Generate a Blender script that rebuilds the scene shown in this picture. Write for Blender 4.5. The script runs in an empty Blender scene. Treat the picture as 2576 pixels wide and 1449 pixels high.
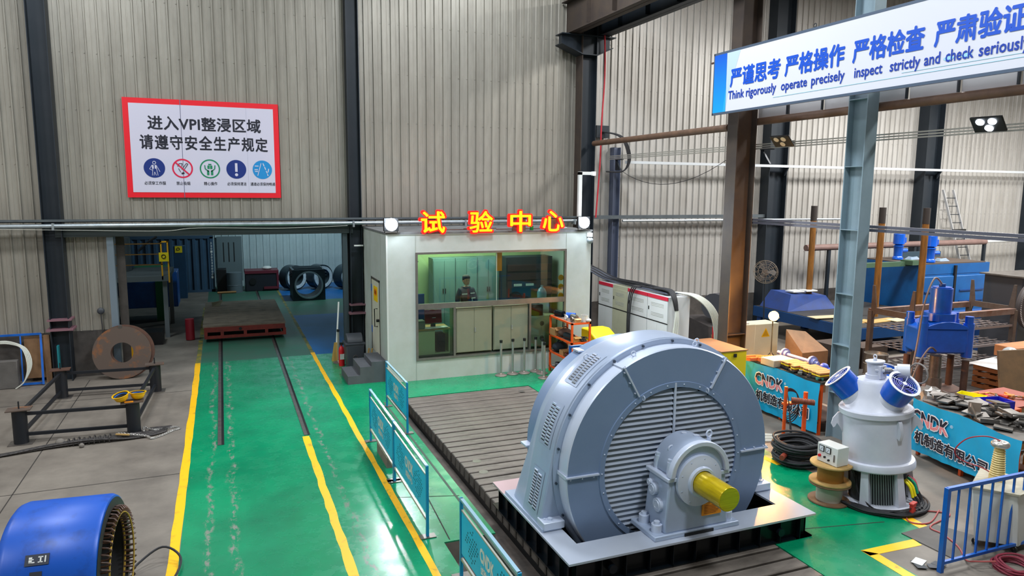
import bpy, math, random
from mathutils import Matrix, Vector, Euler
random.seed(7)
PI = math.pi
SC = bpy.context.scene
COL = SC.collection

# ------------------------------------------------------------------ camera, world, light, exposure
cam = bpy.data.cameras.new('camera'); camo = bpy.data.objects.new('camera', cam); COL.objects.link(camo)
cam.sensor_fit = 'HORIZONTAL'; cam.sensor_width = 36.0; cam.lens = 36.0 * 1797.0 / 2576.0
cam.clip_start = 0.1; cam.clip_end = 200
RM = Matrix(((0.92700915, 0.04353723, -0.37250308), (-0.37494747, 0.1294948, -0.91795724), (0.0082719, 0.99062385, 0.13636704)))
camo.matrix_world = Matrix.Translation((0, 0, 5.1)) @ RM.to_4x4()
SC.camera = camo
SC.view_settings.view_transform = 'Standard'; SC.view_settings.look = 'None'
SC.view_settings.gamma = 1; SC.view_settings.use_curve_mapping = False
SC.view_settings.exposure = 0.22
w = bpy.data.worlds.new('world'); SC.world = w; w.use_nodes = True
w.node_tree.nodes['Background'].inputs[0].default_value = (0.62, 0.74, 1.0, 1)
w.node_tree.nodes['Background'].inputs[1].default_value = 0.24

def lamp(name, kind, loc, energy, col=(1, 1, 1), size=1.0, size_y=None, target=None, parent=None, **kw):
    d = bpy.data.lights.new(name, kind); d.energy = energy; d.color = col
    if kind == 'AREA':
        d.size = size
        if size_y: d.shape = 'RECTANGLE'; d.size_y = size_y
    elif kind in ('POINT', 'SPOT'): d.shadow_soft_size = size
    for k, v in kw.items(): setattr(d, k, v)
    o = bpy.data.objects.new(name, d); COL.objects.link(o); o.location = loc
    if target is not None:
        o.rotation_euler = (Vector(target) - Vector(loc)).to_track_quat('-Z', 'Y').to_euler()
    return o
COOL = (0.90, 0.95, 1.0)
for i, (x, y) in enumerate([(-4, 4), (6, 3), (-4, 13), (6, 13), (-3, 19.0), (8, 18.5)]):
    lamp('high_bay_lamp', 'AREA', (x, y, 13.2), [560, 900, 480, 860, 260, 330][i], COOL, 1.6)
for x, y, z, e in [(17, 6, 12.5, 700), (17, 14, 12.5, 900), (26, 12, 12.5, 1400), (22, 15, 11, 900), (31, 14, 9, 1500), (-10, 15, 11, 420), (-11, 5, 9, 420)]:  # side bay lamps, plus added fill for the bay wall and the barriers
    lamp('side_lamp_and_fill', 'AREA', (x, y, z), e, (1, 0.98, 0.95), 1.6)
lamp('far_room_lamp', 'AREA', (4.5, 33, 7.0), 480, (0.72, 0.92, 1.0), 1.2, target=(4, 39, 2.5))
lamp('platform_fill_light', 'AREA', (-3.2, 24.4, 6.6), 110, (0.8, 0.95, 1.0), 1.0)  # added fill light that brightens the platform, no fixture there
lamp('booth_lamp', 'AREA', (6.2, 20.0, 3.78), 85, (0.86, 1.0, 0.72), 1.5)
lamp('booth_lamp', 'AREA', (8.2, 20.0, 3.78), 28, (0.80, 1.0, 0.86), 1.0)
for x in (4.01, 9.55):
    lamp('booth_flood', 'SPOT', (x, 17.98, 4.22), 520, (0.86, 0.93, 1.0), 0.1, target=(x * .8 + .9, 11, 0.0), spot_size=2.6, spot_blend=0.8)
for x in (4.01, 9.55): lamp('flood_spill', 'POINT', (x, 17.86, 4.30), 32, (0.80, 0.90, 1.0), 0.08)
lamp('work_lamp_light', 'POINT', (11.96, 12.95, 2.20), 360, (1.0, 0.45, 0.10), 0.04)

# ------------------------------------------------------------------ materials
def s2l(c): return c / 12.92 if c <= 0.04045 else ((c + 0.055) / 1.055) ** 2.4
def hx(h):
    h = h.lstrip('#'); return tuple(s2l(int(h[i:i + 2], 16) / 255) for i in (0, 2, 4)) + (1,)
MATS = {}
def mat(name, col, rough=0.5, metal=0.0, col2=None, amt=0.5, scale=3.0, bump=0.0, bscale=None, stretch=None, coat=0.0, emit=None, estr=0.0, contrast=(0.35, 0.7)):
    if name in MATS: return MATS[name]
    m = bpy.data.materials.new(name); m.use_nodes = True; nt = m.node_tree; b = nt.nodes['Principled BSDF']
    c = hx(col) if isinstance(col, str) else col
    b.inputs['Base Color'].default_value = c; b.inputs['Roughness'].default_value = rough; b.inputs['Metallic'].default_value = metal
    b.inputs['Coat Weight'].default_value = coat
    if emit: b.inputs['Emission Color'].default_value = hx(emit); b.inputs['Emission Strength'].default_value = estr
    if col2 or bump:
        tc = nt.nodes.new('ShaderNodeTexCoord'); mp = nt.nodes.new('ShaderNodeMapping'); nt.links.new(tc.outputs['Object'], mp.inputs[0])
        if stretch: mp.inputs['Scale'].default_value = stretch
        n = nt.nodes.new('ShaderNodeTexNoise'); n.inputs['Scale'].default_value = scale; n.inputs['Detail'].default_value = 6; n.inputs['Roughness'].default_value = 0.65
        nt.links.new(mp.outputs[0], n.inputs['Vector'])
        if col2:
            r = nt.nodes.new('ShaderNodeMapRange'); r.inputs[1].default_value = contrast[0]; r.inputs[2].default_value = contrast[1]; r.inputs[4].default_value = amt
            nt.links.new(n.outputs['Fac'], r.inputs[0])
            mx = nt.nodes.new('ShaderNodeMix'); mx.data_type = 'RGBA'
            mx.inputs[6].default_value = c; mx.inputs[7].default_value = hx(col2)
            nt.links.new(r.outputs[0], mx.inputs[0]); nt.links.new(mx.outputs[2], b.inputs['Base Color'])
        if bump:
            n2 = n
            if bscale:
                n2 = nt.nodes.new('ShaderNodeTexNoise'); n2.inputs['Scale'].default_value = bscale; n2.inputs['Detail'].default_value = 4
                nt.links.new(tc.outputs['Object'], n2.inputs['Vector'])
            bp = nt.nodes.new('ShaderNodeBump'); bp.inputs['Strength'].default_value = bump; bp.inputs['Distance'].default_value = 0.02
            nt.links.new(n2.outputs['Fac'], bp.inputs['Height']); nt.links.new(bp.outputs[0], b.inputs['Normal'])
    MATS[name] = m; return m

def glass_mat(name, tint, refl=0.5):
    m = bpy.data.materials.new(name); m.use_nodes = True; nt = m.node_tree; nt.nodes.clear()
    o = nt.nodes.new('ShaderNodeOutputMaterial'); t = nt.nodes.new('ShaderNodeBsdfTransparent'); g = nt.nodes.new('ShaderNodeBsdfGlossy')
    t.inputs[0].default_value = tint; g.inputs['Roughness'].default_value = 0.02
    f = nt.nodes.new('ShaderNodeFresnel'); f.inputs[0].default_value = 1.5
    x = nt.nodes.new('ShaderNodeMixShader'); nt.links.new(f.outputs[0], x.inputs[0]); nt.links.new(t.outputs[0], x.inputs[1]); nt.links.new(g.outputs[0], x.inputs[2])
    nt.links.new(x.outputs[0], o.inputs[0]); MATS[name] = m; return m
GLASS = glass_mat('window_glass', (0.80, 0.90, 0.86, 1))

WALL = mat('wall_sheet', '#a29e94', 0.45, 0.35, '#68635a', 0.6, 1.2, stretch=(1, 1, .25), bump=0.10, bscale=2.0)
WALLS = mat('wall_sheet_side', '#b0aeaa', 0.42, 0.25, '#7d786f', 0.6, 0.9, stretch=(1, 1, .3), bump=0.12, bscale=1.5, contrast=(.45, .75))
WALLF = mat('wall_sheet_far', '#b5c6c9', 0.5, 0.2, '#8ba1a6', 0.5, 1.0)
DADO = mat('dado_concrete', '#4e4945', 0.9, 0, '#2f2c2a', 0.8, 2.5)
CONC = mat('concrete', '#7b746b', 0.62, 0, '#524c46', 0.8, 0.9, bump=0.12, bscale=8)
STEELD = mat('steel_dark_blue', '#1f2830', 0.5, 0.3, '#2b3038', 0.6, 2)
STEELB = mat('steel_brown', '#43382f', 0.65, 0.05, '#2c2527', 0.7, 2)
STEELG = mat('steel_grey_paint', '#8499a4', 0.42, 0.1, '#72878f', 0.6, 2)
PIPEB = mat('pipe_brown', '#6f5442', 0.6, 0.1, '#4a382e', 0.7, 3)
GALV = mat('galvanised', '#aab4ba', 0.38, 0.7, '#7f898f', 0.6, 5)
TRAY = mat('tray_grey', '#5b6368', 0.5, 0.4, '#434a50', 0.5, 3)
WHITE = mat('white_paint', '#d5d8d6', 0.45, 0, '#b9bcb6', 0.5, 2)
BOOTH = mat('booth_panel', '#b9c0bd', 0.5, 0, '#a0a69c', 0.55, 1.3)
INW = mat('booth_inside_lit_green', '#b7cf98', 0.7, 0, '#9fbb84', 0.5, 1)  # pale green carries the tint of the fluorescent light inside
ALU = mat('aluminium_frame', '#8f8a84', 0.35, 0.7, '#6d6964', 0.5, 4)
BLACK = mat('black', '#0c0e11', 0.5)
BLACKG = mat('black_gloss', '#0b1117', 0.25, 0.2, '#131b20', .5, 2)
RUB = mat('black_rubber', '#1b1c1f', 0.7, 0, '#33333a', 0.5, 12)
YEL = mat('yellow_line', '#f2b705', 0.5, 0, '#8f7a2a', 0.85, 6, contrast=(0.56, 0.72))
YBOX = mat('yellow_box', '#d9c508', 0.45)
MACH = mat('machine_grey', '#a3b1c8', 0.34, 0.2, '#95a3bb', 0.5, 1.5, bump=0.03, bscale=30)
MACHD = mat('machine_face_shaded', '#788cab', 0.42, 0.12, '#6c82a2', 0.5, 1.2, bump=0.03, bscale=40)  # darker copy of the motor paint, shading the front face
MACHL = mat('machine_edge_lit', '#c3cde0', 0.32, 0.2)  # lighter copy of the motor paint, for the lit rim and small parts
PINK = mat('base_plate_top', '#bac2d0', 0.28, 0.3, '#aab3c2', 0.5, 0.7)
GOLD = mat('gold_wrap', '#d8bc02', 0.22, 0.45, '#a08800', 0.7, 3, stretch=(1, 1, 14), coat=0.3)
ORNG = mat('orange_paint', '#e2530f', 0.45, 0, '#b23f10', 0.5, 6)
ORPL = mat('orange_plate', '#dd8a0e', 0.5)
BLUE = mat('blue_paint', '#0b63c4', 0.35, 0.05, '#0a3f86', 0.7, 1.6)
BLUEM = mat('blue_machine', '#0a58c8', 0.3, 0.05, '#083a8a', 0.6, 2.2, coat=0.3)
BLUEST = mat('blue_stator', '#0a4fb4', 0.38, 0.05, '#0a2c66', 0.75, 2.6, contrast=(.5, .68))
BLUED = mat('blue_dark', '#0a3f80', 0.5, 0, '#07284f', 0.7, 1.2)
BLUEO = mat('blue_oven', '#0c5796', 0.45, 0, '#0a3f74', 0.7, 1.2)
CYAN = mat('cyan_sheet', '#0bb4e0', 0.5, 0, '#0a9cc8', 0.6, 1.2)
CYANF = mat('cyan_frame', '#1090c4', 0.4, 0, '#0d78a6', 0.6, 3)
CHROME = mat('chrome', '#a9a6a2', 0.3, 0.6)
STEEL = mat('bare_steel', '#8f8a86', 0.38, 0.8, '#5d5651', 0.7, 5)
RUST = mat('rusty_plate', '#5a4d45', 0.6, 0.3, '#9a5a1e', 0.85, 1.6, contrast=(0.53, 0.66))
RUSTP = mat('rusty_post', '#6e4a25', 0.5, 0.4, '#a8702a', 0.8, 2, stretch=(3, 3, .6))
RUSTD = mat('rust_dark', '#4c3730', 0.7, 0.2, '#6d4a38', 0.7, 4)
REDC = mat('red_cart', '#8c2d23', 0.55, 0, '#571d18', 0.7, 3)
REDP = mat('red_paint', '#c5141f', 0.4)
WOOD = mat('plywood', '#8b6a4a', 0.7, 0, '#6a4e38', 0.7, 2, stretch=(1, 6, 1))
WOODY = mat('yellow_wood', '#b59458', 0.65, 0, '#80603a', 0.6, 3)
WOODD = mat('deck_wood', '#877b6b', 0.8, 0, '#5c5247', 0.8, 2.5)
CARD = mat('cardboard', '#a57b4c', 0.8, 0, '#8f6a40', 0.5, 4)
CREAM = mat('cream_metal', '#c2bfa6', 0.5, 0, '#aeab92', 0.5, 2)
CAB = mat('cabinet_beige', '#b2b39c', 0.5, 0, '#9d9f89', 0.5, 2)
VM = mat('white_grey_enamel', '#c6cad6', 0.4, 0.0, '#a9aebc', 0.55, 1.6)
BED = mat('bed_iron', '#736b63', 0.55, 0.3, '#423c37', 0.8, 2.0, stretch=(1, 2.5, 1), bump=0.1, bscale=14)
STEPC = mat('step_grey', '#585b60', 0.7, 0, '#43464b', 0.6, 3)
INSUL = mat('insulator', '#d3bd7c', 0.4)
CABW = mat('white_cable', '#c3c6bd', 0.5)
SKIN = mat('skin', '#b98a6a', 0.6)
HAIR = mat('hair', '#0b0b0d', 0.7)
NAVY = mat('navy_cloth', '#10263c', 0.8, 0, '#0c1a2b', 0.6, 9)
REFL = mat('reflective_tape', '#c9d0d6', 0.5)
COPPER = mat('copper', '#b06a36', 0.4, 0.6, '#7a4522', 0.5, 8)
PLAS = mat('grey_plastic', '#3b3f46', 0.5)
PINKC = mat('red_cable', '#a04a48', 0.55)
SHEETW = mat('white_sheet', '#c9cdd0', 0.7, 0, '#a9adb0', 0.6, 3)
def emat(name, col, s):
    return mat(name, '#000000', 0.5, emit=col, estr=s)
FLOOD = emat('flood_glow', '#e8f2ff', 30); WARM = emat('warm_glow', '#ffa640', 60)
LETY = emat('letter_face', '#ffd400', 1.25); LETR = emat('letter_side', '#ff1408', 1.6)
TUBE = emat('tube_glow', '#f2ffe8', 4)

def floor_green():
    m = mat('green_epoxy', '#00905f', 0.3); nt = m.node_tree; b = nt.nodes['Principled BSDF']
    tc = nt.nodes.new('ShaderNodeTexCoord')
    def noise(sc, det, stretch=None, rough=0.6):
        mp = nt.nodes.new('ShaderNodeMapping'); nt.links.new(tc.outputs['Object'], mp.inputs[0])
        if stretch: mp.inputs['Scale'].default_value = stretch
        n = nt.nodes.new('ShaderNodeTexNoise'); n.inputs['Scale'].default_value = sc; n.inputs['Detail'].default_value = det; n.inputs['Roughness'].default_value = rough
        nt.links.new(mp.outputs[0], n.inputs['Vector']); return n
    def rng(src, a, bb, c=0.0, d=1.0):
        r = nt.nodes.new('ShaderNodeMapRange'); nt.links.new(src, r.inputs[0])
        for k, v in zip((1, 2, 3, 4), (a, bb, c, d)): r.inputs[k].default_value = v
        return r.outputs[0]
    def mth(op, a, bb=None):
        n = nt.nodes.new('ShaderNodeMath'); n.operation = op
        for k, v in enumerate((a, bb)):
            if v is None: continue
            if isinstance(v, (int, float)): n.inputs[k].default_value = v
            else: nt.links.new(v, n.inputs[k])
        return n.outputs[0]
    def mix(f, a, bb):
        x = nt.nodes.new('ShaderNodeMix'); x.data_type = 'RGBA'; nt.links.new(f, x.inputs[0])
        for k, v in ((6, a), (7, bb)):
            if isinstance(v, str): x.inputs[k].default_value = hx(v)
            else: nt.links.new(v, x.inputs[k])
        return x.outputs[2]
    tone = mix(rng(noise(0.7, 5).outputs['Fac'], .35, .7), '#008a5c', '#006f4b')
    sp = nt.nodes.new('ShaderNodeSeparateXYZ'); nt.links.new(tc.outputs['Object'], sp.inputs[0])
    X = sp.outputs[0]
    wob = mth('MULTIPLY', mth('SUBTRACT', noise(1.2, 4).outputs['Fac'], 0.5), 0.35)
    lines = None
    for xc, wd in ((-0.38, .07), (-0.02, .08), (1.70, .07)):
        d = mth('ABSOLUTE', mth('SUBTRACT', mth('ADD', X, wob), xc))
        l = rng(d, wd, wd * .3, 0, 1)
        lines = l if lines is None else mth('MAXIMUM', lines, l)
    wn = noise(2.6, 6, (3, .8, 1)).outputs['Fac']
    wear = mth('MULTIPLY', lines, rng(noise(4.5, 8, (2.5, 1, 1), .75).outputs['Fac'], .50, .58))
    chips = rng(noise(5.0, 6, (1.2, .7, 1), .7).outputs['Fac'], .66, .70)
    chips = mth('MULTIPLY', chips, rng(noise(.5, 2).outputs['Fac'], .45, .6))
    w2 = mth('MAXIMUM', wear, chips)
    c = mix(w2, tone, '#7d8177')
    nt.links.new(c, b.inputs['Base Color'])
    nt.links.new(rng(noise(3, 5).outputs['Fac'], .3, .7, .17, .36), b.inputs['Roughness'])
    bp = nt.nodes.new('ShaderNodeBump'); bp.inputs['Strength'].default_value = .12; bp.inputs['Distance'].default_value = .01
    nt.links.new(noise(4, 6).outputs['Fac'], bp.inputs['Height']); nt.links.new(bp.outputs[0], b.inputs['Normal'])
    return m
GREEN = floor_green()
GREEND = mat('green_worn', '#2c6a55', 0.45, 0, '#4d5a52', 0.8, 0.8)
FBLUE = mat('blue_epoxy', '#0860a4', 0.5, 0, '#0a4a74', 0.6, 0.6)

# ------------------------------------------------------------------ mesh helpers
MW = {}
class B:
    """collects primitives; obj() links them as one mesh object"""
    def __init__(s, M=None): s.v = []; s.f = []; s.M = M
    def add(s, vs, fs):
        n = len(s.v)
        if s.M is not None: vs = [tuple(s.M @ Vector(v)) for v in vs]
        s.v.extend(vs); s.f.extend([tuple(i + n for i in f) for f in fs]); return s
    def box(s, x0, y0, z0, x1, y1, z1):
        x0, x1 = sorted((x0, x1)); y0, y1 = sorted((y0, y1)); z0, z1 = sorted((z0, z1))
        return s.add([(x0, y0, z0), (x1, y0, z0), (x1, y1, z0), (x0, y1, z0), (x0, y0, z1), (x1, y0, z1), (x1, y1, z1), (x0, y1, z1)],
                     [(0, 3, 2, 1), (4, 5, 6, 7), (0, 1, 5, 4), (1, 2, 6, 5), (2, 3, 7, 6), (3, 0, 4, 7)])
    def hull8(s, bot, top):
        return s.add(list(bot) + list(top), [(0, 3, 2, 1), (4, 5, 6, 7), (0, 1, 5, 4), (1, 2, 6, 5), (2, 3, 7, 6), (3, 0, 4, 7)])
    def cbox(s, c, sz, rot=(0, 0, 0)):
        R = Euler(rot).to_matrix(); h = [a / 2 for a in sz]; c = Vector(c)
        vs = [tuple(c + R @ Vector((h[0] * i, h[1] * j, h[2] * k))) for k in (-1, 1) for i, j in ((-1, -1), (1, -1), (1, 1), (-1, 1))]
        return s.add(vs, [(0, 3, 2, 1), (4, 5, 6, 7), (0, 1, 5, 4), (1, 2, 6, 5), (2, 3, 7, 6), (3, 0, 4, 7)])
    def bar(s, p, q, w, h, up=(0, 0, 1)):
        p, q = Vector(p), Vector(q); d = (q - p).normalized(); u = Vector(up)
        if abs(d.dot(u)) > .99: u = Vector((0, 1, 0))
        a = d.cross(u).normalized() * w / 2; b = a.cross(d).normalized() * h / 2
        vs = [tuple(e + i * a + j * b) for e in (p, q) for i, j in ((-1, -1), (1, -1), (1, 1), (-1, 1))]
        return s.add(vs, [(0, 1, 2, 3), (7, 6, 5, 4), (0, 4, 5, 1), (1, 5, 6, 2), (2, 6, 7, 3), (3, 7, 4, 0)])
    def cyl(s, p, q, r, n=16, r2=None, caps=True):
        p, q = Vector(p), Vector(q); d = (q - p).normalized(); r2 = r if r2 is None else r2
        u = Vector((0, 0, 1)) if abs(d.z) < .9 else Vector((1, 0, 0)); a = d.cross(u).normalized(); b = d.cross(a)
        vs = []
        for e, rr in ((p, r), (q, r2)):
            for i in range(n):
                t = 2 * PI * i / n; vs.append(tuple(e + a * math.cos(t) * rr + b * math.sin(t) * rr))
        fs = [(i, (i + 1) % n, n + (i + 1) % n, n + i) for i in range(n)]
        if caps: fs += [tuple(range(n - 1, -1, -1)), tuple(range(n, 2 * n))]
        return s.add(vs, fs)
    def tube(s, pts, r, n=8, closed=False):
        P = [Vector(p) for p in pts]; m = len(P); vs = []; prev = None
        for i in range(m):
            a, b = (P[i - 1] if (i > 0 or closed) else P[i]), (P[(i + 1) % m] if (i < m - 1 or closed) else P[i])
            d = (b - a).normalized()
            if prev is None:
                u = Vector((0, 0, 1)) if abs(d.z) < .9 else Vector((1, 0, 0)); prev = d.cross(u).normalized()
            prev = (prev - d * prev.dot(d)); prev = prev.normalized() if prev.length > 1e-6 else Vector((1, 0, 0))
            c = d.cross(prev); rr = r[i] if isinstance(r, (list, tuple)) else r
            for k in range(n):
                t = 2 * PI * k / n; vs.append(tuple(P[i] + prev * math.cos(t) * rr + c * math.sin(t) * rr))
        fs = []
        for i in range(m if closed else m - 1):
            j = (i + 1) % m
            fs += [(i * n + k, i * n + (k + 1) % n, j * n + (k + 1) % n, j * n + k) for k in range(n)]
        if not closed: fs += [tuple(range(n - 1, -1, -1)), tuple(range((m - 1) * n, m * n))]
        return s.add(vs, fs)
    def lathe(s, prof, c=(0, 0, 0), axis='Z', n=32, a0=0, a1=2 * PI, closed=False):
        """prof (radius, height along the axis)"""
        full = abs(a1 - a0 - 2 * PI) < 1e-6; m = n if full else n + 1; vs = []; k = len(prof)
        for i in range(m):
            t = a0 + (a1 - a0) * i / n
            for r, h in prof:
                x, y = r * math.cos(t), r * math.sin(t)
                p = {'Z': (x, y, h), 'Y': (x, h, y), 'X': (h, x, y)}[axis]
                vs.append((c[0] + p[0], c[1] + p[1], c[2] + p[2]))
        fs = []
        for i in range(n):
            j = (i + 1) % m
            for q in range(k if closed else k - 1):
                q2 = (q + 1) % k; fs.append((i * k + q, j * k + q, j * k + q2, i * k + q2))
        return s.add(vs, fs)
    def prism(s, poly, axis, a, b):
        n = len(poly); f = {'Z': lambda u, v, t: (u, v, t), 'Y': lambda u, v, t: (u, t, v), 'X': lambda u, v, t: (t, u, v)}[axis]
        return s.add([f(u, v, a) for u, v in poly] + [f(u, v, b) for u, v in poly],
                     [tuple(range(n - 1, -1, -1)), tuple(range(n, 2 * n))] + [(i, (i + 1) % n, n + (i + 1) % n, n + i) for i in range(n)])
    def ball(s, c, r, n=12, m=8, sc=(1, 1, 1)):
        vs = [(c[0], c[1], c[2] + r * sc[2])]
        for j in range(1, m):
            t = PI * j / m
            for i in range(n):
                p = 2 * PI * i / n; vs.append((c[0] + r * sc[0] * math.sin(t) * math.cos(p), c[1] + r * sc[1] * math.sin(t) * math.sin(p), c[2] + r * sc[2] * math.cos(t)))
        vs.append((c[0], c[1], c[2] - r * sc[2])); e = len(vs) - 1
        fs = [(0, 1 + i, 1 + (i + 1) % n) for i in range(n)] + [(e, 1 + (m - 2) * n + (i + 1) % n, 1 + (m - 2) * n + i) for i in range(n)]
        for j in range(m - 2):
            fs += [(1 + j * n + i, 1 + (j + 1) * n + i, 1 + (j + 1) * n + (i + 1) % n, 1 + j * n + (i + 1) % n) for i in range(n)]
        return s.add(vs, fs)
    def torus(s, c, R, r, axis='Z', n=24, m=8):
        return s.lathe([(R + r * math.cos(2 * PI * k / m), r * math.sin(2 * PI * k / m)) for k in range(m)], c, axis, n, closed=True)
    def mesh(s, name, M, inv=None, smooth=True, ang=35):
        me = bpy.data.meshes.new(name)
        vs = s.v if inv is None else [tuple(inv @ Vector(v)) for v in s.v]
        me.from_pydata(vs, [], s.f); me.materials.append(M)
        import bmesh
        bm = bmesh.new(); bm.from_mesh(me); bmesh.ops.recalc_face_normals(bm, faces=bm.faces); bm.to_mesh(me); bm.free()
        if smooth:
            me.polygons.foreach_set('use_smooth', [True] * len(me.polygons)); me.set_sharp_from_angle(angle=math.radians(ang))
        return me
    def obj(s, name, M, parent=None, label=None, bevel=0, world=True, smooth=True, ang=35):
        inv = MW[parent].inverted() if (parent is not None and world and parent in MW) else None
        o = bpy.data.objects.new(name, s.mesh(name, M, inv, smooth, ang)); COL.objects.link(o)
        if parent is not None: o.parent = parent; MW[o] = MW.get(parent, Matrix())
        else: MW[o] = Matrix()
        if label: o['label'] = label
        if bevel:
            b = o.modifiers.new('bevel', 'BEVEL'); b.width = bevel; b.segments = 2; b.limit_method = 'ANGLE'; b.angle_limit = math.radians(40)
        return o
def thing(name, label, cat, loc=(0, 0, 0), rz=0, group=None, rot=None):
    o = bpy.data.objects.new(name, None); COL.objects.link(o); o.location = loc; o.rotation_euler = rot or (0, 0, rz)
    o.empty_display_size = 0.1
    MW[o] = Matrix.Translation(loc) @ Euler(rot or (0, 0, rz)).to_matrix().to_4x4()
    o['label'] = label; o['category'] = cat
    if group: o['group'] = group
    return o
def tag(o, label, cat, group=None):
    o['label'] = label; o['category'] = cat
    if group: o['group'] = group
    return o
def struct(name, kind='structure'):
    o = bpy.data.objects.new(name, None); COL.objects.link(o); MW[o] = Matrix(); o['kind'] = kind; return o
def st(b, name, M, label=None, **k):
    o = b.obj(name, M, **k); o['kind'] = 'structure'
    if label: o['label'] = label
    return o
def copy_tree(o, parent=None, **kw):
    c = o.copy(); COL.objects.link(c)
    if parent is not None: c.parent = parent
    for ch in [x for x in o.children]: copy_tree(ch, c)
    for k, v in kw.items():
        if k in ('label', 'group'): c[k] = v
        else: setattr(c, k, v)
    return c
def inst(me_obj, parent, loc, rot=(0, 0, 0), name=None):
    c = bpy.data.objects.new(name or me_obj.name, me_obj.data); COL.objects.link(c); c.parent = parent; c.location = loc; c.rotation_euler = rot; return c
def text(name, body, M, parent, o, xd, ud, wdt, hgt, bold=0.0, depth=0.0, sp=1.0, em=False, label=None):
    """lettering fitted into wdt x hgt, its lower left corner at o, reading along xd with ud up"""
    cu = bpy.data.curves.new('t', 'FONT'); cu.body = body; cu.space_character = sp; cu.resolution_u = 2
    t = bpy.data.objects.new('t', cu); me = bpy.data.meshes.new_from_object(t)
    vs = [tuple(v.co) for v in me.vertices]; fs = [tuple(p.vertices) for p in me.polygons]; bpy.data.meshes.remove(me)
    xs = [v[0] for v in vs]; ys = [v[1] for v in vs]
    x0, x1, y0, y1 = min(xs), max(xs), min(ys), max(ys)
    if em: y0, y1 = 0.0, 0.72
    xd, ud = Vector(xd).normalized(), Vector(ud).normalized(); n = xd.cross(ud); o = Vector(o)
    inv = MW[parent].inverted() if parent in MW else Matrix()
    V = []; F = []; offs = [(0, 0)] + ([(math.cos(k * PI / 3) * bold, math.sin(k * PI / 3) * bold) for k in range(6)] if bold else [])
    sx, sy = wdt / (x1 - x0), hgt / (y1 - y0)
    def put(q, zz, flip=False):
        k0 = len(V)
        for v in vs: V.append(tuple(inv @ (o + xd * ((v[0] - x0 + q[0]) * sx) + ud * ((v[1] - y0 + q[1]) * sy) + n * zz)))
        F.extend([tuple(i + k0 for i in f) for f in fs]); return k0
    for k, q in enumerate(offs): put(q, depth + .0001 * k)
    if depth:
        import collections
        for k, q in enumerate(offs):
            k0 = put(q, 0.0); e = collections.Counter()
            for f in fs:
                for a_, b_ in zip(f, f[1:] + f[:1]): e[(min(a_, b_), max(a_, b_))] += 1
            kf = k * len(vs)
            F.extend([(a_ + kf, b_ + kf, b_ + k0, a_ + k0) for (a_, b_), c_ in e.items() if c_ == 1])
    me = bpy.data.meshes.new(name); me.from_pydata(V, [], F)
    me.materials.clear(); me.materials.append(M)
    ob = bpy.data.objects.new(name, me); COL.objects.link(ob); ob.parent = parent; MW[ob] = MW.get(parent, Matrix())
    bpy.data.objects.remove(t)
    if label: ob['label'] = label
    return ob
def catenary(p, q, sag, n=10):
    p, q = Vector(p), Vector(q)
    return [tuple(p.lerp(q, i / n) - Vector((0, 0, sag * 4 * (i / n) * (1 - i / n)))) for i in range(n + 1)]
def smoothpath(pts, k=6):
    P = [Vector(p) for p in pts]; out = []
    for i in range(len(P) - 1):
        a, b, c, d = P[max(i - 1, 0)], P[i], P[i + 1], P[min(i + 2, len(P) - 1)]
        for j in range(k):
            t = j / k; out.append(tuple(0.5 * ((2 * b) + (c - a) * t + (2 * a - 5 * b + 4 * c - d) * t * t + (3 * b - a - 3 * c + d) * t ** 3)))
    out.append(tuple(P[-1])); return out
# ------------------------------------------------------------------ floor
xs = [-14, -0.75, 2.5, 2.8, 3.60, 3.95, 7.3, 9.85, 11.0, 36]
ys = [-8, 6.9, 7.6, 9.45, 11.2, 16.78, 19.0, 22.3, 27.2, 29.6, 33.6, 40]
def zone(x, y):
    if 3.95 < x < 7.3 and y < 16.78: return 'pit'
    if 2.8 < x < 3.95 and 7.6 < y < 9.45: return 'pit'
    if 3.60 < x < 3.95 and y < 16.78 and y > 7.6: return 'pit'
    if y > 22.3:
        if 29.6 < y < 33.6 or (27.2 < y and x < 2.5): return 'w' if x > -0.75 else 'c'
        if x > 2.5: return 'b' if x < 11 else 'c'
        return 'w' if x > -0.75 else 'c'
    if x < -0.75: return 'c'
    if x < 9.85:
        if y < 6.9 and x > 8.47: return 'c'
        if y > 11.2 and x > 7.3: return 'g' if y > 16.78 else 'g'
        return 'g'
    return 'c'
xs2 = sorted(xs + [8.47]); FB = {'c': B(), 'g': B(), 'b': B(), 'w': B(), 'pit': B()}
for i in range(len(xs2) - 1):
    for j in range(len(ys) - 1):
        x0, x1, y0, y1 = xs2[i], xs2[i + 1], ys[j], ys[j + 1]; zn = zone((x0 + x1) / 2, (y0 + y1) / 2)
        if zn == 'pit': FB['pit'].box(x0, y0, -.5, x1, y1, -.32)
        elif zn == 'c': FB['c'].box(x0, y0, -.5, x1, y1, 0)
        else: FB[zn].box(x0, y0, -.02, x1, y1, 0); FB['c'].box(x0, y0, -.5, x1, y1, -.02)
FB['c'].box(-14, -8, -.7, 36, 40, -.5)
st(FB['c'], 'floor', CONC, smooth=False)
st(FB['g'], 'floor_green', GREEN, 'glossy green epoxy floor paint, scuffed along the track', smooth=False)
st(FB['w'], 'floor_worn', GREEND, 'worn grey green floor beyond the doorway', smooth=False)
st(FB['b'], 'floor_blue', FBLUE, 'blue floor paint beyond the doorway', smooth=False)
st(FB['pit'], 'floor_pit', mat('pit_concrete', '#5b514a', .85, 0, '#2c2826', .8, 3), 'rough concrete of the pit around the bed', smooth=False)
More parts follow.
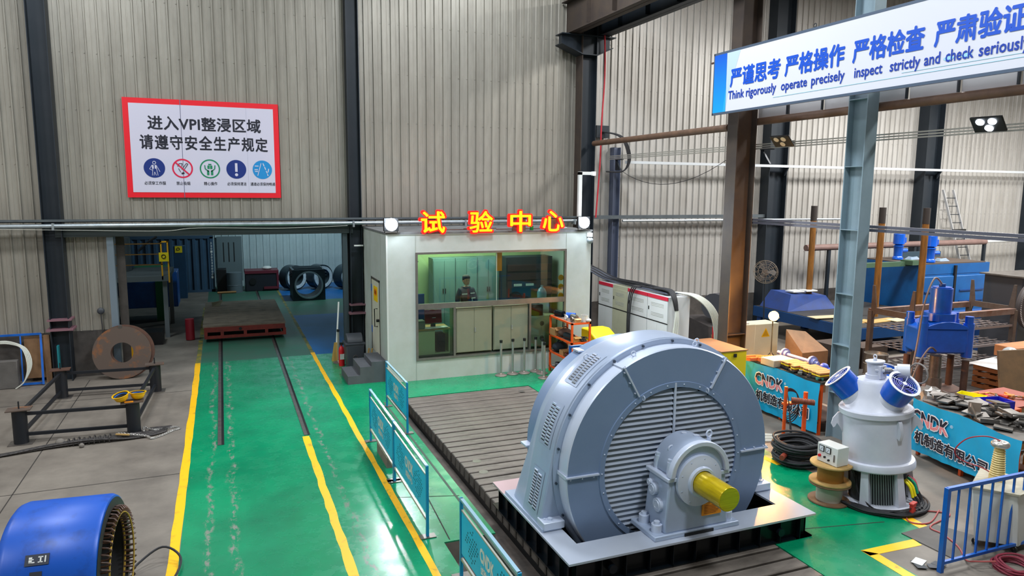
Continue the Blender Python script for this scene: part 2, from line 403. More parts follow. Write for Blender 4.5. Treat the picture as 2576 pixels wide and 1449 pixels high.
# painted lines (2 mm of paint)
def line(pts, label):
    b = B(); n = len(pts); b.prism(pts, 'Z', 0.0005, 0.004); return st(b, 'floor_line', YEL, label, smooth=False)
def wob(x, y0, y1, wd, n=26, amp=.012):
    L = [(x - wd / 2 + random.uniform(-amp, amp), y0 + (y1 - y0) * i / n) for i in range(n + 1)]
    R = [(x + wd / 2 + random.uniform(-amp, amp), y0 + (y1 - y0) * i / n) for i in range(n + 1)]
    return L + R[::-1]
def linestrip(x, y0, y1, wd, label, M=YEL):
    b = B(); n = 40; vs = []; fs = []
    for i in range(n + 1):
        y = y0 + (y1 - y0) * i / n; vs += [(x - wd / 2 + random.uniform(-.012, .012), y, .003), (x + wd / 2 + random.uniform(-.012, .012), y, .003)]
    fs = [(2 * i, 2 * i + 1, 2 * i + 3, 2 * i + 2) for i in range(n)]
    b.add(vs, fs); return st(b, 'floor_line', M, label, smooth=False)
linestrip(-.82, 3, 22.3, .14, 'yellow line on the concrete side of the green lane')
YELW = mat('yellow_faded', '#8f8030', 0.6, 0, '#3f5a45', 0.9, 3, contrast=(.4, .6))
linestrip(-.82, 22.3, 33, .12, 'faded yellow line beyond the doorway', YELW)
linestrip(1.42, 3, 14.8, .13, 'yellow line running on from the end of the right rail')
linestrip(2.45, 3, 22.6, .11, 'yellow line along the cyan barriers')
linestrip(2.45, 22.6, 39, .10, 'yellow line beside the blue floor', YELW)
line([(8.31, 7.06), (8.31, 6.9), (9.28, 6.85), (9.32, 7.03)], 'short yellow line bounding the bare concrete corner')
line([(8.31, 7.06), (8.20, 5.0), (8.36, 5.0), (8.47, 6.9)], 'yellow line running towards the blue railing')
line([(9.78, 7.75), (9.72, 7.22), (9.9, 7.2), (9.96, 7.73)], 'short yellow line beside the white standing motor')
line([(9.45, 10.55), (9.50, 10.05), (9.62, 10.05), (9.60, 10.55)], 'short yellow line by the cable coil')
# floor joints
b = B()
for p, q in [((-3.43, 3), (-3.43, 21.3)), ((-9, 13.58), (-.9, 13.58)), ((-9, 19.3), (-.9, 19.3)), ((-9, 7.8), (-.9, 7.8)), ((-6.2, 3), (-6.2, 21)), ((2.9, 9.5), (3.25, 16)), ((7.9, 7.9), (9.4, 7.6)), ((2.5, 11.2), (3.5, 10.9))]:
    b.bar((p[0], p[1], .001), (q[0], q[1], .001), .018, .003)
st(b, 'floor_joint', mat('joint', '#2b2724', .9), 'dark joints and cracks in the floor', smooth=False)

# rails set in the lane
for x, lb in ((-.235, 'left crane track rail sunk in the green lane'), (1.43, 'right crane track rail that meets the yellow line')):
    t = thing('track_rail', lb, 'rail', (x, 14.86, 0))
    B().box(x - .035, 14.86, .002, x + .035, 38.5, .012).obj('rail_head', STEEL, t)
    B().box(x + .035, 14.86, .001, x + .085, 38.5, .004).obj('groove', BLACK, t)

# ------------------------------------------------------------------ back wall of ribbed sheets
wb = struct('wall_back')
YW = 21.8
def rib_sheet(name, width, z0, z1, pitch, M, ribs=3, screws=True, y=0):
    pr = []; x = 0.0
    for i in range(ribs):
        pr += [(x, 0), (x + pitch * .45 - .02, 0), (x + pitch * .45 - .01, -.005), (x + pitch * .45 + .01, -.005), (x + pitch * .45 + .02, 0), (x + pitch - .055, 0), (x + pitch - .040, -.045), (x + pitch - .004, -.045), (x + pitch, 0)]
        x += pitch
    b = B(); n = len(pr); vs = [(u, v, z0) for u, v in pr] + [(u, v, z1) for u, v in pr]
    b.add(vs, [(i, i + 1, n + i + 1, n + i) for i in range(n - 1)])
    if screws:
        z = 1.35
        while z < z1:
            if z > z0 + .1:
                for i in range(ribs):
                    u = pitch * (i + 1) - .075
                    b.box(u - .011, -.014, z - .011, u + .011, 0, z + .011)
            z += 1.43
    return b.mesh(name, M, smooth=False)
def run(parent, name, x0, x1, z0, z1, M=WALL, pitch=.27, y=YW, ribs=3):
    n = max(1, round((x1 - x0) / (pitch * ribs))); p = (x1 - x0) / (n * ribs); me = rib_sheet(name, 0, z0, z1, p, M, ribs)
    for i in range(n):
        o = bpy.data.objects.new(name, me); COL.objects.link(o); o.parent = parent; o.location = (x0 + i * p * ribs, y + random.uniform(0, .004), 0)
run(wb, 'sheet', -13.9, -4.2, 1.25, 13.8)
run(wb, 'sheet', -3.85, -2.84, 1.25, 3.9, pitch=.25, ribs=2)
run(wb, 'sheet', -3.85, 3.6, 4.0, 13.8)
run(wb, 'sheet', 3.85, 11.1, 3.9, 13.8)
run(wb, 'sheet', 3.86, 11.1, 0.0, 3.9, ribs=6)
run(wb, 'sheet', 11.6, 36, 1.25, 13.8, WALLS, pitch=.275)
B().box(-14, YW + .08, 0, -2.84, YW + .2, 13.8).obj('backing', DADO, wb, smooth=False)
B().box(-2.84, YW + .08, 3.8, 3.4, YW + .2, 13.8).box(3.4, YW + .08, 0, 36, YW + .2, 13.8).obj('backing', DADO, wb, smooth=False)
st(B().box(-14, YW - .03, 0, -2.72, YW + .05, 1.25).box(11.6, YW - .03, 0, 36, YW + .05, 1.25), 'trim_dado', DADO, 'dark dado under the ribbed sheets', smooth=False)
# dents and pale scuffs are left to the sheet material
# shell
st(B().box(-14.2, -8, 0, -14, 40, 13.8), 'wall_left', WALL, smooth=False)
st(B().box(36, -8, 0, 36.2, 22, 13.8), 'wall_right', WALL, smooth=False)
st(B().box(-14, -8.2, 0, 36, -8, 13.8), 'wall_front', WALL, smooth=False)
st(B().box(-14, -8, 13.8, 36, 22, 14), 'ceiling', mat('ceiling', '#8b8f90', .8), smooth=False)

# steel columns: H sections
def hcol(name, x0, x1, y0, y1, z0, z1, M, label, web='Y', fl=.02, stiff=(), M2=None):
    """web='Y': the web runs along Y (flanges face -Y/+Y); web='X': the flanges face -X/+X"""
    t = struct(name); t['label'] = label
    if web == 'Y':
        B().box(x0, y0, z0, x1, y0 + fl, z1).obj('flange', M, t, smooth=False); B().box(x0, y1 - fl, z0, x1, y1, z1).obj('flange', M, t, smooth=False)
        xm = (x0 + x1) / 2; B().box(xm - .008, y0 + fl, z0, xm + .008, y1 - fl, z1).obj('web', M, t, smooth=False)
        for z in stiff: B().box(x0, y0 + fl, z, x1, y1 - fl, z + .014).obj('stiffener', M, t, smooth=False)
    else:
        B().box(x0, y0, z0, x0 + fl, y1, z1).obj('flange', M2 or M, t, smooth=False); B().box(x1 - fl, y0, z0, x1, y1, z1).obj('flange', M, t, smooth=False)
        ym = (y0 + y1) / 2; B().box(x0 + fl, ym - .008, z0, x1 - fl, ym + .008, z1).obj('web', M, t, smooth=False)
        for z in stiff: B().box(x0 + fl, y0, z, x1 - fl, y1, z + .014).obj('stiffener', M, t, smooth=False)
    return t
hcol('column_1', -4.25, -3.82, 21.35, 21.78, 0, 13.8, STEELD, 'dark steel column left of the red-bordered sign', 'X', stiff=(1.35,))
hcol('column_2', 3.50, 3.86, 21.4, 21.78, 0, 13.8, STEELD, 'dark steel column between doorway and test booth', 'X')
c3 = hcol('column_3', 10.96, 11.50, 21.15, 21.6, 0, 13.8, STEELD, 'corner steel column carrying the crane girder', 'X', M2=STEELB)
hcol('column_4', 11.35, 11.92, 13.93, 14.30, 0, 13.8, STEELB, 'brown steel column behind the long banner', 'X', stiff=(1.6,))
hcol('column_5', 11.60, 11.89, 10.49, 10.95, 0, 13.8, STEELG, 'pale grey steel column in front of the workbenches', 'Y', stiff=(.98, 2.0, 3.05, 4.35, 5.6, 6.9))
hcol('column_6', 12.42, 12.68, 21.5, 21.78, 0, 6.55, mat('post_blue', '#4c5468', .5), 'thin blue grey post beside the corner column', 'X')
hcol('column_7', 18.9, 19.75, 21.3, 21.78, 0, 13.8, STEELD, 'dark wall column behind the brown column', 'X')
hcol('column_8', 27.0, 27.9, 21.3, 21.78, 0, 13.8, STEELD, 'dark wall column right of the pale grey column', 'X')
hcol('column_9', 34.0, 34.8, 21.3, 21.78, 0, 13.8, STEELD, 'dark wall column at the end of the side bay', 'X')
# pink clamp bands on columns
for x0, x1 in ((-4.3, -3.75), (3.45, 3.9)):
    st(B().box(x0, 21.3, 1.62, x1, 21.8, 1.66).box(x0 - .03, 21.28, 1.36, x1 + .03, 21.8, 1.41), 'trim_band', mat('band_pink', '#7a5660', .6), smooth=False)
# corbel on corner column, crane girder
cb = struct('beam_corbel'); cb['label'] = 'dark corbel on the corner column'
B().prism([(10.25, 10.0), (12.0, 10.0), (12.0, 9.68), (11.5, 9.42), (10.96, 9.42), (10.25, 9.72)], 'Y', 21.25, 21.45).obj('web', STEELD, cb, smooth=False)
B().box(10.2, 21.1, 10.0, 12.15, 21.6, 10.03).obj('flange', STEELD, cb, smooth=False)
B().prism([(10.2, 9.69), (10.2, 9.72), (10.96, 9.44), (11.5, 9.44), (12.05, 9.70), (12.05, 9.67), (11.5, 9.41), (10.96, 9.41)], 'Y', 21.1, 21.6).obj('flange', STEELD, cb, smooth=False)
for X0, M, lb in ((10.45, STEELB, 'brown crane girder above the corner column'), (11.55, STEELD, 'dark second girder beside the crane girder')):
    g = struct('beam_girder'); g['label'] = lb; zb = 10.05
    B().box(X0, 2, zb, X0 + .4, 21.7, zb + .025).obj('flange', M, g, smooth=False)
    B().box(X0 + .19, 2, zb, X0 + .21, 21.7, zb + 1.0).obj('web', M, g, smooth=False)
    B().box(X0, 2, zb + 1.0, X0 + .4, 21.7, zb + 1.025).obj('flange', M, g, smooth=False)
    y = 3.0
    while y < 21.6:
        B().box(X0 + .04, y, zb + .1, X0 + .36, y + .012, zb + 1.0).obj('stiffener', M, g, smooth=False); y += 1.55
# doorway frame and header
d = struct('door_1'); d['label'] = 'wide doorway under the pipes'
B().box(-4.0, 21.5, 3.78, 3.6, 21.75, 4.02).obj('header', mat('header_grey', '#3f494c', .5, .2), d, smooth=False)
B().box(-2.86, 21.55, 0, -2.70, 21.75, 3.78).obj('post', mat('post_grey', '#6c7a85', .5, .2), d, smooth=False)
B().box(3.30, 21.55, 0, 3.44, 21.75, 3.78).obj('post', mat('post_dark', '#3d4a50', .5, .2), d, smooth=False)
B().box(-2.70, 22.0, 0, -2.5, 22.1, 3.8).obj('jamb', DADO, d, smooth=False)
# pipes along the wall
t = thing('wall_pipe', 'long grey pipe running over the doorway and behind the red letters', 'pipe', (-14, 21.25, 4.07))
B().cyl((-14, 21.25, 4.07), (10.94, 21.25, 4.10), .055, 12).obj('pipe', GALV, t)
for x in (-9, -4, 3.55, 7, 10.8): B().box(x, 21.15, 3.98, x + .05, 21.4, 4.16).obj('clamp', GALV, t)
t = thing('cable_tray', 'long steel cable tray above the pipe over the doorway', 'tray', (-14, 21.3, 4.2))
B().box(-14, 21.25, 4.17, 10.94, 21.45, 4.19).box(-14, 21.25, 4.17, 10.94, 21.26, 4.25).obj('channel', TRAY, t, smooth=False)
tag(B().tube(smoothpath([(-5.2, 21.2, 4.02), (-3.6, 21.2, 3.98), (-1.5, 21.2, 3.93), (-.6, 21.2, 4.0), (1.6, 21.2, 3.97), (3.4, 21.2, 4.02)]), .006, 5).obj('sagging_wire', CABW), 'thin pale wire sagging under the pipe over the doorway', 'wire')

# ------------------------------------------------------------------ room beyond the doorway
wf = struct('wall_far')
run(wf, 'sheet', -14, 14, 0, 7, WALLF, pitch=.33, y=39.6, ribs=4)
B().box(-14, 39.7, 0, 14, 39.8, 7).obj('backing', DADO, wf, smooth=False)
st(B().box(14, 22, 0, 14.2, 39.8, 7.4), 'wall_far_right', WALLF, smooth=False)
st(B().box(-14, 22, 7.2, 14.2, 39.8, 7.4), 'ceiling_far', mat('ceiling2', '#5d6366', .8), smooth=False)
# ------------------------------------------------------------------ slotted test bed
t = thing('test_bed', 'long slotted cast iron test bed of parallel planks under the grey motor', 'test bed', (5.62, 10, -.3))
pl = B(); w_ = .228; pl.box(0, 0, -.25, 3.33, w_, 0)
plank0 = None; y = 16.74 - w_; k = 0
pme = B()
pme.add([(0, 0, -.2), (3.33, 0, -.2), (3.33, w_, -.2), (0, w_, -.2), (0, 0, -.012), (3.33, 0, -.012), (3.33, w_, -.012), (0, w_, -.012),
         (.012, .012, 0), (3.318, .012, 0), (3.318, w_ - .012, 0), (.012, w_ - .012, 0)],
        [(0, 3, 2, 1), (0, 1, 5, 4), (1, 2, 6, 5), (2, 3, 7, 6), (3, 0, 4, 7), (4, 5, 9, 8), (5, 6, 10, 9), (6, 7, 11, 10), (7, 4, 8, 11), (8, 9, 10, 11)])
me = pme.mesh('plank', BED, smooth=False)
while y > 4.6:
    o = bpy.data.objects.new('plank', me); COL.objects.link(o); o.parent = t
    o.location = (3.96 + random.uniform(-.006, .006) - 5.62, y - 10, .3 + random.uniform(-.003, .004)); y -= .279; k += 1
B().box(3.97, 4.6, -.32, 7.28, 16.7, -.2).obj('bed_frame', BLACK, t, smooth=False)
plug = None
for x, yy in ((4.28, 12.24), (4.22, 11.7), (4.25, 11.08), (4.3, 10.6), (6.9, 16.3)):
    B().cyl((x, yy, .001), (x, yy, .006), .085, 18).obj('plug', STEEL, t)
# black edge kerb beside the trench
st(B().box(3.42, 7.6, -.3, 3.46, 16.6, .003), 'trim_edge', mat('edge', '#3b4a3f', .8), smooth=False)

# ------------------------------------------------------------------ large grey motor
CX, CZ = 5.93, 1.18
MT = thing('electric_motor', 'huge grey round electric motor with louvred face and gold shaft on a slotted bed', 'motor', (CX, 9.0, .0))
def arch(r, xb, z0=.43, n=44, cz=CZ):
    # straight flanks tangent to the arc
    px, pz = -xb, z0 - cz; d = math.hypot(px, pz); al = math.atan2(pz, px); be = math.acos(min(1, r / d)); ta = al - be
    if ta < 0: ta += 2 * PI
    pts = [(CX - xb, z0)]
    a0 = ta; a1 = PI - ta
    for i in range(n + 1):
        a = a0 + (a1 - a0) * i / n; pts.append((CX + r * math.cos(a), cz + r * math.sin(a)))
    pts.append((CX + xb, z0)); return pts
def loft(b, secs):
    n = len(secs[0][1]); vs = []
    for yy, pts in secs: vs += [(p[0], yy, p[1]) for p in pts]
    fs = []
    for i in range(len(secs) - 1):
        for k in range(n):
            fs.append((i * n + k, i * n + (k + 1) % n, (i + 1) * n + (k + 1) % n, (i + 1) * n + k))
    fs += [tuple(range(n - 1, -1, -1)), tuple(range((len(secs) - 1) * n, len(secs) * n))]
    return b.add(vs, fs)
b = B(); loft(b, [(8.64, arch(1.775, 1.96)), (8.66, arch(1.80, 1.98)), (9.24, arch(1.80, 1.98)), (9.27, arch(1.79, 1.97)), (9.62, arch(1.66, 1.95)), (9.70, arch(1.60, 1.93))])
b.obj('frame', MACH, MT, ang=28)
def clipz(b, z=.06):
    """cut everything below z"""
    import bmesh
    me = bpy.data.meshes.new('x'); me.from_pydata(b.v, [], b.f); bm = bmesh.new(); bm.from_mesh(me)
    r = bmesh.ops.bisect_plane(bm, geom=bm.verts[:] + bm.edges[:] + bm.faces[:], plane_co=(0, 0, z), plane_no=(0, 0, 1), clear_inner=True)
    b.v = [tuple(v.co) for v in bm.verts]; bm.verts.index_update(); b.f = [tuple(v.index for v in f.verts) for f in bm.faces]; bm.free(); bpy.data.meshes.remove(me); return b
c0 = (CX, 0, CZ)
clipz(B().lathe([(1.70, 8.62), (1.715, 8.60), (1.715, 8.37), (1.70, 8.352)], c0, 'Y', 96)).obj('cover_rim', MACHL, MT)
clipz(B().lathe([(1.70, 8.352), (1.20, 8.352)], c0, 'Y', 96)).obj('cover_face', MACHD, MT)
clipz(B().lathe([(1.215, 8.352), (1.21, 8.335), (1.13, 8.335), (1.13, 8.40)], c0, 'Y', 96)).obj('louver_ring', MACHD, MT)
clipz(B().lathe([(1.79, 8.637), (1.79, 8.612), (1.66, 8.612)], c0, 'Y', 96)).obj('flange', MACH, MT)
clipz(B().lathe([(1.60, 9.70), (1.60, 9.98), (1.2, 10.02), (.3, 10.0)], c0, 'Y', 64)).obj('rear_cover', MACHD, MT)
clipz(B().lathe([(1.14, 8.44), (0.01, 8.44)], c0, 'Y', 64)).obj('louver_back', mat('louver_dark', '#232b36', .6), MT)
# louver blades
b0 = B(); b0.add([(0, 0, 0), (1, 0, 0), (1, .042, .062), (0, .042, .062), (0, .010, -.004), (1, .010, -.004), (1, .052, .058), (0, .052, .058)],
                 [(0, 1, 2, 3), (7, 6, 5, 4), (0, 4, 5, 1), (1, 5, 6, 2), (2, 6, 7, 3), (3, 7, 4, 0)])
sl = b0.mesh('louver_slat', mat('slat_grey', '#aab4c4', 0.32, 0.3), smooth=False)
z = CZ - 1.06
while z < CZ + 1.10:
    dz = z + .03 - CZ; h = math.sqrt(max(0, 1.135 ** 2 - dz * dz))
    if h > .12:
        for x0, x1 in ((CX - h, CX - .018), (CX + .018, CX + h)):
            o = bpy.data.objects.new('louver_slat', sl); COL.objects.link(o); o.parent = MT
            o.location = (x0 - CX, 8.352 - 9.0, z); o.scale = (x1 - x0, 1, 1)
    z += .0775
B().box(CX - .014, 8.332, CZ + .1, CX + .014, 8.36, CZ + 1.2).obj('centre_bar', MACHL, MT)
# battens on the joints of the cover
for a in (60, 120, 0.5, 179.5):
    ar = math.radians(a); ca, sa = math.cos(ar), math.sin(ar)
    bb = B().bar((CX + ca * 1.22, 8.34, CZ + sa * 1.22), (CX + ca * 1.73, 8.34, CZ + sa * 1.73), .022, .05, up=(0, 1, 0))
    bb.bar((CX + ca * 1.725, 8.34, CZ + sa * 1.725), (CX + ca * 1.725, 8.63, CZ + sa * 1.725), .05, .02, up=(ca, 0, sa))
    bt = bb.obj('batten', MACHL, MT)
    q = B()
    for k in (1.3, 1.48, 1.66): q.cyl((CX + ca * k - sa * .03, 8.352, CZ + sa * k + ca * .03), (CX + ca * k - sa * .03, 8.325, CZ + sa * k + ca * .03), .011, 6)
    q.obj('bolt', MACHL, bt)
# bolts round the flange and the louver ring
bl = B(); 
for i in range(22):
    a = math.radians(i * 360 / 22 + 5)
    if CZ + 1.755 * math.sin(a) > .5:
        bl.cyl((CX + 1.755 * math.cos(a), 8.612, CZ + 1.755 * math.sin(a)), (CX + 1.755 * math.cos(a), 8.585, CZ + 1.755 * math.sin(a)), .018, 6)
bl.obj('flange_bolts', mat('bolt_dark', '#3c4653', .4, .5), MT)['kind'] = 'stuff'
bl = B()
for i in range(26):
    a = math.radians(i * 360 / 26)
    if CZ + 1.17 * math.sin(a) > .3: bl.ball((CX + 1.172 * math.cos(a), 8.333, CZ + 1.172 * math.sin(a)), .012, 6, 4)
bl.obj('ring_bolts', MACHL, MT)['kind'] = 'stuff'
for a in (118, 63, 147, 30):
    ar = math.radians(a); r = 1.17
    if a in (147, 30): r = 1.165
    B().lathe([(.032 + .009 * math.cos(2 * PI * k / 6), .009 * math.sin(2 * PI * k / 6)) for k in range(6)], (CX + r * math.cos(ar), 8.31, CZ + r * math.sin(ar)), 'X', 14, closed=True).obj('eye_bolt', MACHL, MT) if a in (118, 63) else None
for x, yy in ((-.62, 8.5), (.42, 8.5)):
    zz = CZ + math.sqrt(1.72 ** 2 - x * x)
    B().torus((CX + x, yy, zz + .035), .035, .009, 'Y', 14, 6).obj('eye_bolt', MACHL, MT)
for x in (-1.05, 0.9):
    zz = CZ + math.sqrt(1.8 ** 2 - x * x)
    B().torus((CX + x, 9.1, zz + .03), .04, .01, 'Y', 14, 6).obj('eye_bolt', MACHL, MT)
B().box(CX - 1.72, 9.74, CZ - .03, CX - 1.60, 9.96, CZ + .0).obj('rear_flange', MACHL, MT)
B().box(CX - .84, 9.76, CZ + 1.40, CX - .74, 9.96, CZ + 1.43).obj('rear_flange', MACHL, MT)
# vent panels on the flank: two on the arc, one on the straight
vs = B(); vs.lathe([(.0, 0), (.016, .004), (.018, .016)], (0, 0, 0), 'Z', 8)
lv = B().add([(-.055, -.016, 0), (.055, -.016, 0), (.05, .012, .016), (-.05, .012, .016), (.05, .016, 0), (-.05, .016, 0)], [(0, 1, 2, 3), (3, 2, 4, 5), (1, 4, 2), (0, 3, 5)])
lvm = lv.mesh('vent_slot', MACHL, smooth=False)
slm = B().box(-.05, -.013, -.001, .05, -.002, .003).mesh('vent_gap', BLACK, smooth=False)
fl = arch(1.8, 1.98)
cum = [0.0]
for a_, b_ in zip(fl, fl[1:]): cum.append(cum[-1] + math.dist(a_, b_))
def flank(d):
    """point and outward normal on the left flank, d metres up from the foot"""
    for k in range(len(cum) - 1):
        if cum[k + 1] >= d:
            f = (d - cum[k]) / (cum[k + 1] - cum[k]); a_, b_ = fl[k], fl[k + 1]
            ux, uz = b_[0] - a_[0], b_[1] - a_[1]; L = math.hypot(ux, uz)
            p = (a_[0] + ux * f, a_[1] + uz * f); dx, dz = p[0] - CX, p[1] - CZ
            return p, (ux / L, uz / L), (-uz / L, ux / L)
def vent_panel(d0, d1):
    b = B(); m = 8; vs_ = []
    for i in range(m + 1):
        p, u, nn = flank(d0 + (d1 - d0) * i / m)
        vs_ += [(p[0] + nn[0] * .006, 8.76, p[1] + nn[1] * .006), (p[0] + nn[0] * .006, 9.14, p[1] + nn[1] * .006)]
    b.add(vs_, [(2 * i, 2 * i + 1, 2 * i + 3, 2 * i + 2) for i in range(m)])
    o = b.obj('vent_panel', MACH, MT); n = 12
    inv = MW[MT].inverted()
    for side in (-.07, .07):
        for i in range(n):
            d = d0 + .07 + (d1 - d0 - .14) * i / (n - 1) + (.012 if side > 0 else -.012)
            p, u, nn = flank(d); M = Matrix((Vector((0, 1, 0)), Vector((u[0], 0, u[1])), Vector((nn[0], 0, nn[1])))).transposed().to_4x4()
            M.translation = Vector((p[0] + nn[0] * .008, 8.95 + side, p[1] + nn[1] * .008))
            c_ = bpy.data.objects.new('vent_slot', lvm); COL.objects.link(c_); c_.parent = o; c_.matrix_local = inv @ M
            g = bpy.data.objects.new('vent_gap', slm); COL.objects.link(g); g.parent = o; g.matrix_local = inv @ M @ Matrix.Translation((0, -.012, .002))
    return o
vent_panel(.10, .72); vent_panel(1.06, 1.72); vent_panel(2.02, 2.66)
# feet
for sx in (-1, 1):
    x0, x1 = (CX + sx * 1.98, CX + sx * 1.66)
    f = B().box(x0, 8.48, .41, x1, 8.72, .52).obj('foot', MACHL, MT, bevel=.01)
    B().cyl((CX + sx * 1.85, 8.57, .52), (CX + sx * 1.85, 8.57, .55), .035, 6).cyl((CX + sx * 1.92, 8.60, .52), (CX + sx * 1.92, 8.60, .54), .015, 8).obj('bolt', MACHL, f)
    B().box(CX + sx * 2.0, 8.5, .385, CX + sx * 1.70, 9.9, .43).obj('foot_rail', MACH, MT)
# bearing pedestal
P_ = B()
P_.hull8([(5.42, 7.74, .44), (6.48, 7.74, .44), (6.48, 8.28, .44), (5.42, 8.28, .44)], [(5.48, 7.76, 1.2), (6.42, 7.76, 1.2), (6.42, 8.26, 1.2), (5.48, 8.26, 1.2)])
ped = P_.obj('pedestal', MACH, MT, bevel=.03)
B().hull8([(5.24, 7.70, .385), (6.66, 7.70, .385), (6.66, 8.34, .385), (5.24, 8.34, .385)], [(5.25, 7.71, .45), (6.65, 7.71, .45), (6.65, 8.33, .45), (5.25, 8.33, .45)]).obj('pedestal_base', MACH, MT, bevel=.012)
B().box(5.44, 7.73, 1.18, 6.46, 8.29, 1.235).obj('split_flange', MACHL, ped, bevel=.01)
cap = B(); n = 20
pro = [(5.95 - .43, 1.23)] + [(5.95 + .43 * math.cos(PI - PI * i / n), 1.26 + .45 * math.sin(PI * i / n)) for i in range(n + 1)] + [(5.95 + .43, 1.23)]
cap.prism(pro, 'Y', 7.745, 8.24)
cp = cap.obj('bearing_cap', MACH, MT, bevel=.035)
rib = [(5.95 + (.485) * math.cos(PI - PI * i / n), 1.24 + .47 * math.sin(PI * i / n)) for i in range(n + 1)] + [(5.95 + .41 * math.cos(PI * i / n), 1.24 + .40 * math.sin(PI * i / n)) for i in range(n + 1)]
B().prism(rib, 'Y', 7.70, 7.80).obj('cap_rim', MACHL, cp, bevel=.012)
for (x, yy) in ((5.56, 7.86), (5.56, 8.16), (6.34, 7.86), (6.34, 8.16)):
    q = B().cyl((x, yy, 1.22), (x, yy, 1.42), .055, 14, .05).cyl((x, yy, 1.42), (x, yy, 1.46), .045, 6); q.obj('cap_bolt', MACHL, cp)
for x, yy, zz in ((5.66, 8.0, 1.50), (6.18, 7.86, 1.70)):
    B().cyl((x, yy, zz - .12), (x, yy, zz), .03, 8).torus((x, yy, zz + .05), .045, .013, 'Y', 16, 8).obj('lifting_eye', MACHL, cp)
B().cyl((5.93, 8.1, 1.68), (5.93, 8.1, 1.72), .04, 8).cyl((6.03, 7.95, 1.68), (6.03, 7.95, 1.72), .045, 8).obj('filler_plug', MACHL, cp)
rg = B().lathe([(.36, 7.75), (.36, 7.69), (.31, 7.68), (.27, 7.665), (.22, 7.66), (.205, 7.62), (.17, 7.62)], (5.93, 0, 1.16), 'Y', 40).obj('bearing_ring', MACHL, MT)
q = B()
for i in range(9): q.ball((5.93 + .315 * math.cos(i * .698), 7.685, 1.16 + .315 * math.sin(i * .698)), .012, 6, 4)
q.obj('ring_screw', MACH, rg)
B().cyl((5.93, 7.66, 1.155), (5.93, 7.07, 1.15), .165, 40).obj('shaft', GOLD, MT, 'gold wrapped shaft end', bevel=.008)
for yy, zz, r in ((8.06, .98, .085), (7.93, .80, .095), (8.14, 1.05, .05)):
    B().cyl((5.47, yy, zz), (5.40, yy, zz), r, 20).torus((5.40, yy, zz), r * .62, .012, 'X', 18, 6).obj('round_cover', MACHL, ped)
for x in (5.37, 6.55):
    for yy in (7.86, 8.18):
        q = B().cyl((x, yy, .45), (x, yy, .56), .075, 16).cyl((x, yy, .56), (x, yy, .60), .045, 6).obj('anchor_boss', MACHL, MT)
B().box(6.02, 7.724, .62, 6.34, 7.742, .80).obj('warning_plate', ORPL, ped, 'orange text plate', smooth=False)
q = B()
for i in range(6): q.box(6.05, 7.720, .76 - i * .022, 6.31 - (i % 3) * .03, 7.724, .766 - i * .022)
q.obj('plate_text', mat('plate_ink', '#8a4a0c', .6), ped, smooth=False)
B().box(5.72, 7.69, .386, 6.20, 7.70, .43).obj('slot', BLACK, ped, smooth=False)

# base frame of the motor
bt = B()
X0, X1, Y0, Y1 = 3.90, 7.98, 7.60, 10.38
cut = (4.24, 7.64, 8.06, 9.9)
for a_ in ((X0, Y0, X1, cut[2]), (X0, cut[2], cut[0], cut[3]), (cut[1], cut[2], X1, cut[3])): bt.box(a_[0], a_[1], .355, a_[2], a_[3], .385)
base = bt.obj('base_top', PINK, MT, smooth=False)
B().box(X0, cut[3], .355, X1, Y1, .385).obj('base_top', mat('plate_pink_reflection', '#c6aab0', .28, .25, '#b79ea6', .5, 1), MT, 'rear strip of the base plate with a pinkish reflection in its colour', smooth=False)  # pinkish reflection on the plate, put into its colour
bs = B(); bs.box(X0 + .07, Y0 + .12, .012, X0 + .1, Y1 - .1, .36).box(X1 - .1, Y0 + .12, .012, X1 - .07, Y1 - .1, .36).box(X0 + .07, Y0 + .12, .012, X1 - .07, Y0 + .15, .36).box(X0 + .07, Y1 - .15, .012, X1 - .07, Y1 - .12, .36)
bs.box(X0, Y0 + .05, .004, X1, Y0 + .3, .022).box(X0, Y0 + .05, .004, X0 + .3, Y1, .022).box(X1 - .3, Y0 + .05, .004, X1, Y1, .022)
bs.obj('base_beam', BLACKG, MT, smooth=False)
x = X0 + .12
while x < X1:
    B().box(x, Y0 + .03, .02, x + .012, Y0 + .13, .355).obj('gusset', BLACKG, MT, smooth=False); x += .37
yy = Y0 + .3
while yy < Y1:
    B().box(X0 + .01, yy, .02, X0 + .08, yy + .012, .355).obj('gusset', BLACKG, MT, smooth=False); yy += .37
for x in (4.55, 7.35): B().cyl((x, Y0 + .12, .19), (x, Y0 + .0, .19), .06, 16).obj('lifting_stub', BLACKG, MT)
B().box(4.24, 8.06, .02, 7.64, 9.9, .03).obj('sump_floor', BLACK, MT, smooth=False)

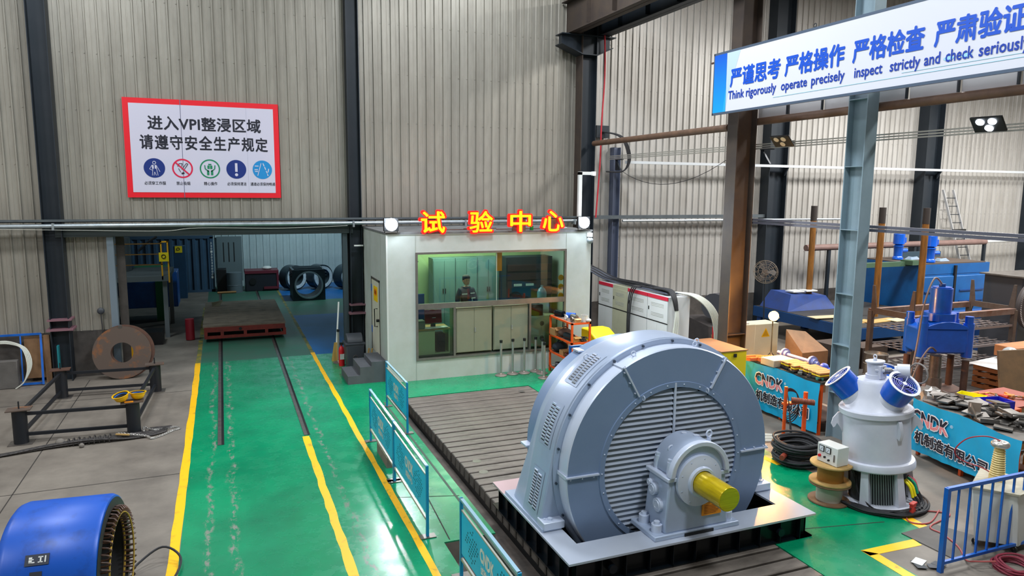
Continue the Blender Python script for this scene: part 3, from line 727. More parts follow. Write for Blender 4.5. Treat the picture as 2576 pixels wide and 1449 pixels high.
# ------------------------------------------------------------------ cyan barriers
def barrier(x, y0, y1, label, holes=True):
    """panel barrier standing along Y"""
    L = abs(y1 - y0); yn = min(y0, y1)
    t = thing('crowd_barrier', label, 'barrier', (x, yn, 0), group=None)
    for yy in (yn, yn + L):
        B().box(x - .02, yy - .02, .0, x + .02, yy + .02, 1.1).obj('post', CYANF, t, smooth=False)
        B().box(x - .12, yy - .07, .001, x + .12, yy + .07, .014).obj('foot_plate', STEEL, t, smooth=False)
    B().box(x - .022, yn, 1.07, x + .022, yn + L, 1.1).obj('top_rail', mat('rail_pale', '#8fb4c8', .3, .3), t, smooth=False)
    B().box(x - .015, yn, .24, x + .015, yn + L, .275).obj('bottom_rail', mat('rail_grey', '#9a9a92', .4, .3), t, smooth=False)
    B().box(x - .012, yn + .03, .93, x + .012, yn + L - .03, .95).obj('panel_edge', mat('rail_grey', '#9a9a92'), t, smooth=False)
    p = B().box(x - .008, yn + .03, .34, x + .008, yn + L - .03, .94).obj('panel', CYAN, t, smooth=False)
    rr = random.Random(int(x * 10)); q = B()
    for (c0_, c1_) in ((.10, .36), (.64, .90)):
        for i in range(8):
            for j in range(10):
                f = (i + .5 * (j % 2)) / 8; yy = yn + L * (1 - (c0_ + (c1_ - c0_) * f)); zz = .42 + .047 * j
                if abs(f - .5) * 2 + abs(j - 4.5) / 5 < 1.15 and rr.random() < .9:
                    q.cyl((x - .0095, yy, zz), (x + .0095, yy, zz), .015, 6)
    h = q.obj('punched_holes', mat('hole_dark', '#0b3f4c', .8), p, smooth=False); h['kind'] = 'stuff'
    text('lettering', 'CNDK', WHITE, p, (x - .010, yn + L * .615, .62), (0, -1, 0), (0, 0, 1), L * .24, .17, .045)
    text('lettering', '试验中心', WHITE, p, (x - .010, yn + L * .60, .46), (0, -1, 0), (0, 0, 1), L * .21, .11, .035)
    return t
barrier(3.43, 16.25, 14.23, 'cyan barrier nearest the test booth, beside the bare bed')
barrier(2.62, 14.03, 11.92, 'cyan barrier farther of the two joined along the yellow line')
barrier(2.62, 11.86, 9.70, 'cyan barrier nearer of the two joined along the yellow line')
barrier(2.75, 8.48, 6.5, 'cyan barrier cut by the bottom frame edge beside the pit')
for x, y, in ((2.62, 13.1),):
    t = thing('timber_block', 'dusty grey timber block under the cyan barrier', 'block', (x, y, 0))
    B().hull8([(2.62, 12.5, 0), (2.8, 12.5, 0), (2.8, 13.4, 0), (2.62, 13.4, 0)], [(2.62, 12.5, .2), (2.8, 12.5, .2), (2.8, 13.4, .2), (2.62, 13.4, .2)]).obj('block', mat('block_dust', '#77726a', .8, 0, '#55504a', .6, 5), t, smooth=False)

# ------------------------------------------------------------------ red-bordered sign
t = thing('wall_sign', 'big white safety sign with red border and five round pictograms on the ribbed wall', 'sign', (-.35, 21.72, 4.81))
sx0, sx1, sz0, sz1, sy = -2.30, 1.61, 4.81, 7.43, 21.70
B().box(sx0, sy, sz0, sx1, sy + .05, sz1).obj('border', mat('sign_red', '#e01025', .45), t, smooth=False)
SW = mat('sign_white', '#c9c7da', .4)
B().box(sx0 + .14, sy - .006, sz0 + .14, sx1 - .14, sy, sz1 - .14).obj('board', SW, t, smooth=False)
B().box(-.92, sy - .008, sz0, -.905, sy, sz1).obj('joint', mat('joint_grey', '#6d6d88', .6), t, smooth=False); B().box(.75, sy - .007, sz0 + .14, .756, sy, sz1 - .14).obj('joint', mat('joint_pale2', '#a5a5ba', .6), t, smooth=False)
INK = mat('ink', '#101325', .5); yt = sy - .010
text('lettering', '进入VPI整浸区域', INK, t, (-1.72, yt, 6.62), (1, 0, 0), (0, 0, 1), 2.84, .36, .024, sp=1.05)
text('lettering', '请遵守安全生产规定', INK, t, (-1.93, yt, 6.10), (1, 0, 0), (0, 0, 1), 3.22, .38, .024, sp=1.15)
def disc(c, r, M, name='pictogram', r0=0, dy=0, n=36):
    b = B()
    if r0: b.lathe([(r0, 0), (r, 0)], (c[0], yt - dy, c[1]), 'Y', n)
    else: b.add([(c[0] + r * math.cos(2 * PI * i / n), yt - dy, c[1] + r * math.sin(2 * PI * i / n)) for i in range(n)], [tuple(range(n))])
    return b.obj(name, M, t, smooth=False)
def strokes(c, segs, w_, M, dy=.004):
    b = B()
    for p, q_ in segs: b.bar((c[0] + p[0], yt - dy, c[1] + p[1]), (c[0] + q_[0], yt - dy, c[1] + q_[1]), .002, w_, up=(0, 0, 1)) if False else b.bar((c[0] + p[0], yt - dy, c[1] + p[1]), (c[0] + q_[0], yt - dy, c[1] + q_[1]), w_, .002, up=(0, 1, 0))
    return b.obj('pictogram_line', M, t, smooth=False)
NB, SB = mat('sign_navy', '#0b2a78', .45), mat('sign_sky', '#1787c9', .45); GN = mat('sign_green', '#0a7f55', .45); RD = mat('sign_pink_red', '#d21243', .45)
zc = 5.60; R_ = .26
cx = [-1.62, -.93, -.24, .44, 1.13]
disc((cx[0], zc), R_, NB); strokes((cx[0], zc), [((-.06, .07), (-.12, -.03)), ((-.12, -.03), (-.05, -.06)), ((.05, .07), (.13, -.1)), ((-.04, -.02), (-.06, -.2)), ((.05, -.02), (.08, -.2)), ((0, -.1), (-.02, -.2)), ((0, -.1), (.04, -.2))], .012, SW)
strokes((cx[0], zc), [((-.04, .08), (-.035, -.02)), ((.03, .08), (.035, -.02))], .045, SW); disc((cx[0], zc + .14), .045, SW, r0=.03, dy=.004)
disc((cx[1], zc), R_, RD, r0=.22); strokes((cx[1], zc), [((-.17, .16), (.17, -.17))], .035, RD, .006)
strokes((cx[1], zc), [((.02, -.06), (.14, .12)), ((-.02, -.03), (.10, .14)), ((.14, .12), (.10, .14)), ((-.12, .05), (-.08, .13)), ((-.08, .13), (0, .13)), ((0, .13), (-.02, .05)), ((-.1, 0), (-.05, -.1))], .014, INK); strokes((cx[1], zc), [((-.03, -.14), (.04, -.12))], .045, INK)
disc((cx[2], zc), R_, GN, r0=.225); strokes((cx[2], zc), [((-.13, .1), (-.12, 0)), ((-.12, 0), (-.03, -.07)), ((.13, .1), (.12, 0)), ((.12, 0), (.03, -.07))], .025, GN); strokes((cx[2], zc), [((-.05, -.04), (-.05, -.17)), ((.05, -.04), (.05, -.17)), ((-.035, .09), (-.035, .0)), ((.035, .09), (.035, 0))], .055, GN); strokes((cx[2], zc), [((-.04, .12), (.04, .12))], .035, GN)
disc((cx[3], zc), R_, NB); strokes((cx[3], zc), [((0, .17), (0, -.07))], .065, SW); disc((cx[3], zc - .15), .042, SW, dy=.004)
disc((cx[4], zc), R_, SB); strokes((cx[4], zc), [((-.03, .18), (-.13, -.17))], .018, SW); strokes((cx[4], zc), [((.02, .18), (.05, .1)), ((.06, .08), (.09, 0)), ((.10, -.03), (.13, -.1)), ((.13, -.12), (.15, -.17)), ((-.2, .1), (-.1, .1)), ((-.21, 0), (-.12, 0)), ((-.2, -.05), (-.12, -.05)), ((.17, .03), (.15, -.07))], .025, SW)
for c_, s_, wd in zip(cx, ('必须穿工作服', '禁止吸烟', '精心操作', '必须保持清洁', '通道必须保持畅通'), (.52, .34, .34, .50, .66)):
    text('lettering', s_, INK, t, (c_ - wd / 2, yt, 5.15), (1, 0, 0), (0, 0, 1), wd, .095, .01)

# ------------------------------------------------------------------ long blue and white banner
t = thing('hanging_banner', 'long white banner with blue bilingual slogan strapped along the brown column row', 'banner', (10.9, 14.4, 6.88))
bx = 10.9
B().box(bx, 5.6, 6.93, bx + .04, 14.3, 8.24).obj('board', mat('banner_white', '#d9dae6', .4), t, smooth=False)
B().box(bx - .004, 5.6, 8.24, bx + .05, 14.33, 8.29).box(bx - .004, 5.6, 6.88, bx + .05, 14.33, 6.93).box(bx - .004, 14.3, 6.88, bx + .05, 14.33, 8.29).obj('frame', mat('banner_frame', '#56657a', .4, .3), t, smooth=False)
def grad():
    m = bpy.data.materials.new('banner_blue'); m.use_nodes = True; nt = m.node_tree; b = nt.nodes['Principled BSDF']; b.inputs['Roughness'].default_value = .4
    tc = nt.nodes.new('ShaderNodeTexCoord'); sp = nt.nodes.new('ShaderNodeSeparateXYZ'); r = nt.nodes.new('ShaderNodeValToRGB'); nt.links.new(tc.outputs['Generated'], sp.inputs[0]); nt.links.new(sp.outputs[2], r.inputs[0]); nt.links.new(r.outputs[0], b.inputs[0])
    r.color_ramp.elements[0].color = hx('#0a9fe6'); r.color_ramp.elements[1].color = hx('#0a56c8'); return m
B().add([(bx - .004, 14.3, 6.93), (bx - .004, 14.3, 8.24), (bx - .004, 13.86, 8.24), (bx - .004, 13.84, 6.93)], [(0, 1, 2, 3)]).obj('blue_band', grad(), t, smooth=False)
B().add([(bx - .006, 13.93, 6.93), (bx - .006, 13.845, 7.5), (bx - .006, 13.84, 6.93)], [(0, 1, 2)]).obj('pale_band', mat('banner_sky', '#2fa9e0', .4), t, smooth=False)
B().add([(bx - .002, 13.85, 6.93), (bx - .002, 13.85, 8.24), (bx - .002, 13.40, 8.24), (bx - .002, 13.78, 7.3)], [(0, 1, 2, 3)]).obj('pale_band', mat('banner_pale', '#b9cfe4', .4), t, smooth=False)
BI = mat('banner_ink', '#0750c8', .45); BI2 = mat('banner_ink_dark', '#0a3aa8', .45)
for s_, ya, yb in (('严谨思考', 13.70, 12.13), ('严格操作', 11.98, 10.47), ('严格检查', 10.26, 8.82), ('严肃验证', 8.62, 7.18)):
    text('lettering', s_, BI, t, (bx - .008, ya, 7.46), (0, -1, 0), (0, 0, 1), ya - yb, .40, .034)
for s_, ya, yb in (('Think rigorously', 13.75, 12.22), ('operate', 12.07, 11.36), ('precisely', 11.24, 10.43), ('inspect', 10.20, 9.60), ('strictly', 9.44, 8.86), ('and', 8.78, 8.50), ('check', 8.40, 7.94), ('seriously', 7.85, 7.10)):
    des = any(c_ in s_ for c_ in 'gpy'); text('lettering', s_, BI2, t, (bx - .008, ya, 7.19), (0, -1, 0), (0, 0, 1), ya - yb, .19, .02, em=True)
q = B().box(bx - .006, 5.6, 7.07, bx - .003, 12.3, 7.078).box(bx - .006, 5.6, 7.13, bx - .003, 9.2, 7.136)
for yv in (8.35, 8.05): q.add([(bx - .006, yv + .09 * math.cos(i * PI / 8), 7.24 + .035 * math.sin(i * PI / 8)) for i in range(16)], [tuple(range(16))])
q.obj('swoosh', mat('banner_line', '#9ed4ea', .4), t, smooth=False)
for yv in (11.25, 8.9):
    B().torus((bx + .01, yv, 8.33), .035, .008, 'X', 12, 6).obj('hook', STEELD, t)
B().cyl((bx + .03, 14.3, 8.1), (bx + .03, 14.45, 8.1), .025, 8).obj('bracket_tube', RUSTD, t)
# white boards with hangers above the brown pipe
t = thing('light_panel_row', 'row of pale boards between hangers above the brown pipe', 'panel', (11.75, 14.2, 6.72))
yy = 14.15
while yy > 5.5:
    B().box(12.1, yy - 1.0, 6.86, 12.13, yy - .03, 7.4).obj('board', mat('pale_board', '#b5b6b8', .5), t, smooth=False)
    B().box(12.05, yy - 1.03, 6.86, 12.1, yy - 1.0, 7.45).obj('hanger', STEELD, t, smooth=False); yy -= 1.03
# brown pipe along the column row
t = thing('brown_pipe', 'thick brown pipe running along the column row below the banner', 'pipe', (11.4, 21.3, 6.6))
B().cyl((11.42, 21.1, 6.62), (11.42, 14.34, 6.62), .085, 14).obj('pipe', PIPEB, t)
B().cyl((12.02, 14.5, 6.76), (12.02, 4.5, 6.76), .085, 14).obj('pipe', PIPEB, t)
# rails and lights
t = thing('busbar_rail', 'upper pale conductor rail along the column row', 'rail', (11.9, 14, 6.15))
for k, z_ in enumerate((6.11, 6.16, 6.21)): B().box(12.0, 4.5, z_, 12.04, 21.2, z_ + .025).obj('bar', mat('bar_pale', '#a9a79f', .4, .4), t, smooth=False)
for yv in (20.6, 13.8): B().prism([(yv, 6.1), (yv - .03, 6.1), (yv - .33, 5.75), (yv, 5.75)], 'X', 11.95, 12.0).box(11.93, yv - .35, 6.08, 12.06, yv, 6.1).obj('bracket', STEELD, t, smooth=False)
t = thing('lower_rail', 'lower dark grey conductor rail crossing the pale grey column', 'rail', (11.9, 14, 4.38))
for z_ in (4.33, 4.40): B().box(11.95, 4.5, z_, 12.03, 14.3, z_ + .055).obj('bar', mat('bar_dark', '#565763', .4, .3), t, smooth=False)
t = thing('white_tray', 'white cable tray high on the side bay wall', 'tray', (12.5, 21.5, 6.0))
B().box(12.7, 21.1, 6.0, 35.9, 21.24, 6.09).obj('channel', mat('tray_white', '#c9cfd4', .35, .2), t, smooth=False)
for x in (19.6, 27.7, 34.4): B().prism([(21.29, 6.0), (21.1, 6.0), (21.29, 5.7)], 'X', x, x + .05).obj('bracket', STEELD, t, smooth=False)
t = thing('wall_rail', 'dark rail low on the side bay wall behind the brown column', 'rail', (11.7, 21.4, 4.1))
B().box(11.6, 21.4, 4.14, 18.9, 21.5, 4.26).obj('beam', TRAY, t, smooth=False)
B().cyl((12.7, 21.3, 4.08), (23.7, 21.3, 4.06), .04, 8).cyl((23.7, 21.3, 4.06), (23.7, 21.3, 2.9), .04, 8).obj('conduit', GALV, t)
# ducting from booth rail to corner column
t = thing('square_conduit', 'white square conduit rising by the right flood lamp to the corner column', 'conduit', (9.75, 18.4, 4.0))
B().box(9.56, 18.5, 3.96, 9.66, 18.6, 5.62).box(9.56, 18.5, 5.54, 10.0, 18.6, 5.63).obj('duct', WHITE, t, smooth=False)
B().box(10.0, 18.5, 5.52, 10.1, 18.6, 5.64).obj('joint', mat('joint_white', '#e6e8ea', .4), t, smooth=False)
t = thing('cable_bundle', 'dark cable bundle curving down beside the corner column', 'cable', (11.9, 21.2, 6.9))
for k in range(3): B().tube(smoothpath([(11.9 + .04 * k, 21.52, 7.05), (12.35 + .05 * k, 21.0, 6.85), (12.6 + .05 * k, 20.9, 6.2), (12.5, 21, 5.75), (11.9, 21.1, 5.72)]), .025, 6).obj('cable', RUB, t)
tag(B().box(11.72, 21.5, 6.85, 12.2, 21.76, 7.25).obj('cable_entry_box', STEELD), 'dark open entry box beside the corner column', 'box')
tag(B().tube(smoothpath([(11.72, 21.1, 10.1), (11.76, 21.1, 8.8), (11.68, 21.1, 7.2), (11.66, 21.1, 6.0), (11.55, 21.1, 4.2)]), .025, 6).obj('red_cable', mat('red_cable_bright', '#b01828', .5)), 'red cable hanging down the corner column', 'cable')
tag(B().tube(catenary((12.5, 21.49, 5.9), (11.9, 14.31, 6.2), .75, 14), .008, 5).obj('loose_wire', RUB), 'thin slack wire between the corner post and brown column', 'wire')
# two flood lights hanging on the conductor rail
def led(y, on, label):
    t = thing('led_floodlight', label, 'lamp', (11.62, y, 6.22), rot=(0, .75, .2))
    f = B(); f.box(-.16, -.24, -.02, .16, .24, .02); f.obj('housing', BLACK, t, world=False, bevel=.01)
    for (a_, b_) in ((-.07, -.08), (-.07, .10), (.07, .0)):
        B().cyl((a_, b_, -.02), (a_, b_, -.03), .062, 20).obj('lens', FLOOD if on else mat('lens', '#c9c8b8', .2, .3), t, world=False)
    B().bar((11.62, y, 6.22), (12.02, y + .12, 6.2), .05, .03).bar((12.02, y + .1, 6.16), (12.02, y + .1, 6.25), .06, .06).obj('arm', BLACK, t)
led(12.75, False, 'black three-lens floodlight, unlit, beside the brown column')
led(8.1, True, 'black floodlight with lit lenses at the upper rail near the frame edge')
# ------------------------------------------------------------------ test booth
TB = thing('test_booth', 'pale panel-clad test booth with big window under the red and yellow letters', 'booth', (3.9, 18.25, 0))
bx0, bx1, by0, by1, bh = 3.90, 9.86, 18.25, 21.72, 3.93
wx0, wx1, wz0, wz1 = 4.69, 9.04, .60, 3.39
f = B(); f.box(bx0, by0, 0, wx0 - .02, by0 + .08, bh)
f.obj('wall_panel', BOOTH, TB, smooth=False)
B().box(wx0 - .02, by0, wz1 + .03, wx1 + .02, by0 + .08, bh).obj('wall_panel', BOOTH, TB, smooth=False)
B().box(wx1 + .02, by0, 0, bx1, by0 + .08, bh).obj('wall_panel', BOOTH, TB, smooth=False)
B().box(wx0 - .02, by0, .0, wx1 + .02, by0 + .08, wz0 - .03).obj('wall_panel', BOOTH, TB, smooth=False)
B().box(bx0, by0 + .08, 0, bx0 + .07, 19.18, bh).obj('side_panel', BOOTH, TB, smooth=False)
B().box(bx0, 20.30, 0, bx0 + .07, 21.0, bh).obj('side_panel', BOOTH, TB, smooth=False)
B().box(bx0, 21.0, 0, bx0 + .07, by1, bh).obj('side_panel', BOOTH, TB, smooth=False)
B().box(bx0, 19.18, 2.62, bx0 + .07, 20.30, bh).obj('side_panel', BOOTH, TB, smooth=False)
B().box(bx0, 19.18, 0, bx0 + .07, 20.30, .50).obj('side_panel', BOOTH, TB, smooth=False)
B().box(bx1 - .07, by0 + .08, 0, bx1, by1, bh).obj('side_panel', BOOTH, TB, smooth=False)
B().box(bx0 + .07, by1 - .07, .6, bx1 - .07, by1, bh).obj('rear_wall', INW, TB, smooth=False)
B().box(bx0 + .07, by0 + .08, .55, bx1 - .07, by1 - .07, .62).obj('inner_floor', mat('inner_floor', '#3c4a3e', .6), TB, smooth=False)
B().box(bx0 - .02, by0 - .03, bh, bx1 + .03, by1, bh + .05).obj('roof', mat('booth_roof', '#77797a', .7, 0, '#3c3c3e', .8, 2), TB, smooth=False)
EDG = mat('booth_edge', '#d5d9d6', .4, .2)
B().box(bx0 - .012, by0 - .012, 0, bx0 + .03, by0 + .03, bh).box(bx0 - .02, by0 - .02, bh - .02, bx1, by0 + .0, bh + .0).obj('edge_trim', EDG, TB, smooth=False)
B().box(wx0 - .03, by0 - .006, 0, wx0 - .018, by0, bh - .02).box(wx1 + .02, by0 - .006, .0, wx1 + .03, by0, bh - .02).box(wx0 + .6, by0 - .004, 3.44, wx1, by0, 3.45).obj('panel_joint', mat('joint_pale', '#9aa09a', .5), TB, smooth=False)
for yy in (19.0, 20.42, 21.0): B().box(bx0 - .004, yy, 0.0, bx0 + .002, yy + .012, bh).obj('panel_joint', mat('joint_pale', '#9aa09a', .5), TB, smooth=False)
for x, z_ in ((4.35, .22), (5.9, .32), (7.7, .35)):
    pass
# window frame
W_ = thing('unused', '', '') if False else None
fr = B(); e = .055
fr.box(wx0 - .03, by0 - .03, wz0 - .06, wx1 + .03, by0 + .05, wz0).box(wx0 - .03, by0 - .03, wz1, wx1 + .03, by0 + .05, wz1 + e).box(wx0 - .03, by0 - .03, wz0, wx0 + .03, by0 + .05, wz1).box(wx1 - .03, by0 - .03, wz0, wx1 + .03, by0 + .05, wz1)
wf_ = fr.obj('window_frame', ALU, TB, smooth=False)
B().box(wx0, by0 - .04, 1.93, wx1, by0 + .06, 2.07).obj('mid_rail', ALU, wf_, smooth=False)
for x in (5.70, 7.93): B().box(x, by0 - .025, wz0, x + .06, by0 + .05, 1.93).obj('mullion', ALU, wf_, smooth=False)
B().box(6.94, by0 + .0, 2.07, 6.955, by0 + .02, wz1).obj('glass_joint', mat('silicone', '#9fb0a5', .5), wf_, smooth=False)
for a_ in ((wx0 + .03, 2.07, 6.94, wz1), (6.955, 2.07, wx1 - .03, wz1), (wx0 + .03, wz0, 5.70, 1.93), (7.99, wz0, wx1 - .03, 1.93)):
    B().box(a_[0], by0 + .008, a_[1], a_[2], by0 + .014, a_[3]).obj('pane', GLASS, TB, smooth=False)
for x0 in (5.78, 6.87):
    c_ = B().box(x0, by0 + .03, .66, x0 + 1.04, by0 + .40, 1.90).obj('cupboard', mat('cupboard_olive', '#80836f', .5, 0, '#737664', .5, 2), TB, smooth=False)
    for k in (0, 1):
        dd = B().box(x0 + .02 + k * .505, by0 + .012, .68 if k else .68, x0 + .515 + k * .505, by0 + .03, 1.88).obj('cupboard_door', mat('cupboard_olive', '#9a9d88'), c_, smooth=False)
    B().box(x0 + .53, by0 - .002, 1.22, x0 + .565, by0 + .012, 1.34).obj('handle', CHROME, c_, smooth=False)
# booth door and its fittings
D = struct('door_2'); D['label'] = 'narrow pale door in the side of the test booth'
B().box(bx0 - .006, 19.22, .52, bx0 + .05, 20.26, 2.56).obj('door_leaf', mat('door_pale', '#cfcdbd', .5, 0, '#bdb9a6', .5, 2), D, smooth=False)
B().box(bx0 - .015, 19.16, .5, bx0 + .0, 19.22, 2.62).box(bx0 - .015, 20.26, .5, bx0, 20.32, 2.62).box(bx0 - .015, 19.16, 2.56, bx0, 20.32, 2.62).obj('door_frame', ALU, D, smooth=False)
B().box(bx0 - .012, 19.45, 1.98, bx0 - .007, 19.98, 2.4).obj('notice', mat('notice_yellow', '#f0c400', .5), D, 'yellow warning notice', smooth=False)
B().box(bx0 - .014, 19.55, 2.14, bx0 - .012, 19.88, 2.33).obj('notice_print', mat('notice_orange', '#f08a10', .5), D, smooth=False)
text('notice_lettering', '高压危险', mat('notice_ink', '#b04a10', .5), D, (bx0 - .016, 19.86, 2.18), (0, -1, 0), (0, 0, 1), .3, .11, .02)
B().tube([(bx0 - .01, 19.50, 1.30), (bx0 - .09, 19.50, 1.30), (bx0 - .09, 19.50, 1.80), (bx0 - .01, 19.50, 1.80)], .014, 6).obj('pull_handle', BLACK, D)
B().cyl((bx0 - .01, 19.30, 1.5), (bx0 - .08, 19.30, 1.5), .04, 12).obj('lock_knob', BLACK, D)
for z_ in (1.0, 2.2): B().box(bx0 - .02, 20.24, z_, bx0 - .008, 20.31, z_ + .2).obj('hinge', BLUE, D, smooth=False)
# dome camera on corner
t = thing('dome_camera', 'grey dome camera under the right roof corner of the booth', 'camera', (9.75, 18.12, 3.7))
B().box(9.70, 18.05, 3.78, 9.80, 18.24, 3.9).obj('mount', WHITE, t, smooth=False); B().ball((9.75, 18.12, 3.68), .10, 16, 10).obj('dome', mat('dome', '#9aa4aa', .25, .3), t)
# flood lamps on the roof edge
for x, lb in ((4.01, 'bright white flood lamp on the left roof corner of the booth'), (9.55, 'bright white flood lamp on the right roof corner of the booth')):
    t = thing('flood_lamp', lb, 'lamp', (x, 18.2, 4.0))
    B().box(x - .19, 18.12, 4.02, x + .19, 18.22, 4.36).obj('housing', BLACK, t, bevel=.01)
    B().ball((x, 18.10, 4.19), .16, 24, 14, (1, .5, 1)).obj('lens', FLOOD, t)
    B().box(x - .17, 18.15, 3.98, x + .17, 18.18, 4.0).box(x - .17, 18.15, 3.98, x - .155, 18.18, 4.2).box(x + .155, 18.15, 3.98, x + .17, 18.18, 4.2).obj('bracket', STEEL, t, smooth=False)
# four illuminated letters
for ch, x0, x1, rz in (('试', 4.77, 5.46, 0), ('验', 6.10, 6.80, 0), ('中', 7.27, 7.92, 0), ('心', 8.24, 8.92, 0)):
    t = thing('sign_letter', {'试': 'glowing yellow letter at the left end of the booth roof edge', '验': 'glowing yellow letter second from the left on the booth roof edge', '中': 'glowing yellow box-shaped letter on the booth roof edge', '心': 'glowing yellow letter at the right end of the booth roof edge'}[ch], 'sign letter', ((x0 + x1) / 2, 18.2, 3.98))
    text('letter_side', ch, LETR, t, (x0, 18.22, 3.94), (1, 0, 0), (0, 0, 1), x1 - x0, .60, .045, depth=.09)
    text('letter_face', ch, LETY, t, (x0 + .03, 18.12, 3.965), (1, 0, 0), (0, 0, 1), x1 - x0 - .06, .55, .02)
    B().box((x0 + x1) / 2 - .2, 18.24, 3.975, (x0 + x1) / 2 + .2, 18.27, 4.3).obj('bracket', STEEL, t, smooth=False)
# odds and ends on the roof
rr = random.Random(3)
for k, (x, y, l) in enumerate([(5.6, 18.8, 1.2), (6.3, 19.2, .9), (7.1, 18.7, 1.4), (8.0, 18.9, 1.0), (8.9, 18.7, .5)]):
    tag(B().bar((x, y, 4.0), (x + l, y + rr.uniform(-.3, .3), 4.01), .05, .02).obj('loose_strip', rr.choice([STEEL, WHITE, RUSTD]), smooth=False), ['thin metal strip lying on the booth roof behind the first letter', 'rusty strip lying on the booth roof behind the second letter', 'long strip lying on the booth roof between second and third letter', 'strip lying on the booth roof behind the third letter', 'short strip lying on the booth roof by the last letter'][k], 'strip')
tag(B().box(8.02, 18.4, 3.98, 8.10, 18.48, 4.10).obj('green_bottle', mat('bottle_green', '#0a8a3c', .3), smooth=False), 'small green container on the booth roof before the last letter', 'container')

# ------------------------------------------------------------------ inside the booth
FZ = .62
def box_thing(name, label, cat, a_, M, group=None, bevel=.0):
    o = B().box(*a_).obj(name, M, smooth=False, bevel=bevel); return tag(o, label, cat, group)
LOCK = mat('locker_green', '#5f7f80', .5, 0, '#547376', .5, 2)
for k in range(3):
    x0 = 5.84 + k * .715
    t = thing('tall_locker', ['tall grey green locker behind the man, leftmost of three', 'tall grey green locker right behind the man', 'tall grey green locker behind the glass joint'][k], 'locker', (x0, 20.9, FZ))
    B().box(x0, 20.75, FZ, x0 + .70, 21.25, 3.02).obj('body', LOCK, t, smooth=False)
    for s in (0, 1):
        dd = B().box(x0 + .02 + s * .34, 20.73, FZ + .05, x0 + .34 + s * .34, 20.75, 2.95).obj('locker_door', LOCK, t, smooth=False)
        B().box(x0 + .30 + s * .07, 20.71, 1.95, x0 + .325 + s * .07, 20.73, 2.1).obj('handle', BLACK, dd, smooth=False)
t = thing('dark_reflection_block', 'added dark block standing in for a reflection in the right half of the booth window', 'rack', (7.98, 20.3, FZ))  # added block in place of the dark reflection in the window glass
B().box(8.0, 20.2, FZ, 9.55, 20.8, 3.05).obj('body', mat('reflection_dark', '#15202c', .5), t, smooth=False)
for z_ in (2.1, 2.35, 2.62): B().box(8.05, 20.18, z_, 9.5, 20.2, z_ + .2).obj('reflection_band', mat('reflection_brown', '#3d2528', .5, 0, '#22222e', .6, 3), t, smooth=False)
for x in (8.25, 8.65): B().box(x, 20.16, 2.15, x + .26, 20.18, 2.22).obj('reflection_mark', WHITE, t, smooth=False)
o = B().box(7.02, 18.5, 2.85, 7.20, 18.505, 3.39).obj('reflection_strip', mat('strip_orange', '#f08a10', .6), smooth=False); tag(o, 'added orange strip standing in for a banner reflected in the booth window', 'banner')  # strip stands in for the reflection of an orange banner outside
for k, z_ in enumerate((2.62, 2.36, 2.10)):
    tag(B().cyl((8.93, 18.28, z_), (8.93, 18.285, z_), .085, 20).obj('round_sticker', mat('sticker', '#f0a000', .5)), ['top orange round sticker at the window edge', 'middle orange round sticker at the window edge', 'lowest orange round sticker at the window edge'][k], 'sticker')
t = thing('water_dispenser', 'water dispenser with blue bottle inside the right window end', 'dispenser', (8.72, 19.1, FZ))
B().box(8.55, 18.95, FZ, 8.88, 19.3, 1.85).obj('body', WHITE, t, bevel=.01); B().lathe([(.13, 1.85), (.14, 1.9), (.14, 2.1), (.10, 2.2), (.04, 2.24), (.04, 2.3)], (8.715, 19.12, 0), 'Z', 20).obj('bottle', mat('bottle_blue', '#4a86a8', .15), t)
t = thing('desk', 'pale office desk with open shelf behind the lower left pane', 'desk', (4.8, 18.7, FZ))
B().box(4.72, 18.45, 1.30, 5.68, 19.1, 1.34).obj('desk_top', WOODY, t, smooth=False); B().box(4.74, 18.5, FZ, 5.25, 19.05, 1.30).obj('drawer_unit', mat('desk_pale', '#c9cf9e', .5), t, smooth=False)
B().box(5.64, 18.5, FZ, 5.67, 19.05, 1.30).box(5.25, 18.5, FZ, 5.64, 19.05, .66).obj('side_board', mat('desk_pale', '#c9cf9e', .5), t, smooth=False)
box_thing('computer_case', 'black computer case under the booth desk', 'computer', (5.32, 18.55, .67, 5.56, 18.95, 1.16), BLACK)
t = thing('monitor', 'dark red computer monitor seen from behind on the booth desk', 'monitor', (5.2, 18.7, 1.34))
B().hull8([(5.02, 18.66, 1.45), (5.50, 18.66, 1.45), (5.50, 18.70, 1.45), (5.02, 18.70, 1.45)], [(5.02, 18.70, 1.83), (5.50, 18.70, 1.83), (5.50, 18.74, 1.83), (5.02, 18.74, 1.83)]).obj('screen_back', mat('monitor_red', '#6f1c24', .35), t, bevel=.01)
B().box(5.2, 18.68, 1.34, 5.32, 18.76, 1.47).obj('stand', BLACK, t, smooth=False); B().box(5.22, 18.655, 1.60, 5.32, 18.66, 1.615).obj('badge', REFL, t, smooth=False)
box_thing('printer', 'grey printer on the booth desk', 'printer', (4.76, 18.5, 1.34, 4.98, 18.8, 1.56), mat('printer', '#6f786c', .5))
for k, x in enumerate((5.02, 5.18, 5.34, 5.46)):
    tag(B().cbox((x + .06, 18.56, 1.352 + .003 * k), (.18, .22, .012), (0, 0, .2 * k - .3)).obj('paper_sheet', WHITE, smooth=False), ['white papers beside the printer', 'white papers under the red monitor', 'white papers right of the red monitor', 'white papers at the desk edge'][k], 'paper')
box_thing('blue_screen', 'dark blue monitor above the booth desk at the left window edge', 'monitor', (4.75, 19.2, 1.35, 5.15, 19.25, 2.2), BLUED)
t = thing('white_cabinet', 'low pale cabinet with two round fans behind the lower right pane', 'cabinet', (8.0, 18.6, FZ))
B().box(8.02, 18.5, FZ, 8.9, 18.95, 1.5).obj('body', CREAM, t, smooth=False)
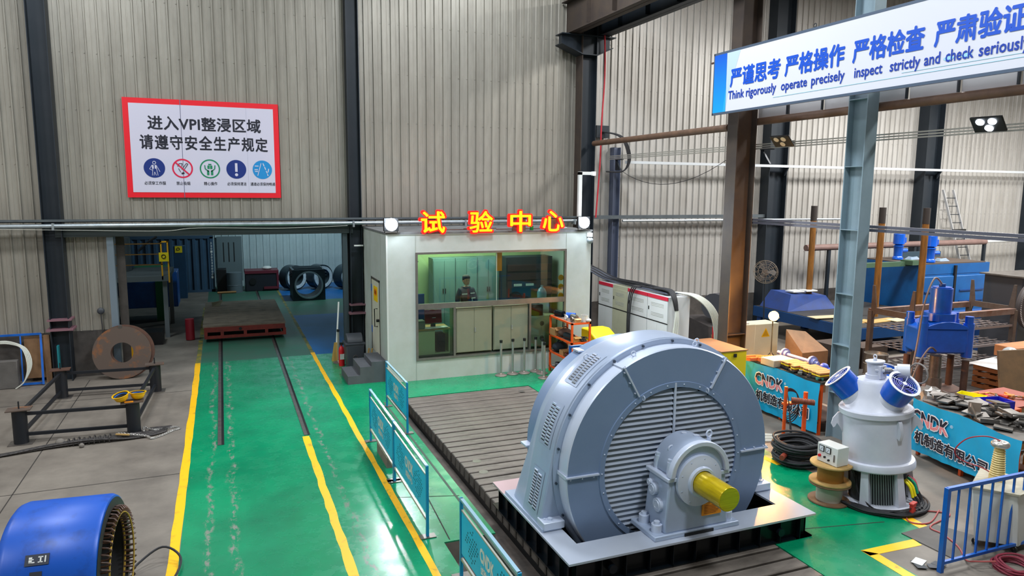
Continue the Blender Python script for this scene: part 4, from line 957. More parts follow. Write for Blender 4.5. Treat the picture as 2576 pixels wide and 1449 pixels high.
for z_ in (.85, 1.28): B().torus((8.45, 18.495, z_), .06, .008, 'Y', 16, 6).cyl((8.45, 18.5, z_), (8.45, 18.49, z_), .045, 10).obj('fan_grille', mat('grille', '#54564c', .6), t)
box_thing('test_instrument', 'dark instrument on the low pale cabinet', 'instrument', (8.05, 18.55, 1.5, 8.5, 18.9, 1.82), BLACK)
tag(B().tube(catenary((4.72, 21.2, 2.75), (5.4, 20.8, 2.95), .25, 8), .012, 5).obj('sagging_cable', RUB), 'green shaded cable sagging on the booth rear wall', 'cable')
t = thing('drink_bottle', 'small bottle beside the man inside the booth', 'bottle', (6.75, 18.55, 2.0)); B().lathe([(.0, 2.07), (.04, 2.07), (.04, 2.16), (.015, 2.2), (.015, 2.24)], (6.78, 18.5, 0), 'Z', 12).obj('body', mat('drink', '#6f8a5a', .2), t)
box_thing('console', 'control desk inside the booth window behind the cupboards', 'desk', (5.8, 18.7, FZ, 8.0, 18.92, 1.88), mat('console', '#8b9482', .5))

# ------------------------------------------------------------------ the man in the booth
def skin_body(name, M, parent, verts, edges, radii, lv=1):
    me = bpy.data.meshes.new(name); me.from_pydata(verts, edges, []); me.materials.append(M)
    o = bpy.data.objects.new(name, me); COL.objects.link(o); o.parent = parent
    sk = o.modifiers.new('skin', 'SKIN'); sk.use_smooth_shade = True
    for i, r in enumerate(radii): me.skin_vertices[0].data[i].radius = r if isinstance(r, tuple) else (r, r)
    me.skin_vertices[0].data[0].use_root = True
    s_ = o.modifiers.new('sub', 'SUBSURF'); s_.levels = lv; s_.render_levels = lv; return o
PX, PY = 6.38, 19.2
MAN = thing('person', 'man with short black hair in a dark navy jacket with reflective stripe, looking down', 'person', (PX, PY, FZ + .14), rot=(0, 0, .12))
MAN.scale = (1.06, 1.06, 1.06)
box_thing('floor_step', 'low platform the man stands on behind the control desk', 'platform', (5.9, 19.0, FZ, 7.2, 19.8, FZ + .10), STEPC)
V_ = [(0, 0, .98), (0, .0, 1.15), (0, 0, 1.32), (0, 0, 1.44), (0, -.01, 1.53), (-.17, 0, 1.42), (-.25, .0, 1.18), (-.24, -.12, .95), (.17, 0, 1.42), (.25, .0, 1.18), (.24, -.12, .95),
      (-.10, 0, .9), (-.11, 0, .5), (-.11, 0, .08), (-.12, -.14, .03), (.10, 0, .9), (.11, 0, .5), (.11, 0, .08), (.12, -.14, .03), (-.22, -.20, .93), (.22, -.20, .93)]
E_ = [(0, 1), (1, 2), (2, 3), (3, 4), (3, 5), (5, 6), (6, 7), (3, 8), (8, 9), (9, 10), (0, 11), (11, 12), (12, 13), (13, 14), (0, 15), (15, 16), (16, 17), (17, 18), (7, 19), (10, 20)]
R_ = [(.13, .10), (.13, .10), (.15, .11), (.10, .09), .055, .06, .048, .035, .06, .048, .035, .085, .06, .045, .04, .085, .06, .045, .04, .03, .03]
skin_body('body', SKIN, MAN, V_, E_, R_, 1)
J = [(0, 0, .90), (0, .0, 1.15), (0, 0, 1.32), (0, 0, 1.43), (-.175, 0, 1.41), (-.265, .0, 1.18), (-.25, -.12, .95), (.175, 0, 1.41), (.265, .0, 1.18), (.25, -.12, .95), (0, 0, 1.49)]
skin_body('jacket', NAVY, MAN, J, [(0, 1), (1, 2), (2, 3), (3, 4), (4, 5), (5, 6), (3, 7), (7, 8), (8, 9), (3, 10)], [(.17, .13), (.17, .13), (.19, .145), (.13, .11), .085, .075, .06, .085, .075, .06, .085], 2)
skin_body('trousers', mat('trousers', '#15202c', .8), MAN, [(0, 0, .95), (-.10, 0, .88), (-.115, 0, .5), (-.115, 0, .1), (.10, 0, .88), (.115, 0, .5), (.115, 0, .1)], [(0, 1), (1, 2), (2, 3), (0, 4), (4, 5), (5, 6)], [(.15, .12), .10, .075, .065, .10, .075, .065], 1)
for sx in (-1, 1):
    for k in range(4):
        x = sx * (.245 - .018 * k); skin_body('finger', SKIN, MAN, [(x, -.20, .94), (x, -.245 - .004 * k, .925), (x, -.27 - .006 * k, .90)], [(0, 1), (1, 2)], [.010, .009, .008], 1)
    skin_body('thumb', SKIN, MAN, [(sx * .20, -.185, .94), (sx * .175, -.215, .93), (sx * .168, -.24, .915)], [(0, 1), (1, 2)], [.011, .010, .009], 1)
hd = B()
hp = [(.0, 1.545), (.045, 1.55), (.07, 1.575), (.083, 1.62), (.09, 1.67), (.09, 1.71), (.08, 1.75), (.055, 1.78), (.0, 1.79)]
hd.lathe([(r, z_) for r, z_ in hp], (0, -.015, 0), 'Z', 20)
hd.v = [(x, y * 1.18 - (.012 if z_ < 1.6 and y < 0 else 0), z_) for x, y, z_ in hd.v]
hd.ball((0, -.125, 1.635), .018, 8, 6, (.8, 1, 1.3)); hd.ball((-.092, -.0, 1.65), .022, 8, 6, (.5, .8, 1.3)); hd.ball((.092, -.0, 1.65), .022, 8, 6, (.5, .8, 1.3))
h_ = hd.obj('head', SKIN, MAN, world=False)
B().ball((-.034, -.108, 1.668), .010, 8, 6).ball((.034, -.108, 1.668), .010, 8, 6).obj('eyes', BLACK, h_, world=False)
B().box(-.05, -.118, 1.69, -.018, -.10, 1.697).box(.018, -.118, 1.69, .05, -.10, 1.697).obj('eyebrows', HAIR, h_, world=False)
B().box(-.025, -.122, 1.592, .025, -.105, 1.600).obj('mouth', mat('lips', '#7d4a3c', .6), h_, world=False)
ha = B().lathe([(.098, 1.68), (.106, 1.73), (.096, 1.785), (.065, 1.815), (0, 1.825)], (0, 0, 0), 'Z', 20)
ha.v = [(x, y * 1.17, z_ + (.03 if y < -.04 and z_ < 1.74 else (-.05 if y > .03 and z_ < 1.72 else 0))) for x, y, z_ in ha.v]
ha.obj('hair', HAIR, h_, world=False)
B().torus((0, .02, 1.475), .105, .035, 'Z', 20, 8).obj('hood', NAVY, MAN, world=False)
B().box(-.028, -.152, 1.18, .028, -.12, 1.46).obj('red_shirt', mat('shirt', '#7a1424', .7), MAN, world=False)
B().cbox((-.115, -.155, 1.325), (.15, .012, .028), (0, 0, -.15)).cbox((.12, -.15, 1.335), (.14, .012, .028), (0, 0, .2)).cbox((.15, -.14, 1.20), (.14, .012, .03), (0, 0, .3)).obj('reflective_stripe', REFL, MAN, world=False)

# ------------------------------------------------------------------ by the booth
t = thing('concrete_steps', 'grey three-step stairs at the booth door', 'steps', (3.4, 19.0, 0))
B().box(2.88, 18.45, 0, 3.2, 19.55, .22).box(3.2, 18.45, 0, 3.5, 19.55, .44).box(3.5, 18.45, 0, 3.885, 19.55, .56).obj('steps', STEPC, t, smooth=False)
t = thing('waste_bin', 'dark grey swing-lid waste bin beside the booth steps', 'bin', (3.3, 20.2, 0))
B().hull8([(3.14, 20.0, 0), (3.54, 20.0, 0), (3.54, 20.4, 0), (3.14, 20.4, 0)], [(3.08, 19.94, .72), (3.6, 19.94, .72), (3.6, 20.46, .72), (3.08, 20.46, .72)]).obj('body', PLAS, t, bevel=.03)
B().box(3.06, 19.92, .72, 3.62, 20.48, .78).obj('rim', PLAS, t, bevel=.01)
n = 10; B().prism([(20.2 + .25 * math.cos(PI * i / n), .78 + .24 * math.sin(PI * i / n)) for i in range(n + 1)], 'X', 3.12, 3.56).obj('lid', PLAS, t, bevel=.02)
B().torus((3.34, 19.96, .36), .06, .01, 'Y', 12, 6).obj('mark', STEEL, t)
t = thing('fire_extinguisher', 'red fire extinguisher between the bin and a steel stanchion', 'extinguisher', (2.98, 21.0, 0))
B().lathe([(0, 0), (.085, 0), (.085, .46), (.06, .54), (.025, .58), (.025, .62)], (3.05, 20.6, 0), 'Z', 20).obj('body', REDP, t); B().box(3.0, 20.56, .62, 3.1, 20.64, .68).obj('valve', BLACK, t); B().box(2.99, 20.512, .2, 3.11, 20.52, .36).obj('label_patch', WHITE, t, smooth=False)
for k, (x, y) in enumerate(((3.62, 19.86), (3.7, 19.8))):
    tag(B().bar((x, y, 0.0), (x + .09, y + .02, .62), .035, .035).obj('wood_stick', WOODY, smooth=False), ['short yellow stick leaning at the steps, nearer the bin', 'short yellow stick leaning at the steps, nearer the booth wall'][k], 'stick')
t = thing('broom', 'straw broom and white pipe standing behind the extinguisher', 'broom', (2.92, 21.3, 0))
B().cyl((3.0, 21.3, .3), (3.12, 21.4, 1.75), .025, 8).obj('handle', WHITE, t); B().hull8([(2.86, 21.2, 0), (3.1, 21.2, 0), (3.1, 21.35, 0), (2.86, 21.35, 0)], [(2.94, 21.25, .55), (3.04, 21.25, .55), (3.04, 21.3, .55), (2.94, 21.3, .55)]).obj('bristles', mat('straw', '#b08f4a', .9), t)
def stanchion(x, y, label, first=[None]):
    if first[0] is None:
        t = thing('stanchion', label, 'stanchion', (x, y, 0), group='steel stanchions')
        B().lathe([(0, 0), (.165, 0), (.165, .02), (.12, .045), (.04, .06), (.032, .07)], (x, y, 0), 'Z', 28).obj('base', mat('stanchion_base', '#9a8f88', .35, .7), t)
        B().cyl((x, y, .06), (x, y, .93), .032, 16).obj('pole', CHROME, t); B().cyl((x, y, .93), (x, y, 1.0), .042, 16).obj('belt_head', BLACK, t)
        first[0] = t; return t
    return copy_tree(first[0], location=(x, y, 0), label=label)
for x, y, lb in ((6.97, 17.94, 'steel stanchion standing farthest left along the booth front'), (7.34, 17.99, 'second steel stanchion from the left along the booth front'), (7.68, 17.97, 'third steel stanchion from the left along the booth front'),
                 (8.05, 18.03, 'fourth steel stanchion, set back beside the orange shelf'), (8.13, 17.74, 'fifth steel stanchion, half hidden behind the nearest one'), (7.98, 17.28, 'nearest steel stanchion, beside the orange shelf'), (3.02, 21.0, 'single steel stanchion by the doorway and fire extinguisher')):
    stanchion(x, y if x > 4 else 20.98, lb)
# orange shelf trolley
t = thing('shelf_trolley', 'orange three-tier steel shelf loaded with parts beside the booth', 'shelf', (8.7, 17.2, 0))
ax0, ax1, ay0, ay1 = 8.46, 9.04, 16.62, 18.02
for x in (ax0, ax1 - .05):
    for y in (ay0, ay1 - .05): B().box(x, y, 0, x + .05, y + .05, 1.6).obj('leg', ORNG, t, smooth=False)
SZ = (.12, .55, 1.03, 1.56)
for z_ in SZ:
    B().box(ax0, ay0, z_, ax1, ay0 + .04, z_ + .045).box(ax0, ay1 - .04, z_, ax1, ay1, z_ + .045).box(ax0, ay0, z_, ax0 + .04, ay1, z_ + .045).box(ax1 - .04, ay0, z_, ax1, ay1, z_ + .045).obj('shelf_frame', ORNG, t, smooth=False)
    B().box(ax0 + .04, ay0 + .04, z_ + .015, ax1 - .04, ay1 - .04, z_ + .04).obj('shelf_board', mat('shelf_board', '#5b4a40', .7), t, smooth=False)
top = SZ[3] + .042
def small(kind, x, y, z_, M, label, cat, s=1.0, rz=0.0):
    t = thing(kind, label, cat, (x, y, z_), rz)
    if kind == 'plastic_bucket': B().lathe([(0, 0), (.085, 0), (.10, .19), (.108, .195), (.108, .21)], (0, 0, 0), 'Z', 20).obj('pail', M, t, world=False); B().cyl((0, 0, .19), (0, 0, .2), .095, 20).obj('rim_fill', STEEL, t, world=False)
    elif kind == 'pipe_flange': B().lathe([(.03, 0), (.07, 0), (.07, .02), (.045, .02), (.045, .06), (.03, .06)], (0, 0, .07), 'X', 18, closed=True).obj('flange', M, t, world=False)
    elif kind == 'motor_part': B().cyl((0, -.13, .07), (0, .13, .07), .07, 14).box(-.05, -.1, 0, .05, .1, .03).obj('casting', M, t, world=False); B().cyl((0, .13, .07), (0, .2, .07), .02, 8).obj('stub', STEEL, t, world=False)
    elif kind == 'cardboard_box': B().box(-.13, -.12, 0, .13, .12, .14).obj('carton', M, t, world=False); B().cbox((0, -.15, .15), (.25, .1, .006), (.5, 0, 0)).obj('flap', M, t, world=False)
    elif kind == 'tool_bag': B().ball((0, 0, .10), .17, 14, 8, (1, .8, .6)).obj('bag', M, t, world=False); B().torus((0, 0, .17), .07, .012, 'Y', 12, 6).obj('strap', M, t, world=False)
    elif kind == 'cable_heap':
        b = B()
        for k in range(4):
            b.tube([(.12 * (1 + .2 * k) * math.cos(a) * .7, .12 * math.sin(a + k), .02 + .02 * k) for a in [i * PI / 6 for i in range(12)]], .012, 5, closed=True)
        b.obj('coil', M, t, world=False)
    if s != 1: t.scale = (s, s, s)
    return t
small('plastic_bucket', 8.90, 16.75, top, WHITE, 'white plastic bucket on the top tier of the orange shelf', 'bucket', .9)
small('pipe_flange', 8.56, 17.2, top, WHITE, 'white round flange on the top tier edge of the orange shelf', 'flange')
small('pipe_flange', 8.56, 16.86, top, STEEL, 'dark ring flange near the front corner of the top tier', 'flange')
small('motor_part', 8.8, 17.15, top, STEEL, 'bare metal casting in the middle of the top tier', 'casting')
small('motor_part', 8.85, 17.45, top, BLUEM, 'blue casting behind the bare one on the top tier', 'casting', rz=.8)
small('motor_part', 8.65, 17.75, top, BLACKG, 'black part at the far end of the top tier', 'casting', 1.2, rz=.3)
small('cardboard_box', 8.70, 16.78, top, mat('carton_pale', '#b59a6a', .8), 'small pale carton at the front of the top tier', 'carton', .6)
small('tool_bag', 8.98, 16.68, top, mat('plastic_bag', '#c2c4c4', .4), 'white plastic bag at the front corner of the top tier', 'bag', .5)
z2 = SZ[2] + .042
small('cardboard_box', 8.62, 17.8, z2, CARD, 'brown carton at the far end of the middle tier', 'carton', 1.3)
small('tool_bag', 8.68, 17.45, z2, mat('bag_brown', '#4b362c', .8), 'brown bag on the middle tier of the orange shelf', 'bag', 1.2)
small('motor_part', 8.62, 17.08, z2, mat('motor_black', '#14222a', .4), 'dark green motor on the middle tier', 'motor', 1.3, rz=.15)
small('cardboard_box', 8.68, 16.8, z2, mat('carton_yellow', '#b08a4a', .8), 'yellowish carton at the front of the middle tier', 'carton', .8)
small('cable_heap', 8.88, 16.78, z2, RUB, 'heap of black wire at the front of the middle tier', 'wire', 1.1)
z1 = SZ[1] + .042
small('tool_bag', 8.68, 17.75, z1, mat('bag_navy', '#101c28', .8), 'dark navy bag at the far end of the lower tier', 'bag', 1.4)
small('cardboard_box', 8.64, 17.35, z1, CARD, 'open brown carton on the lower tier', 'carton', .95)
small('cable_heap', 8.64, 17.0, z1, mat('wire_purple', '#5a2733', .6), 'heap of dark red wire on the lower tier', 'wire', 1.2)
small('cable_heap', 8.76, 16.8, z1, STEEL, 'heap of bright metal bits at the front of the lower tier', 'wire', 1.0)
z0 = SZ[0] + .042
small('motor_part', 8.62, 17.5, z0, BLACK, 'black motor on the lowest tier of the orange shelf', 'motor', 1.4, rz=1.2)
small('tool_bag', 8.66, 17.1, z0, RUB, 'black bag on the lowest tier of the orange shelf', 'bag', 1.2)
for k in range(5):
    tag(B().bar((8.0 + .05 * k, 16.95 - .07 * k, .02 + .012 * k), (8.42 + .02 * k, 17.15 - .05 * k, .06 + .012 * k), .05, .02).obj('steel_bar', [STEEL, RUSTD][k % 2], smooth=False), ['bare steel bar lowest in the heap at the foot of the orange shelf', 'rusty bar resting on the lowest steel bar by the orange shelf', 'bare steel bar in the middle of the heap by the orange shelf', 'rusty bar near the top of the heap by the orange shelf', 'bare steel bar topmost in the heap at the foot of the orange shelf'][k], 'bar', 'metal bars at the foot of the orange shelf')
# blue guard rail behind the motor and yellow drip tray
t = thing('guard_rail', 'short blue guard rail behind the round motor', 'railing', (7.4, 14.7, 0))
B().box(7.38, 14.58, 0, 7.43, 14.63, 1.5).obj('post', BLUE, t, smooth=False); B().box(7.38, 14.55, 1.46, 9.2, 14.6, 1.51).obj('top_bar', BLUE, t, smooth=False); B().box(9.15, 14.58, 0, 9.2, 14.63, 1.5).obj('post', BLUE, t, smooth=False)
for k in range(1, 9): B().box(7.4 + k * .2, 14.57, .2, 7.418 + k * .2, 14.59, 1.46).obj('baluster', BLUE, t, smooth=False)
B().box(7.38, 14.57, .18, 9.2, 14.6, .21).obj('lower_bar', BLUE, t, smooth=False)
t = thing('yellow_hood', 'yellow sheet metal hood standing behind the orange shelf', 'hood', (9.6, 16.8, 0))
B().prism([(16.5, 0), (17.6, 0), (17.6, 1.28), (17.2, 1.30), (16.5, 1.02)], 'X', 9.25, 9.95).obj('shell', YBOX, t, bevel=.04)
# ------------------------------------------------------------------ row of electrical cabinets along the booth
FX = 11.32
CW = mat('cab_white', '#c9cdd0', .4); CBG = mat('cab_vent', '#9fa2a0', .5)
ysn = [20.35, 19.45, 18.55, 17.45, 16.42]
for k, (ya, yb) in enumerate(zip(ysn, ysn[1:])):
    M = CAB if k == 1 else CW
    t = thing('control_cabinet', ['white electrical cabinet with red header nearest the booth wall', 'beige electrical cabinet without header', 'white electrical cabinet with red header behind black cables', 'white electrical cabinet with red header at the near end of the row'][k], 'cabinet', (FX + .3, (ya + yb) / 2, 0), group=None)
    B().box(FX + .01, yb + .005, 0, FX + .72, ya - .005, 2.18).obj('body', M, t, smooth=False)
    hdt = 2.18
    if k != 1: B().box(FX - .012, yb + .01, 2.08, FX + .01, ya - .01, 2.18).obj('header', mat('header_red', '#c01838', .45), t, smooth=False)
    d0 = B().box(FX - .006, yb + .015, 1.45, FX + .01, ya - .015, 2.06).obj('upper_door', M, t, smooth=False)
    q = B()
    for z_ in (1.58, 1.62, 1.66, 1.86, 1.90, 1.94): q.box(FX - .010, yb + .2, z_, FX - .006, ya - .2, z_ + .014)
    q.obj('vent_slots', CBG, d0, smooth=False)['kind'] = 'stuff'
    B().box(FX - .008, yb + .01, 1.42, FX + .01, ya - .01, 1.44).obj('door_gap', BLACK, t, smooth=False)
    ym = (ya + yb) / 2
    if k in (0, 3):
        for a_, b_ in ((yb + .015, ym - .004), (ym + .004, ya - .015)): B().box(FX - .006, a_, .06, FX + .01, b_, 1.41).obj('lower_door', M, t, smooth=False)
    else: B().box(FX - .006, yb + .015, .06, FX + .01, ya - .015, 1.41).obj('lower_door', M, t, smooth=False)
    B().box(FX - .02, ya - .10, 1.72, FX - .006, ya - .07, 1.82).obj('handle', BLACK, t, smooth=False)
B().box(0, 0, 0, 0, 0, 0) if False else None
# cables over the cabinets
t = thing('cable_bridge', 'thick bundle of dark cables sagging from the booth wall over the cabinet tops', 'cable', (11.6, 19, 2.2))
for k in range(9):
    x = 11.42 + .055 * k; r_ = random.Random(k)
    B().tube(smoothpath([(x - .9 + .02 * k, 20.9, 2.66 + .03 * (k % 3)), (x - .35, 20.75, 2.52), (x, 20.2, 2.27), (x + r_.uniform(-.05, .05), 18.6, 2.24 + .03 * (k % 3)), (x + r_.uniform(-.05, .05), 17.4, 2.26 + .04 * (k % 2)), (x + .05, 16.7, 2.24)]), .027, 6).obj('cable', RUB if k % 3 else mat('cable_grey', '#4a5060', .5), t)
t = thing('cable_drop', 'black cable bundle ending in white braids and red sleeves at the near cabinet', 'cable', (11.6, 16.3, 2.2))
for k in range(3):
    a = .05 * k
    B().tube(smoothpath([(11.45 + a, 17.4, 2.32), (11.42 + a, 16.6, 2.36), (11.36 + a, 16.28, 2.2), (11.42 + a * .5, 16.2, 1.85)]), .036, 8).obj('cable', RUB, t)
    B().tube(smoothpath([(11.43 + a * .5, 16.2, 1.85), (11.38 + a, 16.15, 1.6), (11.30 + a * 1.2, 16.1, 1.2)]), .024, 6).obj('braid', CABW, t)
    B().cyl((11.30 + a * 1.2, 16.1, 1.2), (11.24 + a * 1.3, 16.05, .95), .035, 8).obj('sleeve', REDP, t)
t = thing('white_cable_arch', 'arch of white cables dropping from the cabinet tops to the floor', 'cable', (12.3, 16.5, 0))
for k in range(6):
    a = .045 * k
    B().tube(smoothpath([(11.75 + a * .3, 16.9, 2.26), (12.0 + a, 16.3, 2.22), (12.35 + a, 16.0, 1.85), (12.55 + a, 15.95, 1.2), (12.6 + a, 15.95, .02)]), .02, 6).obj('cable', CABW, t)
t = thing('black_cable_loops', 'three black cables looping over the white cabinet doors', 'cable', (11.2, 18.2, 0))
for k in range(3): B().tube(smoothpath([(11.6, 18.3 - .1 * k, 2.26), (11.24, 18.15 - .1 * k, 2.28), (11.20, 18.3 - .08 * k, 1.9), (11.20, 18.35 - .07 * k, 1.0), (11.22, 18.3 - .06 * k, .03)]), .018, 6).obj('cable', RUB, t)
# yellow box and what it stands on
t = thing('pale_cabinet', 'pale blue cabinet under the yellow box', 'cabinet', (10.7, 13.3, 0)); B().box(10.36, 12.86, 0, 11.04, 14.1, .56).obj('body', mat('pale_blue', '#9dbfc0', .5, 0, '#7c9fa2', .5, 3), t, bevel=.01)
B().box(10.40, 12.85, .08, 11.0, 12.86, .5).obj('cabinet_door', mat('pale_blue', '#9dbfc0'), t, smooth=False)
t = thing('yellow_crate', 'bright yellow box with plywood lid behind the round motor', 'box', (10.7, 13.5, .56))
B().box(10.35, 12.86, .57, 11.05, 14.1, 1.49).obj('body', YBOX, t, smooth=False)
lid = B().hull8([(10.32, 12.83, 1.49), (11.07, 12.83, 1.49), (11.07, 14.2, 1.49), (10.32, 14.2, 1.49)], [(10.32, 12.83, 1.512), (11.07, 12.83, 1.512), (11.07, 14.2, 1.512), (10.32, 14.2, 1.512)]).obj('lid', WOOD, t, smooth=False)
for p in ((10.7, 12.82, 1.40), (11.06, 12.95, 1.05)): B().cbox(p, (.07, .03, .08)).obj('latch', BLACK, t, smooth=False)
# wooden board and junk behind
tag(B().hull8([(11.6, 14.9, 0), (13.0, 14.9, 0), (13.0, 15.8, 0), (11.6, 15.8, 0)], [(11.7, 15.0, .9), (12.9, 15.0, .8), (12.9, 15.7, .95), (11.7, 15.7, .85)]).obj('tarpaulin_heap', mat('tarp', '#3c3a3c', .8, 0, '#26262a', .6, 4), smooth=False), 'dark covered heap behind the yellow box', 'heap')
t = thing('cable_junk', 'dark scrap heap with grey drum behind the cabinet row', 'scrap', (13.4, 17.2, 0))
B().hull8([(12.9, 16.6, 0), (14.6, 16.6, 0), (14.6, 18.2, 0), (12.9, 18.2, 0)], [(13.0, 16.8, 1.2), (14.3, 16.8, 1.0), (14.3, 18, 1.3), (13.0, 18, 1.35)]).obj('heap', mat('junk', '#352f2e', .8, 0, '#1d1b1d', .7, 3), t, smooth=False)
B().cyl((13.3, 17.0, 1.75), (14.0, 17.4, 1.7), .38, 16).obj('drum', mat('junk_blue', '#2f3138', .6), t); B().box(12.95, 16.5, .9, 13.1, 16.56, 1.25).obj('red_tag', REDP, t, smooth=False)
B().hull8([(13.0, 16.45, .6), (13.5, 16.45, .6), (13.5, 16.6, .6), (13.0, 16.6, .6)], [(12.95, 16.5, 1.0), (13.4, 16.5, 1.1), (13.4, 16.6, 1.1), (12.95, 16.6, 1.0)]).obj('torn_carton', CARD, t, smooth=False)

# ------------------------------------------------------------------ workbenches with cyan skirts
def skirt_mat():
    m = mat('skirt_cyan', '#069cc9', 0.45, 0, '#0488b4', .6, 1.2, bump=.25, bscale=1.6); return m
def logo_mat(z0, zmid):
    m = bpy.data.materials.new('logo_ink'); m.use_nodes = True; nt = m.node_tree; b = nt.nodes['Principled BSDF']; b.inputs['Roughness'].default_value = .5
    tc = nt.nodes.new('ShaderNodeTexCoord'); sp = nt.nodes.new('ShaderNodeSeparateXYZ'); nt.links.new(tc.outputs['Generated'], sp.inputs[0])
    a = nt.nodes.new('ShaderNodeMath'); a.operation = 'GREATER_THAN'; a.inputs[1].default_value = .5; nt.links.new(sp.outputs[2], a.inputs[0])
    w_ = nt.nodes.new('ShaderNodeMath'); w_.operation = 'MULTIPLY'; w_.inputs[1].default_value = 16; nt.links.new(sp.outputs[2], w_.inputs[0])
    fr_ = nt.nodes.new('ShaderNodeMath'); fr_.operation = 'FRACT'; nt.links.new(w_.outputs[0], fr_.inputs[0])
    g = nt.nodes.new('ShaderNodeMath'); g.operation = 'GREATER_THAN'; g.inputs[1].default_value = .72; nt.links.new(fr_.outputs[0], g.inputs[0])
    m1 = nt.nodes.new('ShaderNodeMix'); m1.data_type = 'RGBA'; m1.inputs[6].default_value = hx('#c8283a'); m1.inputs[7].default_value = hx('#e8e8ea'); nt.links.new(g.outputs[0], m1.inputs[0])
    m2 = nt.nodes.new('ShaderNodeMix'); m2.data_type = 'RGBA'; nt.links.new(m1.outputs[2], m2.inputs[6]); m2.inputs[7].default_value = hx('#15182e'); nt.links.new(a.outputs[0], m2.inputs[0])
    nt.links.new(m2.outputs[2], b.inputs['Base Color']); return m
LOGO = logo_mat(0, 0); SIGNW = mat('print_white', '#e3e6ea', .5)
def skirt(name, label, p0, p1, z0a, z0b, z1, t0, t1, u0, u1):
    """cyan skirt between ground points p0 (far) and p1 (near), with the logo line from t0 to t1 and the company line from u0 to u1 (fractions)"""
    P0, P1 = Vector((p0[0], p0[1], 0)), Vector((p1[0], p1[1], 0)); d = (P1 - P0); L = d.length; d.normalize(); nrm = Vector((0, 0, 1)).cross(d); nrm = -nrm if nrm.x > 0 else nrm
    t = thing(name, label, 'banner', tuple(P0 + Vector((0, 0, z0a))))
    n = 40; m = 8; vs_ = []
    rr_ = random.Random(int(L * 100)); 
    for j in range(m + 1):
        for i in range(n + 1):
            f = i / n; zb = z0a + (z0b - z0a) * f; z_ = zb + (z1 - zb) * j / m - (.02 * math.sin(f * 9) * (j == m) + 0)
            off = .012 * math.sin(f * 23 + j * .9) + .010 * math.sin(f * 57 + 1.3 * j)
            vs_.append(tuple(P0 + d * (L * f) + nrm * (off * (1 - .3 * j / m)) + Vector((0, 0, z_))))
    b = B(); b.add(vs_, [(j * (n + 1) + i, j * (n + 1) + i + 1, (j + 1) * (n + 1) + i + 1, (j + 1) * (n + 1) + i) for j in range(m) for i in range(n)])
    b.obj('sheet', skirt_mat(), t)
    def T(f, z_, k=.03): return P0 + d * (L * f) + nrm * k + Vector((0, 0, z_))
    H = z1 - z0a
    for (nm, s_, a, b_, zz, hh, M) in (('logo', 'CNDK', t0, t1, z0a + H * .56, H * .24, LOGO), ('company_lettering', '机制造有限公司', u0, u1, z0a + H * .20, H * .22, INK)):
        text('lettering_outline', s_, SIGNW, t, T(a - .004, zz - .008, .027), d, (0, 0, 1), L * (b_ - a) + .02, hh + .016, .075)
        text(nm, s_, M, t, T(a, zz, .031), d, (0, 0, 1), L * (b_ - a), hh, .035)
    c = T(t1 + .035, z0a + H * .76, .03); B().lathe([(.022, 0), (.028, 0)], tuple(c), 'X', 20).obj('registered_ring', SIGNW, t)
    text('registered_mark', 'R', SIGNW, t, tuple(c + d * -.010 + Vector((0, 0, -.013))), d, (0, 0, 1), .02, .026, .02)
    return t
skirt('bench_skirt', 'cyan printed skirt on the workbench left of the pale grey column', (11.42, 13.35), (11.42, 11.02), .10, .06, 1.15, .19, .56, .21, .90)
skirt('bench_skirt', 'cyan printed skirt on the workbench behind the tall insulator', (12.42, 9.62), (11.88, 7.22), .10, .22, 1.13, .02, .385, .06, .765)
def bench(label, p0, p1, depth, z1, cat='workbench'):
    P0, P1 = Vector((*p0, 0)), Vector((*p1, 0)); d = (P0 - P1); L = d.length; ang = math.atan2(-d.x, d.y)
    t = thing('workbench', label, cat, tuple(P1), rz=ang)
    B().box(.03, 0, z1 - .05, depth, L, z1).obj('bench_top', mat('bench_steel', '#4b4641', .5, .4, '#2e2b2a', .6, 3), t, world=False)
    for x in (.08, depth - .08):
        for y in (.06, L * .5, L - .1): B().box(x - .03, y - .03, 0, x + .03, y + .03, z1 - .05).obj('leg', ORNG if x < .2 else STEELD, t, world=False, smooth=False)
    B().box(.05, .05, .25, depth - .05, L - .05, .28).obj('lower_shelf', RUSTD, t, world=False, smooth=False)
    return t
bench('dark steel workbench behind the cyan skirt left of the pale grey column', (11.45, 13.35), (11.45, 11.02), 1.15, 1.16)
bench('dark steel workbench behind the cyan skirt by the insulator', (12.47, 9.62), (11.95, 7.32), 1.1, 1.08)
# coils and blocks on bench 1
BT = 1.165
def coil_frame(x, y, rz, label, z_=BT, M=None):
    t = thing('coil_frame', label, 'coil', (x, y, z_), rz, 'rectangular coil frames on the lamplit workbench')
    for k in range(3):
        pts = [(.22 * sx_ * .5, .5 * sy_ * .5, .02 + .03 * k) for sx_, sy_ in ((-1, -1.6), (-.6, -2), (.6, -2), (1, -1.6), (1, 1.6), (.6, 2), (-.6, 2), (-1, 1.6))]
        pts = [(p[0], p[1] * .42, p[2]) for p in pts]
        B().tube(pts, .018, 6, closed=True).obj('turn', M or mat('coil_orange', '#c9682a', .5, 0, '#7a3a20', .5, 4), t, world=False)
    return t
for k, (x, y) in enumerate(((11.5, 13.12), (11.72, 12.98), (11.95, 12.85))):
    coil_frame(x, y, 1.4, ['orange rectangular coil at the far end of the lamplit workbench', 'orange rectangular coil between two others on the lamplit workbench', 'orange rectangular coil nearest the work lamp'][k])
tag(B().box(11.4, 12.35, BT, 12.0, 12.78, BT + .16).obj('steel_block', mat('block_pale', '#b9ae9c', .45, .3), bevel=.01), 'large pale block on the lamplit workbench behind the row of clamps', 'block')
rr = random.Random(5); base_ = None
COP = mat('pole_top', '#c98f58', .4, .2); PY_ = mat('pole_yellow', '#d8b40c', .5)
